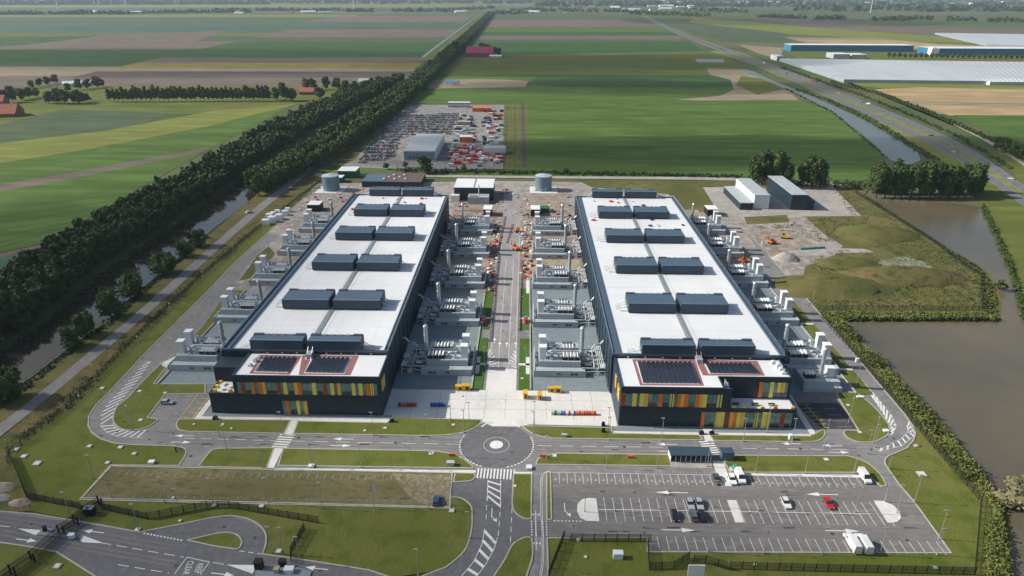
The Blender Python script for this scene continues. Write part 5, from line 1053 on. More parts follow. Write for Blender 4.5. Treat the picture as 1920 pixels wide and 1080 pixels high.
for i in range(7): b = MB(); xx = X0 + 14 + i * 2.6; yy = Y0 + 6 + (i % 3) * 6; b.box(xx, yy, AZ0 + 4.3, xx + 1.6, yy + 2, AZ0 + 5.0, taper=.1); part('roof_vent', b, 'white', o)
b = MB(); b.box(X0 - .1, Y0 - .1, AZ0 + 4.3, X0 + 16, Y0 + 20, AZ0 + 4.5); part('roof_panel', b, 'unit_blue', o)
bpx('green_shed', 634, 668, 334, 14, 5, ('green_paint', 'plant_light'), 'green walled shed with pale roof right of the left tank', 'shed', 5)
bpx('green_shed', 617, 642, 343, 8, 3.5, ('green_paint', 'membrane'), 'small green cabin just right of the left tank', 'shed', 3)
for xa, xb, yb, lab in ((907, 922, 407, 'left of the central road, far end'), (995, 1012, 407, 'right of the central road, far end'), (1326, 1345, 407, 'beside the right hall, far end'), (577, 600, 398, 'beside the left hall, far end')):
    bpx('switch_cabin', xa, xb, yb, 9, 4.5, ('fence_black', 'white'), 'black cabin with white roof ' + lab, 'cabin', 3)
bpx('white_cabin', 846, 861, 379, 5, 4, ('white', 'plant_light'), 'white cabin at the left front of the white roofed building', 'cabin', 2)
bpx('green_container', 1013, 1030, 400, 6, 2.6, ('green_paint', 'green_paint'), 'dark green container right of the black cabin by the central road', 'container', 4)
b1 = bpx('switch_house', 1387, 1409, 394.5, 42, 4.5, ('navy', 'plant_grey'), 'low dark blue switch house, left one on the gravel square', 'building', 4)
b2 = bpx('switch_house', 1412, 1440, 392.5, 44, 9, ('plant_light', 'plant_grey'), 'grey and white switch house in the middle of the gravel square', 'building', 4)
b = MB(); b.box(b2[1] - .1, b2[3] + .5, .5, b2[1] - .003, b2[3] + 43, 9.2); part('white_side', b, 'white', b2[0])
b3 = bpx('switch_house', 1481, 1510, 394.5, 50, 10, ('navy', 'plant_grey'), 'tall dark blue switch house, right one on the gravel square', 'building', 4, 'navy_side')
b = MB(); b.box(b3[2], b3[3] + .3, AZ0, b3[2] + 5, b3[3] + 14, 6.5); b.box(b3[2] + 1, b3[3] - .5, AZ0, b3[2] + 4.5, b3[3] + .295, 1.5, 0); part('annex', b, 'navy', b3[0])
# stacked cabins and sheds at the far side of the contractors' yard
X0, Y0 = G(840, 202); X1 = G(881, 202)[0]
for i in range(8):
    for lv in range(2):
        w_ = (X1 - X0) / 8; b = MB(); b.box(X0 + i * w_ + .08, Y0, ygz + lv * 3.0, X0 + (i + 1) * w_ - .08, Y0 + 9, ygz + lv * 3.0 + 2.9, 0, 0); b.box(X0 + i * w_ + .5, Y0 - .05, ygz + lv * 3 + 1, X0 + (i + 1) * w_ - .5, Y0 - .003, ygz + lv * 3 + 2.1, 1)
        solo('site_cabin', b, ['plant_light', 'glass_dark'], f'pale site cabin, {ORD[i]} from the left in the {"lower" if lv == 0 else "upper"} row of the stack', 'cabin', 'stacked site cabins')
for x, y, w_, d_, h, k, r, lab in ((886, 210, 22, 12, 4, 'orange', 'orange', 'tan and red striped store shed right of the stacked cabins'), (862, 268, 12, 9, 5, 'orange', 'white', 'orange hut with white roof in the middle of the yard'), (905, 290, 20, 12, 5, 'plant_light', 'plant_grey', 'pale grey store shed among red materials at the right of the yard'), (857, 205 + 30, 14, 8, 3, 'tan', 'sand', 'low sand coloured hut below the striped shed')):
    X, Y = G(x, y); bx('yard_shed', X, Y, X + w_, Y + d_, h, (k if k != 'tan' else 'sand', r), lab, 'shed', ygz)
CK = ['red', 'orange', 'white', 'blue_paint', 'plant_light', 'plant_grey', 'navy', 'rough_grass', 'teal', 'red', 'plant_light', 'unit_blue']
cm = {k: (MB().box(-3, -1.2, 0, 3, 1.2, 2.5).box(-2.95, -1.25, .1, -2.7, 1.25, 2.55).box(2.7, -1.25, .1, 2.95, 1.25, 2.55).box(-2.6, -1.22, .3, 2.6, 1.22, .5)).mesh('container', k) for k in set(CK)}
pm2 = {k: (MB().box(-1.4, -.9, 0, 1.4, .9, .25).box(-1.2, -.8, .25, .2, .7, 1.0, taper=.08).box(.3, -.7, .25, 1.3, .8, .7, taper=.05)).mesh('pallet_stack', k) for k in set(CK)}
MYD = PX([(868, 212), (943, 200), (942, 312), (840, 314), (835, 300), (850, 260)]); n = 0
names = dict(red='red', orange='orange', white='white', blue_paint='blue', plant_light='pale grey', plant_grey='grey', navy='dark blue', rough_grass='olive', teal='teal', unit_blue='slate blue')
while n < 200:
    x = rnd.uniform(840, 943); y = rnd.uniform(200, 314); X, Y = G(x, y)
    if not inside((X, Y), MYD) or (862 < x < 880 and 250 < y < 270) or (890 < x < 905 and y < 285): continue
    k = rnd.choice(['white', 'plant_light', 'plant_grey', 'navy', 'unit_blue', 'teal', 'blue_paint', 'red', 'orange', 'plant_light', 'rough_grass']) if y < 280 else rnd.choice(['red', 'orange', 'white', 'plant_grey', 'plant_light', 'red', 'unit_blue'])
    o = link('container', cm[k]); o.location = (X, Y, ygz); o.rotation_euler = (0, 0, rnd.choice([0, 0, PI / 2, .3, .1])); o.scale = (rnd.uniform(.5, 1.0), rnd.uniform(.8, 1.1), rnd.uniform(.5, 1.05)); n += 1
    tag(o, f'{names[k]} container or crate in the busy material yard right of the warehouse', 'container', f'{names[k]} containers in the material yard')
# loose material beside the roads between the halls
def scatter(n, X0_, X1_, Y0_, Y1_, keys, lab, grp, zz=None):
    for i in range(n):
        k = rnd.choice(keys); o = link('pallet_stack', pm2[k]); o.location = (rnd.uniform(X0_, X1_), rnd.uniform(Y0_, Y1_), AZ0 + .06 if zz is None else zz); o.rotation_euler = (0, 0, rnd.uniform(0, 3)); s_ = rnd.uniform(.35, .95); o.scale = (s_, s_, s_)
        tag(o, f'{names[k]} pallet of building material {lab}', 'pallet', f'{names[k]} pallets {grp}')
mix = ['red', 'orange', 'white', 'plant_light', 'plant_grey', 'navy', 'red', 'rough_grass']
scatter(95, -19.5, -14, 296, 412, mix, 'left of the unfinished central road', 'left of the central road'); scatter(80, -1.5, 4.2, 316, 412, mix, 'right of the unfinished central road', 'right of the central road')
scatter(70, -44, 30, 415, 485, mix, 'on the bare ground behind the halls', 'behind the halls'); scatter(26, -126, -110, 310, 425, mix, 'on the bare ground left of the left hall', 'left of the left hall')
scatter(22, 112, 122, 330, 425, mix, 'on the bare ground right of the right hall', 'right of the right hall'); scatter(45, -150, -105, 425, 485, mix, 'near the left tank', 'near the left tank')
scatter(14, -100, -50, 380, 410, ['red', 'plant_grey', 'plant_light', 'orange'], 'on the far end of the left hall roof', 'on the left hall roof', ZR + .1); scatter(22, 37, 88, 335, 410, ['red', 'plant_grey', 'plant_light', 'navy', 'orange'], 'on the far end of the right hall roof', 'on the right hall roof', ZR + .1)
# red and white barriers
def barrier():
    o = thing('road_barrier', '', 'barrier')
    for i in range(4): b = MB(); b.box(-1.2 + i * .6, -.06, .45, -.6 + i * .6, .06, 1.0); part('board', b, 'red' if i % 2 == 0 else 'white', o, world=False)
    for s_ in (-.9, .9): b = MB(); b.box(s_ - .1, -.35, 0, s_ + .1, .35, .14); b.box(s_ - .04, -.04, .14, s_ + .04, .04, .45); part('foot', b, 'fence_black', o, world=False)
    return o
BP = barrier(); bf = [True]
def barriers(p, q, step, lab):
    for (x, y), d in along([p, q], step):
        o = BP if bf[0] else copy_tree(BP); bf[0] = False; o.location = (x, y, AZ0 + .04); o.rotation_euler = (0, 0, math.atan2(d.y, d.x) + rnd.uniform(-.05, .05)); tag(o, 'red and white board barrier ' + lab, 'barrier', 'barriers ' + lab)
barriers((-13.9, 252), (-14.2, 350), 2.7, 'along the left kerb of the central road'); barriers((-2.1, 262), (-1.8, 345), 2.7, 'along the right kerb of the central road')
barriers((-44, 431), (-18, 431), 3, 'behind the left plants at the far end'); barriers((2, 432), (28, 432), 3, 'behind the right plants at the far end'); barriers((-15, 360), (-13, 420), 3, 'beside the unfinished stretch of road, left'); barriers((-10.5, 372), (-8, 405), 3, 'in the middle of the unfinished road')
barriers((-44, 420), (-16, 418), 2.6, 'beside the black cabin, left of the road'); barriers((3, 418), (29, 420), 2.6, 'beside the black cabin, right of the road'); barriers((-34, 372), (-18, 372), 2.6, 'on the sand between the left plants')
barriers((-20, 331), (-14.5, 331), 2.6, 'across the sand strip, left of the road'); barriers((0, 366), (6, 366), 2.6, 'across the sand, right of the road')
# excavators and lifts
def excavator(k, name='excavator', lift=False):
    o = thing(name, '', 'excavator' if not lift else 'boom lift'); P_ = lambda n, b, m_: part(n, b, m_, o, world=False)
    for sx in (-1.1, 1.1): b = MB(); b.box(sx - .3, -1.9, 0, sx + .3, 1.9, .8, taper=.12); P_('track', b, 'tyre')
    b = MB(); b.box(-1.3, -2.0, .9, 1.3, 1.5, 2.1, taper=.12); P_('body', b, k)
    b = MB(); b.box(-1.2, .1, 2.1, -.2, 1.5, 3.1, taper=.1); P_('cab', b, 'glass_dark')
    b = MB(); b.tube([(.3, 1.2, 1.8), (.3, 3.2, 4.4), (.3, 5.6, 4.6 if not lift else 8.6)], .28, 6); P_('boom', b, k)
    b = MB(); b.tube([(.3, 5.6, 4.6), (.3, 6.8, 1.9)] if not lift else [(.3, 5.6, 8.6), (.3, 8.0, 10.4)], .2, 6); P_('arm', b, k)
    b = MB(); b.box(-.3, 6.4, .9 if not lift else 10.2, .9, 7.4, 1.9 if not lift else 11.2, taper=.15); 
    if lift: b.v = [(v[0], v[1] + 1.4, v[2]) for v in b.v]
    P_('bucket' if not lift else 'basket', b, 'plant_grey'); return o
EXP = {}
for k, x, y, rz, lab, lf_ in (('orange', 968, 470, .5, 'orange excavator on the right of the central road', 0), ('orange', 1074, 437, -.6, 'orange boom lift beside the right hall wall', 1), ('orange', 840, 436, 0.2, 'dull orange boom lift in the shade of the left hall', 1), ('yellow', 1471, 448, 1.2, 'yellow excavator on the earthworks right of the halls', 0), ('orange', 1447, 458, 2, 'orange excavator on the earthworks, left of the yellow one', 0), ('orange', 1393, 492, 2.6, 'orange boom lift beside the right yard', 1), ('orange', 970, 436, 3.4, 'orange excavator farther up the central road', 0)):
    kk = (k, lf_)
    if kk not in EXP: EXP[kk] = o = excavator(k, 'boom_lift' if lf_ else 'excavator', lf_)
    else: o = copy_tree(EXP[kk])
    X, Y = G(x, y); o.location = (X, Y, AZ0 + .05); o.rotation_euler = (0, 0, rz); tag(o, lab, 'excavator' if not lf_ else 'boom lift', 'orange and yellow site machines')
for x, y, lab in ((906, 607, 'left'), (986, 607, 'right')):
    X, Y = G(x, y); o = thing('diesel_tank', f'small red fuel tank with pale top on the {lab} of the central road', 'tank', (X, Y, AZ0), 0, 'red tanks by the central road')
    b = MB(); b.cyl(X, Y, AZ0 + .3, AZ0 + 2.0, 1.25, 12, r2=1.05); part('shell', b, 'red', o); b = MB(); b.cyl(X, Y + 1.6, AZ0 + .5, AZ0 + 2.4, .9, 8); part('filter', b, 'tank_blue', o); b = MB(); b.box(X - 1.4, Y - 1, AZ0 + .1, X + 1.4, Y + 2.4, AZ0 + .3); part('base', b, 'plant_grey', o)
for i, (x, y, s_) in enumerate(((499, 422, 1.0), (511, 417, 1.1), (524, 412, 1.0), (512, 406, .8), (521, 402, .8), (535, 404, .9), (540, 398, .8), (506, 410, .9))):
    X, Y = G(x, y); b = MB(); b.box(X - 2.2 * s_, Y - 2 * s_, AZ0, X + 2.2 * s_, Y + 2 * s_, AZ0 + 3.2 * s_, taper=.2); b.box(X - 2.25 * s_, Y - 2.05 * s_, AZ0 + 1.4, X + 2.25 * s_, Y + 2.05 * s_, AZ0 + 1.55); b.box(X - 1.2, Y - 1, AZ0 + 3.2 * s_, X + 1, Y + 1, AZ0 + 3.4 * s_); solo('wrapped_crate', b, 'white', f'white wrapped crate beside the left ring road, {ORD[i]} of the cluster from the near end', 'crate', 'white wrapped crates')
for i in range(5): X, Y = G(1500 + i * 9, 469 - i * .6); b = MB(); b.tube([(X, Y, .9), (X + 3.0, Y + .3, .9)], .7, 8); solo('pipe', b, 'teal', f'green pipe section, {ORD[i]} from the left in the line on the earthworks', 'pipe', 'green pipes on the earthworks')
# soil heaps
def heap(x, y, rx, ry, h, k, lab):
    X, Y = G(x, y); b = MB(); N, R_ = 20, 6; rr = random.Random(int(x)); V = []
    for j in range(R_ + 1):
        for i in range(N): t = j / R_; a = 2 * PI * i / N; q = (1 - t) * (1 + rr.uniform(-.12, .12)); V.append((X + rx * q * math.cos(a), Y + ry * q * math.sin(a), .15 + h * math.sin(t * PI / 2) * (1 + rr.uniform(-.08, .08) * (t > 0))))
    b.v = V
    for j in range(R_):
        for i in range(N): b.f.append((j * N + i, j * N + (i + 1) % N, (j + 1) * N + (i + 1) % N, (j + 1) * N + i)); b.m.append(0)
    return solo('soil_heap', b, k, lab, 'soil heap', smooth=True)
heap(1473, 487, 8, 6, 4, 'gravel', 'pale grey gravel heap on the earthworks'); heap(1640, 440, 26, 16, 5, 'rough_grass', 'round grass covered mound right of the earthworks'); heap(1690, 520, 34, 14, 5, 'verge', 'long low weedy mound beside the pond'); heap(1560, 540, 30, 18, 5, 'rough_grass', 'yellow green mound in front of the earthworks'); heap(1590, 495, 18, 10, 3.5, 'rough_grass', 'small grassy mound between the larger ones')
heap(4, 915, 4, 2.6, 1.2, 'sand', 'pale sand heap at the left edge near the fence'); heap(38, 944, 3.4, 2.0, .9, 'dirt', 'brown soil heap beside the fence corner at the left'); heap(0, 935, 3.6, 2, .8, 'gravel', 'grey rubble heap at the left edge above the entrance road')
# plaza furniture
for x, y, w_, d_, h, lab in ((861, 733, 3.2, 1.8, 2.2, 'yellow framed store cage at the left edge of the plaza'), (874, 733, 3.4, 2.2, 2.6, 'yellow store box with dark opening at the left edge of the plaza'), (985, 747, 1.8, 3.6, 2.8, 'tall yellow box standing alone on the plaza'), (1012, 749, 1.8, 3.8, 2.6, 'yellow box on the plaza, left of the twin cages'), (1033, 736, 3.0, 1.8, 2.0, 'pale orange cage, left of the pair by the right yard'), (1044, 737, 3.4, 2.0, 2.4, 'yellow cage with dark openings, right of the pair by the right yard')):
    w_ *= .8; d_ *= .75; h *= .8
    X, Y = G(x, y); o = thing('store_cage', lab, 'store cage', (X, Y, PZ), 0, 'yellow cages on the plaza')
    b = MB(); b.box(X - w_ / 2, Y - d_ / 2, PZ, X + w_ / 2, Y + d_ / 2, PZ + h); part('body', b, 'yellow', o)
    b = MB(); b.box(X - .1, Y - d_ / 2 - .06, PZ + .4, X + w_ / 2 - .3, Y - d_ / 2 - .003, PZ + h - .4); part('opening', b, 'louvre', o)
    b = MB(); b.box(X - w_ / 2 - .1, Y - d_ / 2 - .1, PZ + h, X + w_ / 2 + .1, Y + d_ / 2 + .1, PZ + h + .15); part('top', b, 'yellow', o)
def bins(xa, xb, y, cols, lab):
    n = len(cols)
    for i, k in enumerate(cols):
        X, Y = G(xa + (xb - xa) * (i + .5) / n, y); w_ = (G(xb, y)[0] - G(xa, y)[0]) / n - .12; b = MB(); b.box(X - w_ / 2, Y - .55, PZ, X + w_ / 2, Y + .55, PZ + 1.0, taper=.06); b.box(X - w_ / 2, Y - .6, PZ + 1.0, X + w_ / 2, Y + .6, PZ + 1.12)
        solo('waste_bin', b, k, f'{names.get(k, "green")} waste bin, {ORD[i]} from left, {lab}', 'bin', 'rows of waste bins on the plaza')
names['green_paint'] = 'green'; names['car_grey'] = 'dark grey'
bins(747, 782, 763.5, ['green_paint', 'orange', 'car_grey', 'red', 'red', 'red', 'car_grey'], 'left of the plaza, mixed group'); bins(807, 836, 763.5, ['blue_paint'] * 6, 'left of the plaza, all blue group')
bins(1033, 1050, 779, ['plant_grey', 'green_paint', 'plant_grey'], 'right of the plaza, grey group'); bins(1051, 1118, 779.5, ['blue_paint', 'blue_paint', 'plant_light', 'red', 'plant_light', 'blue_paint', 'orange', 'red', 'orange', 'red', 'red', 'red', 'orange', 'red'], 'right of the plaza, long group')
b = MB()
for x, y in ((1131, 800), (1131, 812)): X, Y = G(x, y); b = MB(); b.box(X - .6, Y - .5, PZ, X + .6, Y + .5, PZ + 1.2, taper=.1); b.cyl(X, Y, PZ + 1.2, PZ + 1.4, .4, 8); solo('litter_bin', b, 'fence_black', f'black bin at the left end of the pavement before the right offices, {"far" if y == 800 else "near"} one', 'bin')
for i, (x, y) in enumerate(((1315, 816), (1334, 816), (735, 793), (404, 788))): X, Y = G(x, y); b = MB(); b.box(X - .8, Y - .6, PZ, X + .8, Y + .6, PZ + 1.0, taper=.15); b.cyl(X + .2, Y, PZ + 1, PZ + 1.25, .4, 8); solo('planter', b, 'fence_black', 'dark planter ' + ['left of the right entrance path', 'right of the right entrance path', 'at the right end of the left pavement', 'at the left end of the left pavement'][i], 'planter')
# bicycle shelter and things around it
X0, Y0 = G(1257, 868); X1 = G(1331, 868)[0]; sh = thing('bicycle_shelter', 'long dark roofed bicycle shelter between the front road and the staff car park', 'shelter', (X0, Y0, PZ))
b = MB(); b.prism([(X0 - .3, Y0 - .3), (X1 + .3, Y0 - .3), (X1 + .3, Y0 + 4.2), (X0 - .3, Y0 + 4.2)], PZ + 2.4, PZ + 2.6); part('roof', b, 'unit_dark', sh)
b = MB(); b.box(X0, Y0 + 3.9, PZ, X1, Y0 + 4.1, PZ + 2.4); part('back_wall', b, 'grille', sh)
for i in range(9): b = MB(); x = X0 + (X1 - X0) * i / 8; b.box(x - .07, Y0 - .07, PZ, x + .07, Y0 + .07, PZ + 2.4); part('post', b, 'plant_light', sh)
for s_, nm in ((X0, 'left'), (X1, 'right')): b = MB(); b.box(s_ - .06, Y0 + .1, PZ, s_ + .06, Y0 + 3.89, PZ + 2.4); part('side_panel', b, 'plant_light' if nm == 'left' else 'grille', sh)
for i in range(18): b = MB(); x = X0 + .8 + (X1 - X0 - 1.6) * i / 17; b.tube([(x, Y0 + 1.2, PZ), (x, Y0 + 1.2, PZ + .8), (x, Y0 + 2.0, PZ + .8), (x, Y0 + 2.0, PZ)], .05, 4); part('cycle_stand', b, 'rail', sh)
X, Y = G(1363, 866); bx('smoking_shelter', X - 1.8, Y, X + 1.8, Y + 2.6, 2.6, ('unit_blue', 'unit_dark'), 'small slate blue shelter right of the zebra crossing', 'shelter', PZ)
X, Y = G(1377, 882); o = thing('fuel_tank', 'small green tank on a pale slab beside the white vans', 'tank', (X, Y, PZ)); b = MB(); b.cyl(X, Y, PZ + .2, PZ + 1.7, .9, 12, r2=.5); part('shell', b, 'teal', o); b = MB(); b.box(X - 1.4, Y - .9, PZ, X + 1.4, Y + .9, PZ + .2); part('base', b, 'concrete', o)
for x, y, lab in ((1182, 860, 'on the lawn left of the bicycle shelter'), (1372, 860, 'right of the slate shelter'), (846, 858, 'beside the roundabout') if False else (1018, 858, 'on the grass right of the roundabout'), (848, 856, 'on the grass left of the roundabout')):
    X, Y = G(x, y); b = MB()
    for k in range(3): b.box(X - 1 + k * .15, Y - .5 + k * .35, PZ + .05, X + 1 - k * .1, Y - .3 + k * .35, PZ + .9 - k * .1)
    solo('barrier_stack', b, 'orange', 'stack of orange barrier boards ' + lab, 'barrier stack', 'stacks of orange barrier boards')
# flag, signs, cabinets
X, Y = G(702, 956); o = thing('flagpole', 'tall pole with a hanging white flag beside the overgrown car park', 'flagpole', (X, Y, .2)); b = MB(); b.cyl(X, Y, .2, 10, .1, 6); part('pole', b, 'pole', o)
b = MB(); b.face([(X + .05, Y, 8.9), (X + .9, Y - .1, 8.3), (X + .8, Y + .1, 6.2), (X + .05, Y, 6.4)]); b.face([(X + .05, Y + .04, 8.9), (X + .05, Y + .04, 6.4), (X + .8, Y + .15, 6.2), (X + .9, Y - .06, 8.3)]); part('flag', b, 'white', o)
for x, y, l, wd, h, k, lab in ((1158, 1047, 2.4, 1.4, 1.8, 'plant_light', 'pale cabinet on the square lawn left of the staff car park'), (584, 877, 1.5, 1.1, .7, 'plant_light', 'pale low cabinet on the lawn beside the front path'), (992, 880, 1.6, 1.6, .8, 'plant_light', 'square pale cabinet between roundabout and bicycle path'), (845, 874, 2.2, 1.2, 1.4, 'plant_grey', 'grey cabinet on the lawn left of the roundabout'), (1481, 826, 1.0, .9, 2.0, 'white', 'upright white cabinet before the right hand offices'), (1058, 821, 1.6, .8, 1.2, 'plant_grey', 'grey meter box on the grass right of the plaza'), (1606, 680, 1, 1, 1.6, 'plant_light', 'pale post cabinet beside the right ring road'), (285, 870, 1.6, 1.2, .8, 'white', 'white cabinet above the overgrown car park'), (1612, 747, 2.4, .9, .6, 'white', 'long white bench box on the grass by the right ring road'), (1660, 811, 1.5, 1.2, .7, 'white', 'white box at the bottom of the right grass island')):
    X, Y = G(x, y); b = MB(); b.box(X - l / 2, Y - wd / 2, .2, X + l / 2, Y + wd / 2, .2 + h); b.box(X - l / 2 - .1, Y - wd / 2 - .1, .2 + h, X + l / 2 + .1, Y + wd / 2 + .1, .3 + h); solo('cabinet', b, k, lab, 'cabinet')
X, Y = G(1303, 1084); b = MB(); b.box(X - 2, Y - .3, 1, X + 2, Y - .1, 4.4); b.box(X - 1.7, Y, .1, X - 1.5, Y + .2, 4.2); b.box(X + 1.5, Y, .1, X + 1.7, Y + .2, 4.2); solo('sign_board', b, 'white', 'blank white board on the lawn at the bottom edge', 'sign')
X, Y = G(1118, 1086); b = MB(); b.box(X - 4, Y - 1, .1, X + 4.4, Y + .4, .5); solo('concrete_slab', b, 'concrete', 'pale concrete slab at the bottom edge of the square lawn', 'slab')
cov = [(192, 729, 1.7), (262, 735, 1.5), (310, 738, 1.3), (264, 789, 1.5), (30, 844, 1.8), (45, 857, 1.8), (168, 838, 1.5), (226, 840, 1.6), (252, 852, 1.4), (70, 870, 2.2), (202, 869, 1.4), (364, 797, .9), (418, 797, 1), (434, 805, .9), (722, 804, 1.2), (684, 809, 1), (808, 852, 1.4), (850, 798, 1.2), (810, 851, 1.4), (1040, 856, 1.5), (1549, 863, 1.5), (1728, 890, 2.4), (847, 959, 1.6), (490, 951, 1.5), (402, 949, 1.3), (523, 1035, 1.5), (258, 995, 1.5), (108, 1063, 1.7), (1084, 1014, 1), (1098, 1046, .9), (1590, 761, 1.2), (1612, 812, 1.3), (1717, 837, 1.2), (979, 711, 1.1), (867, 744, .9), (1416, 1010 + 50, .8), (1754, 1066, 1), (965, 913, 1.1), (325, 935, .9), (338, 978, .9)]
for i, (x, y, s_) in enumerate(cov):
    X, Y = G(x, y, .2); b = MB(); b.box(X - s_ / 2, Y - s_ / 2, .1, X + s_ / 2, Y + s_ / 2, AZ0 + .26, 0, taper=.02); b.box(X - s_ / 3, Y - s_ / 3, AZ0 + .26, X + s_ / 3, Y + s_ / 3, AZ0 + .3, 1)
    solo('manhole_cover', b, ['kerb', 'concrete'], 'pale square manhole cover set in the mown grass around the site', 'manhole cover', 'manhole covers in the grass')
# ================================================================== TREES AND HEDGES
def leafq(mb, c, s_, rr, mi=0, up=.3):
    n = Vector((rr.gauss(0, 1), rr.gauss(0, 1), rr.gauss(0, 1) + up)).normalized(); u = n.orthogonal().normalized(); v = n.cross(u); a = rr.uniform(0, 6.28)
    u, v = (math.cos(a) * u + math.sin(a) * v), (-math.sin(a) * u + math.cos(a) * v); k = rr.uniform(.6, 1.2) * s_
    mb.face([tuple(c - u * k * .5 - v * k * .35), tuple(c + u * k * .4 - v * k * .5), tuple(c + u * k * .5 + v * k * .4), tuple(c - u * k * .3 + v * k * .5)], mi)
def crown(seed, R_, h0, h1, n, s_, m_, lobes=9, col=False):
    rr = random.Random(seed); b = MB(); L_ = []
    for i in range(lobes):
        a = i * 2.4 + rr.uniform(-.4, .4); q = rr.uniform(.3, .6) * (0.6 if col else 1); t = rr.uniform(.18, .85) if not col else (i + .5) / lobes
        L_.append((Vector((math.cos(a) * q * R_, math.sin(a) * q * R_, h0 + (h1 - h0) * t)), R_ * rr.uniform(.34, .58) * (1.25 - .6 * abs(t - .4)), (h1 - h0) * rr.uniform(.16, .26) * (.8 if col else 1)))
    L_.append((Vector((0, 0, (h0 + h1) / 2)), R_ * .62, (h1 - h0) * .4))
    for i in range(n):
        c, r, hh = rr.choice(L_); d = Vector((rr.gauss(0, 1), rr.gauss(0, 1), rr.gauss(0, 1))).normalized(); q = rr.uniform(.72, 1.08)
        leafq(b, c + Vector((d.x * r, d.y * r, d.z * hh)) * 1.0 * q - c * (q - 1) * 0 if False else c + Vector((d.x * r * q, d.y * r * q, d.z * hh * q)), s_, rr)
    for c, r, hh in L_:                                     # dense inner mass
        N = 7; bi = len(b.v)
        for j in range(1, 4):
            for k in range(N): t = PI * j / 4; a = 2 * PI * k / N; b.v.append((c.x + r * .72 * math.sin(t) * math.cos(a), c.y + r * .72 * math.sin(t) * math.sin(a), c.z + hh * .75 * math.cos(t)))
        b.v += [(c.x, c.y, c.z + hh * .75), (c.x, c.y, c.z - hh * .75)]
        for j in range(2):
            for k in range(N): b.f.append((bi + j * N + k, bi + (j + 1) * N + k, bi + (j + 1) * N + (k + 1) % N, bi + j * N + (k + 1) % N)); b.m.append(0)
        for k in range(N): b.f.append((bi + 3 * N, bi + k, bi + (k + 1) % N)); b.m.append(0); b.f.append((bi + 3 * N + 1, bi + 2 * N + (k + 1) % N, bi + 2 * N + k)); b.m.append(0)
    return b.mesh('crown', m_)
def trunk(h, r, m_='bark'):
    b = MB(); b.cyl(0, 0, -.3, h, r, 7, r2=r * .55)
    for a in (.4, 2.5, 4.4): b.tube([(0, 0, h * .7), (math.cos(a) * h * .22, math.sin(a) * h * .22, h * 1.05)], r * .35, 4)
    return b.mesh('trunk', m_)
TM = {'dense': [crown(11 + i, 5.0, 1.6, 13, 520, 1.25, m_) for i, m_ in enumerate(['leaf_dark', 'leaf_dark', 'leaf_mid', 'leaf_dark'])], 'green': [crown(31 + i, 5.0, 1.4, 13, 520, 1.2, m_) for i, m_ in enumerate(['leaf_mid', 'leaf_olive', 'leaf_mid'])],
      'bush': [crown(51 + i, 5.3, .2, 11, 950, .95, m_, 16) for i, m_ in enumerate(['leaf_mid', 'leaf_mid'])], 'poplar': [crown(71 + i, 5.2, 4.5, 16.5, 380, 1.2, 'leaf_mid', 9, True) for i in range(3)], 'tall': [crown(91 + i, 5.2, 2, 24, 800, 1.25, m_, 13) for i, m_ in enumerate(['leaf_dark', 'leaf_dark', 'leaf_mid'])],
      'small': [crown(111 + i, 2.2, .3, 4.5, 90, 1.0, 'leaf_mid', 4) for i in range(2)], 'pale': [crown(131, 5.0, .2, 6.5, 420, .8, 'leaf_pale', 12)]}
TT = {'dense': trunk(6, .35), 'green': trunk(6, .35), 'bush': trunk(3, .3), 'poplar': trunk(9, .26), 'tall': trunk(11, .5), 'small': trunk(1.5, .12), 'pale': trunk(2, .2)}
def tree(kind, X, Y, s_, label, group=None, cat='tree', zs=1.0):
    o = thing('tree' if kind != 'small' else 'shrub', label, cat, (X, Y, RZ - .02), rnd.uniform(0, 6.28), group); v = rnd.uniform(.88, 1.12); o.scale = (s_ * v, s_ * v, s_ * zs * rnd.uniform(.9, 1.12))
    link('crown', rnd.choice(TM[kind]), o); link('trunk', TT[kind], o); return o
def lerp(a, b, t): return (a[0] + (b[0] - a[0]) * t, a[1] + (b[1] - a[1]) * t)
def resamp(P_, n):
    Ls = [math.dist(a, b) for a, b in zip(P_, P_[1:])]; T = sum(Ls); out = []
    for i in range(n):
        d = T * i / (n - 1); k = 0
        while k < len(Ls) - 1 and d > Ls[k]: d -= Ls[k]; k += 1
        out.append(lerp(P_[k], P_[k + 1], min(1, d / Ls[k])))
    return out
def belt(La, Lb, spacing, rows):
    A, B = PX(La), PX(Lb); T = sum(math.dist(a, b) for a, b in zip(B, B[1:])); n = int(T / spacing); A, B = resamp(A, n), resamp(B, n)
    return [(lerp(A[i], B[i], (r + .5) / rows)[0] + rnd.uniform(-2, 2), lerp(A[i], B[i], (r + .5) / rows)[1] + rnd.uniform(-2.5, 2.5) + (r % 2) * spacing / 2) for i in range(n) for r in range(rows)]
RA = belt([(-140, 655), (0, 566), (85, 498), (180, 440), (275, 392), (400, 318), (533, 238), (650, 188), (705, 163)], [(-140, 742), (0, 653), (80, 600), (147, 538), (222, 485), (371, 387), (475, 314), (556, 264), (640, 218), (705, 184), (760, 155)], 8.5, 4)
RB2 = belt([(470, 352), (545, 306), (628, 255), (692, 212), (760, 166), (820, 116), (870, 72), (915, 26)], [(490, 368), (586, 322), (676, 272), (738, 222), (796, 170), (846, 118), (888, 72), (927, 26)], 8.5, 3)
RA.sort(key=lambda p: math.hypot(*p)); RB2.sort(key=lambda p: math.hypot(*p)); print('belt trees', len(RA), len(RB2))
for i, (X, Y) in enumerate(RA[:110]): tree('dense', X, Y, 1.06, 'dense dark tree in the thick belt on the far bank of the left canal', 'dark trees of the belt left of the canal')
for i, (X, Y) in enumerate(RB2[:50]): tree('green', X, Y, 1.1, 'mid green tree in the row between the canal and the fields', 'green trees of the row right of the canal')
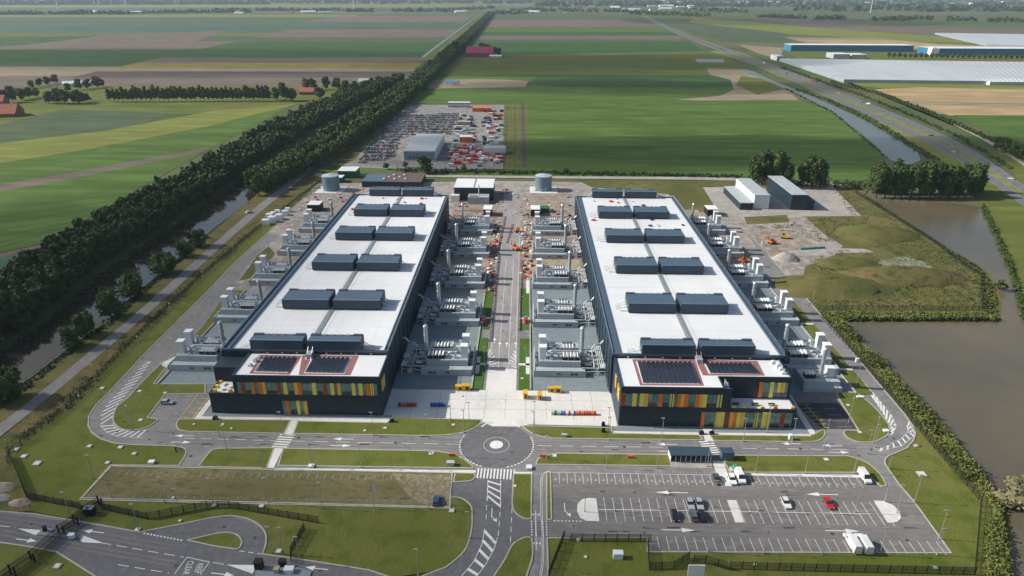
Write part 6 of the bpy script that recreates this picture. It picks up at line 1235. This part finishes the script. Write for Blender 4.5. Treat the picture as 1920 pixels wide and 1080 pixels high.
def ragged(pts, f=.045, cut=.2, seed=0):
    from mathutils import noise
    return [p for p in pts if noise.noise(Vector((p[0] * f + seed, p[1] * f, seed))) > cut - .35]
def clumps(name, pts, n_each, s_, h_, spread, m_, label=None, cat=None, kind='stuff', base=None, seed=1):
    rr = random.Random(seed); b = MB(); z = (RZ if base is None else base)
    for (X, Y) in pts:
        hh = h_ * rr.uniform(.35, 1.35); sp = spread * rr.uniform(.7, 1.2)
        for k in range(n_each):
            a = rr.uniform(0, 6.28); q = math.sqrt(rr.random()); t = rr.random(); leafq(b, Vector((X + math.cos(a) * q * sp * (1.15 - t * .6), Y + math.sin(a) * q * sp * (1.15 - t * .6), z + t * hh)), s_, rr, up=.8)
    o = link(name, b.mesh(name, m_)); o['kind'] = kind
    if label: o['label'] = label
    if cat: o['category'] = cat
    return o
import numpy as np
def merged(name, pts, templates, m_, label, cat, s0=1.05):
    V, LI, PS, PT, nv, nl = [], [], [], [], 0, 0; rr = random.Random(len(pts)); T = []
    for me in templates:
        v = np.empty(len(me.vertices) * 3, np.float32); me.vertices.foreach_get('co', v); l = np.empty(len(me.loops), np.int32); me.loops.foreach_get('vertex_index', l)
        st = np.empty(len(me.polygons), np.int32); me.polygons.foreach_get('loop_start', st); tt = np.empty(len(me.polygons), np.int32); me.polygons.foreach_get('loop_total', tt); T.append((v.reshape(-1, 3), l, st, tt))
    for (X, Y) in pts:
        v, l, st, tt = rr.choice(T); a = rr.uniform(0, 6.28); s_ = s0 * rr.uniform(.85, 1.15); z_ = s0 * rr.uniform(.8, 1.2); R_ = np.array([[math.cos(a) * s_, math.sin(a) * s_, 0], [-math.sin(a) * s_, math.cos(a) * s_, 0], [0, 0, z_]], np.float32)
        V.append(v @ R_ + np.array([X, Y, RZ - .02], np.float32)); LI.append(l + nv); PS.append(st + nl); PT.append(tt); nv += len(v); nl += len(l)
    me = bpy.data.meshes.new(name); V = np.concatenate(V); LI = np.concatenate(LI); PS = np.concatenate(PS); PT = np.concatenate(PT)
    me.vertices.add(len(V)); me.vertices.foreach_set('co', V.ravel()); me.loops.add(len(LI)); me.loops.foreach_set('vertex_index', LI); me.polygons.add(len(PS)); me.polygons.foreach_set('loop_start', PS); me.materials.append(M[m_]); me.update(calc_edges=True); me.validate()
    o = link(name, me); tag(o, label, cat, None, 'stuff'); return o
FARC = [crown(151 + i, 5.2, .5, 13, 230, 1.9, 'leaf_dark', 8) for i in range(3)]
merged('woodland', RA[110:], FARC, 'leaf_dark', 'far part of the dark tree belt left of the canal', 'wood')
merged('tree_row', RB2[50:], FARC, 'leaf_mid', 'far part of the green tree row right of the canal', 'wood', 1.1)
for i, (x, y, s_) in enumerate([(17, 752, 1.05), (137, 652, .85), (163, 630, .8), (209, 596, 1.0), (252, 558, 1.0), (311, 514, 1.0), (346, 482, .75), (370, 463, .9)]):
    X, Y = G(x, y); tree('bush', X, Y, s_ * 1.05, f'round leafy tree on the near canal bank, {ORD[i]} from the left', 'round trees on the near canal bank')
for i in range(36): X, Y = G(206 + i * 8.5, 191.5 - i * .05); tree('poplar', X, Y, rnd.uniform(.92, 1.08), 'tall bare stemmed tree in the straight row along the field lane', 'trees in the straight row by the lane')
ft = [(10, 194, 1.1), (24, 192, 1.3), (40, 188, 1.2), (56, 185, 1.1), (68, 182, .9), (92, 194, 1.2), (108, 194, 1.3), (122, 195, 1.3), (138, 194, 1.1), (150, 195, 1.1), (162, 192, .9), (60, 166, .9), (75, 163, 1), (90, 160, 1), (104, 157, 1), (128, 172, .9), (148, 169, 1.0), (165, 167, 1.0), (182, 165, 1.0), (192, 163, .8), (520, 188, 1.2), (535, 190, 1.5), (548, 189, 1.3), (575, 172, 1.3), (588, 170, 1.1), (612, 168, 1.3), (632, 168, 1.2), (648, 170, 1.1), (530, 172, 1), (600, 186, 1.2), (664, 178, 1.3), (685, 176, 1.2), (640, 188, 1.3)]
for i, (x, y, s_) in enumerate(ft): X, Y = G(x, y); tree('green' if i % 3 else 'dense', X, Y, s_ * 1.1, 'farmyard tree ' + ('around the brick barns at the upper left' if i < 11 else 'beside the pale farm shed' if i < 20 else 'around the orange roofed farmhouses by the belt'), 'farmyard trees')
for i, (x, y, s_) in enumerate([(1412, 352, 1.15), (1432, 348, 1.35), (1455, 350, 1.4), (1474, 353, 1.0), (1504, 352, 1.1), (1522, 353, 1.25), (1538, 354, .9)]): X, Y = G(x, y); tree('tall', X, Y, s_ * .85, f'big dark tree behind the gravel square, {ORD[i]} from the left', 'big dark trees behind the gravel square')
for i in range(24): X, Y = G(1640 + (i % 12) * 17.5 + rnd.uniform(-4, 4), 372 - (i // 12) * 9 - (3 if i % 12 > 9 else 0)); tree('tall', X, Y, rnd.uniform(.82, 1.02), 'tall dark tree in the stand at the head of the pond', 'tall dark trees at the head of the pond')
X, Y = G(797, 326); tree('dense', X, Y, 1.15, 'single dark round tree in front of the pale warehouse', None)
for i, (x, y, s_) in enumerate([(862, 104, 1.4), (868, 100, 1.3), (855, 102, 1.5), (848, 104, 1.4), (915, 100, 1.2), (928, 103, 1.1), (936, 105, 1.0), (905, 97, 1.2)]): X, Y = G(x, y); tree('dense', X, Y, s_ * 1.3, 'dark tree beside the magenta barn', 'trees beside the magenta barn')
for i, (x, y) in enumerate([(760, 315), (724, 318), (870, 322), (1060, 326)]): X, Y = G(x, y); tree('small', X, Y, 1.2, f'low shrub on the ditch bank behind the site, {ORD[i]} from the left', None, 'shrub')
for i, (x, y, s_) in enumerate([(1893, 950, 1.0), (1908, 930, .8)]): X, Y = G(x, y); tree('pale', X, Y, s_, f'pale straw coloured willow bush in the pond edge, {["near", "far"][i]} one', None, 'bush')
X, Y = G(1874, 545); tree('small', X, Y, 1.3, 'small shrub on the tip of the pond bank by the channel', None, 'shrub')
hr = along(PX([(1560, 157), (1640, 176), (1720, 205), (1800, 240), (1870, 272), (1960, 330)]), 9.0)
for i, ((X, Y), d) in enumerate(hr[:140]): tree('small', X, Y, rnd.uniform(.95, 1.25), 'small round tree in the roadside line right of the motorway', 'small roadside trees right of the motorway')
for i in range(16): X, Y = G(1868 + (i % 8) * 9, 282 + (i % 8) * 4 - (i // 8) * 9); tree('dense', X, Y, .75, 'tree in the thicket at the right edge beyond the motorway', 'thicket beyond the motorway')
for i in range(26): X, Y = G(1666 + i * 10, 108 + i * .12); tree('green', X, Y, .85, 'small tree in the row between greenhouse and blue warehouse', 'trees between greenhouse and blue warehouse')
# hedges, reeds and rough bank growth
def band(La, Lb, n, seed):
    rr = random.Random(seed); A, B = resamp(PX(La), 200), resamp(PX(Lb), 200); out = []
    for i in range(n): t = rr.random() * 198; k = int(t); a = lerp(A[k], A[k + 1], t - k); b = lerp(B[k], B[k + 1], t - k); out.append(lerp(a, b, rr.random()))
    return out
HL = [(1548, 596), (1620, 672), (1702, 772), (1770, 855), (1835, 930), (1852, 975), (1850, 1090)]; HR = [(1585, 612), (1640, 664), (1700, 735), (1762, 797), (1812, 860), (1872, 940), (1893, 1090)]
clumps('hedge', ragged(band(HL, HR, 8500, 5)), 6, .55, 1.5, 1.0, 'leaf_hedge', 'thick pale green hedge between the right ring road and the brown pond', 'hedge', seed=6)
clumps('hedge', ragged(band(HL, HR, 2400, 7), .09, .35, 3), 6, .6, 2.3, 1.1, 'leaf_olive', 'darker growth through the pond side hedge', 'hedge', seed=8)
clumps('hedge', band([(1535, 586), (1842, 588)], [(1585, 600), (1872, 602)], 900, 9), 7, .6, .7, 1.3, 'leaf_hedge', 'long grass along the straight bank above the brown pond', 'hedge', seed=10)
clumps('hedge', band([(1585, 601), (1872, 601)], [(1585, 603.5), (1872, 603.5)], 260, 11), 8, .8, 1.5, .9, 'leaf_dark', 'dark reeds at the straight water edge', 'reeds', seed=12)
clumps('hedge', band([(1838, 583), (1833, 518), (1815, 505), (1745, 450), (1665, 398), (1620, 368)], [(1870, 600), (1862, 540), (1832, 501), (1749, 453), (1667, 401), (1625, 372)], 1000, 13), 7, .7, 1.1, 1.1, 'leaf_olive', 'hedge along the fence and water edge of the rough field', 'hedge', seed=14)
clumps('reeds', band([(1838, 388), (1866, 445), (1891, 502), (1906, 552), (1917, 600), (1962, 660)], [(1843, 386), (1872, 443), (1897, 500), (1912, 550), (1923, 598), (1968, 656)], 420, 15), 8, .9, 1.7, 1.2, 'leaf_mid', 'reeds along the far bank of the pond channel', 'reeds', seed=16)
clumps('reeds', band([(387, 443), (275, 538), (205, 603), (140, 650), (32, 733), (-60, 790)], [(392, 446), (281, 541), (212, 607), (146, 654), (40, 739), (-50, 796)], 480, 17), 6, .7, .9, .8, 'leaf_dark', 'dark growth along the near bank of the left canal', 'reeds', seed=18)
clumps('reeds', band([(-60, 700), (82, 612), (150, 548), (225, 493), (375, 393), (475, 325)], [(-60, 708), (84, 617), (153, 553), (229, 498), (378, 398), (478, 330)], 500, 19), 8, .9, 1.8, 1.3, 'leaf_dark', 'dark growth along the far bank of the left canal', 'reeds', seed=20)
clumps('rough_growth', band([(600, 348), (480, 425), (375, 512), (282, 598), (125, 752), (0, 850)], [(604, 352), (482, 431), (377, 519), (284, 606), (127, 763), (6, 862)], 450, 21), 4, .45, .6, .9, 'leaf_olive', 'tall weeds along the fence of the left verge', 'weeds', seed=22)
clumps('rough_growth', band([(745, 318), (1395, 331)], [(745, 324), (1395, 334)], 500, 23), 8, 1.2, 1.8, 1.8, 'leaf_dark', 'dark hedge along the ditch behind the halls', 'hedge', seed=24)
clumps('rough_growth', band([(1400, 333), (1640, 345)], [(1400, 345), (1640, 356)], 260, 25), 8, 1.2, 2.2, 2.0, 'leaf_dark', 'dark hedge behind the gravel square', 'hedge', seed=26)
clumps('rough_growth', band([(1660, 297), (1560, 212), (1470, 166)], [(1664, 297), (1563, 211), (1473, 165)], 220, 27), 6, 1.1, 1.0, 1.2, 'leaf_mid', 'reeds on the left bank of the grey canal', 'reeds', seed=28)
clumps('rough_growth', band([(1738, 298), (1620, 224), (1545, 189), (1490, 168)], [(1760, 300), (1640, 224), (1560, 189), (1502, 168)], 420, 29), 6, 1.3, 1.4, 1.6, 'leaf_mid', 'bushy growth on the right bank of the grey canal', 'hedge', seed=30)
clumps('rough_growth', band([(1462, 128), (1600, 176), (1700, 216), (1800, 262), (1900, 322)], [(1466, 126), (1604, 174), (1706, 214), (1806, 260), (1906, 320)], 420, 31), 6, 1.6, 1.8, 1.6, 'leaf_dark', 'dark hedge along the right side of the motorway', 'hedge', seed=32)
RF = PX([(1410, 428), (1500, 440), (1560, 470), (1480, 520), (1520, 575), (1838, 580), (1832, 518), (1740, 452), (1620, 372), (1560, 356), (1600, 410), (1530, 412)]); rr = random.Random(77); P_ = []
while len(P_) < 2600:
    p = G(rr.uniform(1410, 1840), rr.uniform(356, 580))
    if inside(p, RF): P_.append(p)
clumps('rough_growth', ragged(P_, .03, .3, 9), 5, .5, .5, 1.6, 'leaf_olive', 'tufts of weeds over the rough field beside the pond', 'weeds', base=AZ0 - .1, seed=78)
clumps('rough_growth', ragged(P_, .05, .42, 21), 5, .5, .45, 1.8, 'leaf_pale', 'dry straw coloured tufts over the rough field', 'weeds', base=AZ0 - .1, seed=79)
clumps('rough_growth', ragged(P_, .04, .45, 41), 5, .5, .5, 1.8, 'leaf_mid', 'dark green tufts over the rough field', 'weeds', base=AZ0 - .1, seed=80)
VP = band([(-60, 880), (125, 775), (282, 618), (375, 530), (480, 440)], [(-60, 900), (100, 765), (262, 612), (360, 520), (474, 424)], 1400, 81)
clumps('rough_growth', ragged(VP, .05, .4, 5), 4, .45, .4, 1.2, 'leaf_pale', 'dry brown tufts along the verge between tow path road and fence', 'weeds', seed=82)
# distant woods, villages and turbines
def farwood(segs, n, s_, h_, sp, m_, label, seed):
    rr = random.Random(seed); P_ = []
    for (x0, y0, x1, y1, th) in segs:
        k = max(3, int(n * (abs(x1 - x0) + 4) / 100))
        for i in range(k): t = rr.random(); P_.append(G(x0 + (x1 - x0) * t, y0 + (y1 - y0) * t + rr.uniform(-th, th) / 2))
    return clumps('distant_woodland', P_, 9, s_, h_, sp, m_, label, 'wood', base=0, seed=seed)
farwood([(0, 27, 250, 26, 2), (250, 25, 470, 23, 1.5), (400, 21, 450, 20, 3), (480, 20, 640, 20, 1), (640, 22, 700, 22, 3), (735, 21, 850, 21, 3), (850, 19, 930, 14, 4)], 60, 12, 16, 14, 'leaf_dark', 'distant dark tree line across the left horizon fields', 41)
farwood([(925, 26, 1000, 24, 4), (960, 19, 1200, 22, 5), (1180, 25, 1330, 30, 5), (1280, 18, 1400, 22, 6), (1420, 32, 1510, 34, 3), (1530, 36, 1585, 36, 2), (1630, 38, 1710, 38, 3), (1712, 36, 1750, 37, 2), (1775, 38, 1830, 39, 2), (1850, 40, 1920, 41, 3)], 70, 11, 15, 12, 'leaf_dark', 'distant dark woods beyond the middle and right fields', 42)
farwood([(0, 5, 1920, 5, 4), (0, 1, 1920, 1, 3), (1000, 10, 1920, 12, 5), (0, 9, 500, 8, 1), (1500, 18, 1990, 20, 6)], 22, 40, 26, 60, 'leaf_dark', 'hazy blue line of woods along the horizon', 43)
hm = [MB().box(-w_, -d_, 0, w_, d_, h).mesh('distant_building', k) for w_, d_, h, k in ((30, 14, 9, 'white'), (12, 9, 8, 'plant_light'), (20, 12, 6, 'membrane'), (9, 7, 9, 'tile_roof'))]
hb2 = []
for w_, d_, h, k, rf in ((30, 14, 7, 'white', 'membrane'), (12, 9, 6, 'plant_light', 'tile_roof'), (45, 18, 8, 'membrane', 'plant_grey'), (9, 7, 6, 'brick', 'tile_roof')):
    b = MB(); b.box(-w_, -d_, 0, w_, d_, h); b.face([(-w_, -d_, h), (w_, -d_, h), (w_, 0, h + 4), (-w_, 0, h + 4)], 1); b.face([(-w_, 0, h + 4), (w_, 0, h + 4), (w_, d_, h), (-w_, d_, h)], 1); b.face([(w_, -d_, h), (w_, d_, h), (w_, 0, h + 4)]); b.face([(-w_, -d_, h), (-w_, 0, h + 4), (-w_, d_, h)]); hb2.append(b.mesh('distant_building', [k, rf]))
for i in range(95):
    if i < 65: x, y = rnd.uniform(1230, 1915), rnd.uniform(1, 16)
    elif i < 80: x, y = rnd.uniform(20, 900), rnd.choice([24, 25, 9, 6])
    else: x, y = rnd.uniform(960, 1300), rnd.uniform(12, 26)
    X, Y = G(x, y); o = link('distant_building', rnd.choice(hb2)); o.location = (X, Y, .2); o.rotation_euler = (0, 0, rnd.uniform(-.4, .4)); s_ = rnd.uniform(.7, 1.6) * (1.5 if y < 9 else 1); o.scale = (s_, s_, s_)
    tag(o, 'tiny pale building in the hazy distance near the horizon', 'building', 'distant buildings near the horizon')
for i, (x, y, hh) in enumerate(((110, 22, 95), (178, 14, 110), (237, 14, 110), (664, 22, 90), (1507, 13, 100), (1632, 24, 95))):
    X, Y = G(x, y); o = thing('wind_turbine', f'white wind turbine far off, {ORD[i]} from the left', 'wind turbine', (X, Y, .2), 0, 'distant wind turbines')
    b = MB(); b.cyl(X, Y, .2, hh, 3.2, 10, r2=1.8); part('tower', b, 'white', o); b = MB(); b.box(X - 1.8, Y - 4, hh, X + 1.8, Y + 6, hh + 3.6, taper=.3); part('nacelle', b, 'white', o)
    for k in range(3):
        a = k * 2.094 + i; b = MB(); c = Vector((X, Y - 5, hh + 1.8)); u = Vector((math.cos(a), 0, math.sin(a))); v = Vector((-math.sin(a), 0, math.cos(a)))
        for yy in (0, .5): b.face([tuple(c + u * 1 - v * .8 + Vector((0, yy, 0))), tuple(c + u * 8 - v * 1.7 + Vector((0, yy, 0))), tuple(c + u * 42 + Vector((0, yy, 0))), tuple(c + u * 1 + v * .8 + Vector((0, yy, 0)))][::1 if yy else -1])
        part('blade', b, 'white', o)
# ================================================================== AIR AND CLOUDS
def vol(name, dens, col, aniso=.2):
    m = bpy.data.materials.new(name); m.use_nodes = True; t = m.node_tree; t.nodes.remove(t.nodes['Principled BSDF']); v = t.nodes.new('ShaderNodeVolumePrincipled')
    v.inputs['Density'].default_value = dens; v.inputs['Color'].default_value = (*col, 1); v.inputs['Anisotropy'].default_value = aniso; t.links.new(v.outputs[0], t.nodes['Material Output'].inputs['Volume']); return m
HAZE = 0.00005
b = MB(); b.box(-S - 500, -2500, -1, S + 500, S + 500, 170, bottom=True); M['haze'] = vol('haze', HAZE, (.7, .85, 1.0)); o = link('haze', b.mesh('haze', 'haze')); o['kind'] = 'stuff'
def cloud(px, py, rx, ry, hc, tau, seed):
    gx, gy = G(px, py); c = Vector((gx, gy, 0)) + TOSUN * (hc / TOSUN.z); rr = random.Random(seed); b = MB(); N, R_ = 28, 12; rz = 70
    ph = [(rr.uniform(0, 6.28), rr.uniform(.05, .16), k) for k in (2, 3, 5, 7)]
    for j in range(R_ + 1):
        t = PI * j / R_
        for i in range(N):
            a = 2 * PI * i / N; q = 1 + sum(A * math.sin(k * a + p + t * k * .6) for p, A, k in ph); b.v.append((c.x + rx * q * math.sin(t) * math.cos(a), c.y + ry * q * math.sin(t) * math.sin(a), c.z + rz * math.cos(t)))
    for j in range(R_):
        for i in range(N): b.f.append((j * N + i, (j + 1) * N + i, (j + 1) * N + (i + 1) % N, j * N + (i + 1) % N)); b.m.append(0)
    k = f'cloud{seed}'; M[k] = vol('cloud', tau / (2 * rz / math.sin(SUN_EL) * .75), (1, 1, 1), .3); o = link('cloud', b.mesh('cloud', k, smooth=True)); o['kind'] = 'structure'
CLOUDS = [(20, 620, 130, 190, 620, .6, 1), (240, 1040, 190, 40, 600, .4, 2), (780, 1045, 90, 28, 600, .4, 8), (330, 450, 120, 150, 640, .35, 3), (330, 110, 800, 300, 700, .6, 4), (1130, 118, 460, 230, 700, 1.1, 5), (1480, 282, 260, 80, 650, 1.3, 6), (1040, 296, 150, 60, 640, 1.2, 11), (1230, 163, 330, 85, 640, 1.0, 12), (1450, 40, 900, 500, 800, .6, 7)]
for c_ in CLOUDS: cloud(*c_)
# ================================================================== tidy up
by = {}
for o in bpy.data.objects:
    if '_o' in o.keys(): del o['_o']
    if o.parent is None and 'label' in o.keys() and 'category' in o.keys(): by.setdefault(o['label'], []).append(o)
for lab, os_ in by.items():
    if 1 < len(os_) <= 20:
        os_.sort(key=lambda o: (Vector(o.location) - camo.location).dot(RT) / max(1, (Vector(o.location) - camo.location).dot(FW)))
        for i, o in enumerate(os_):
            w_ = f'{lab}, {ORD[i]} from the left'
            if len(w_.split()) > 16: w_ = f'{ORD[i]} from left, {lab}'
            o['label'] = ' '.join(w_.split()[:16])
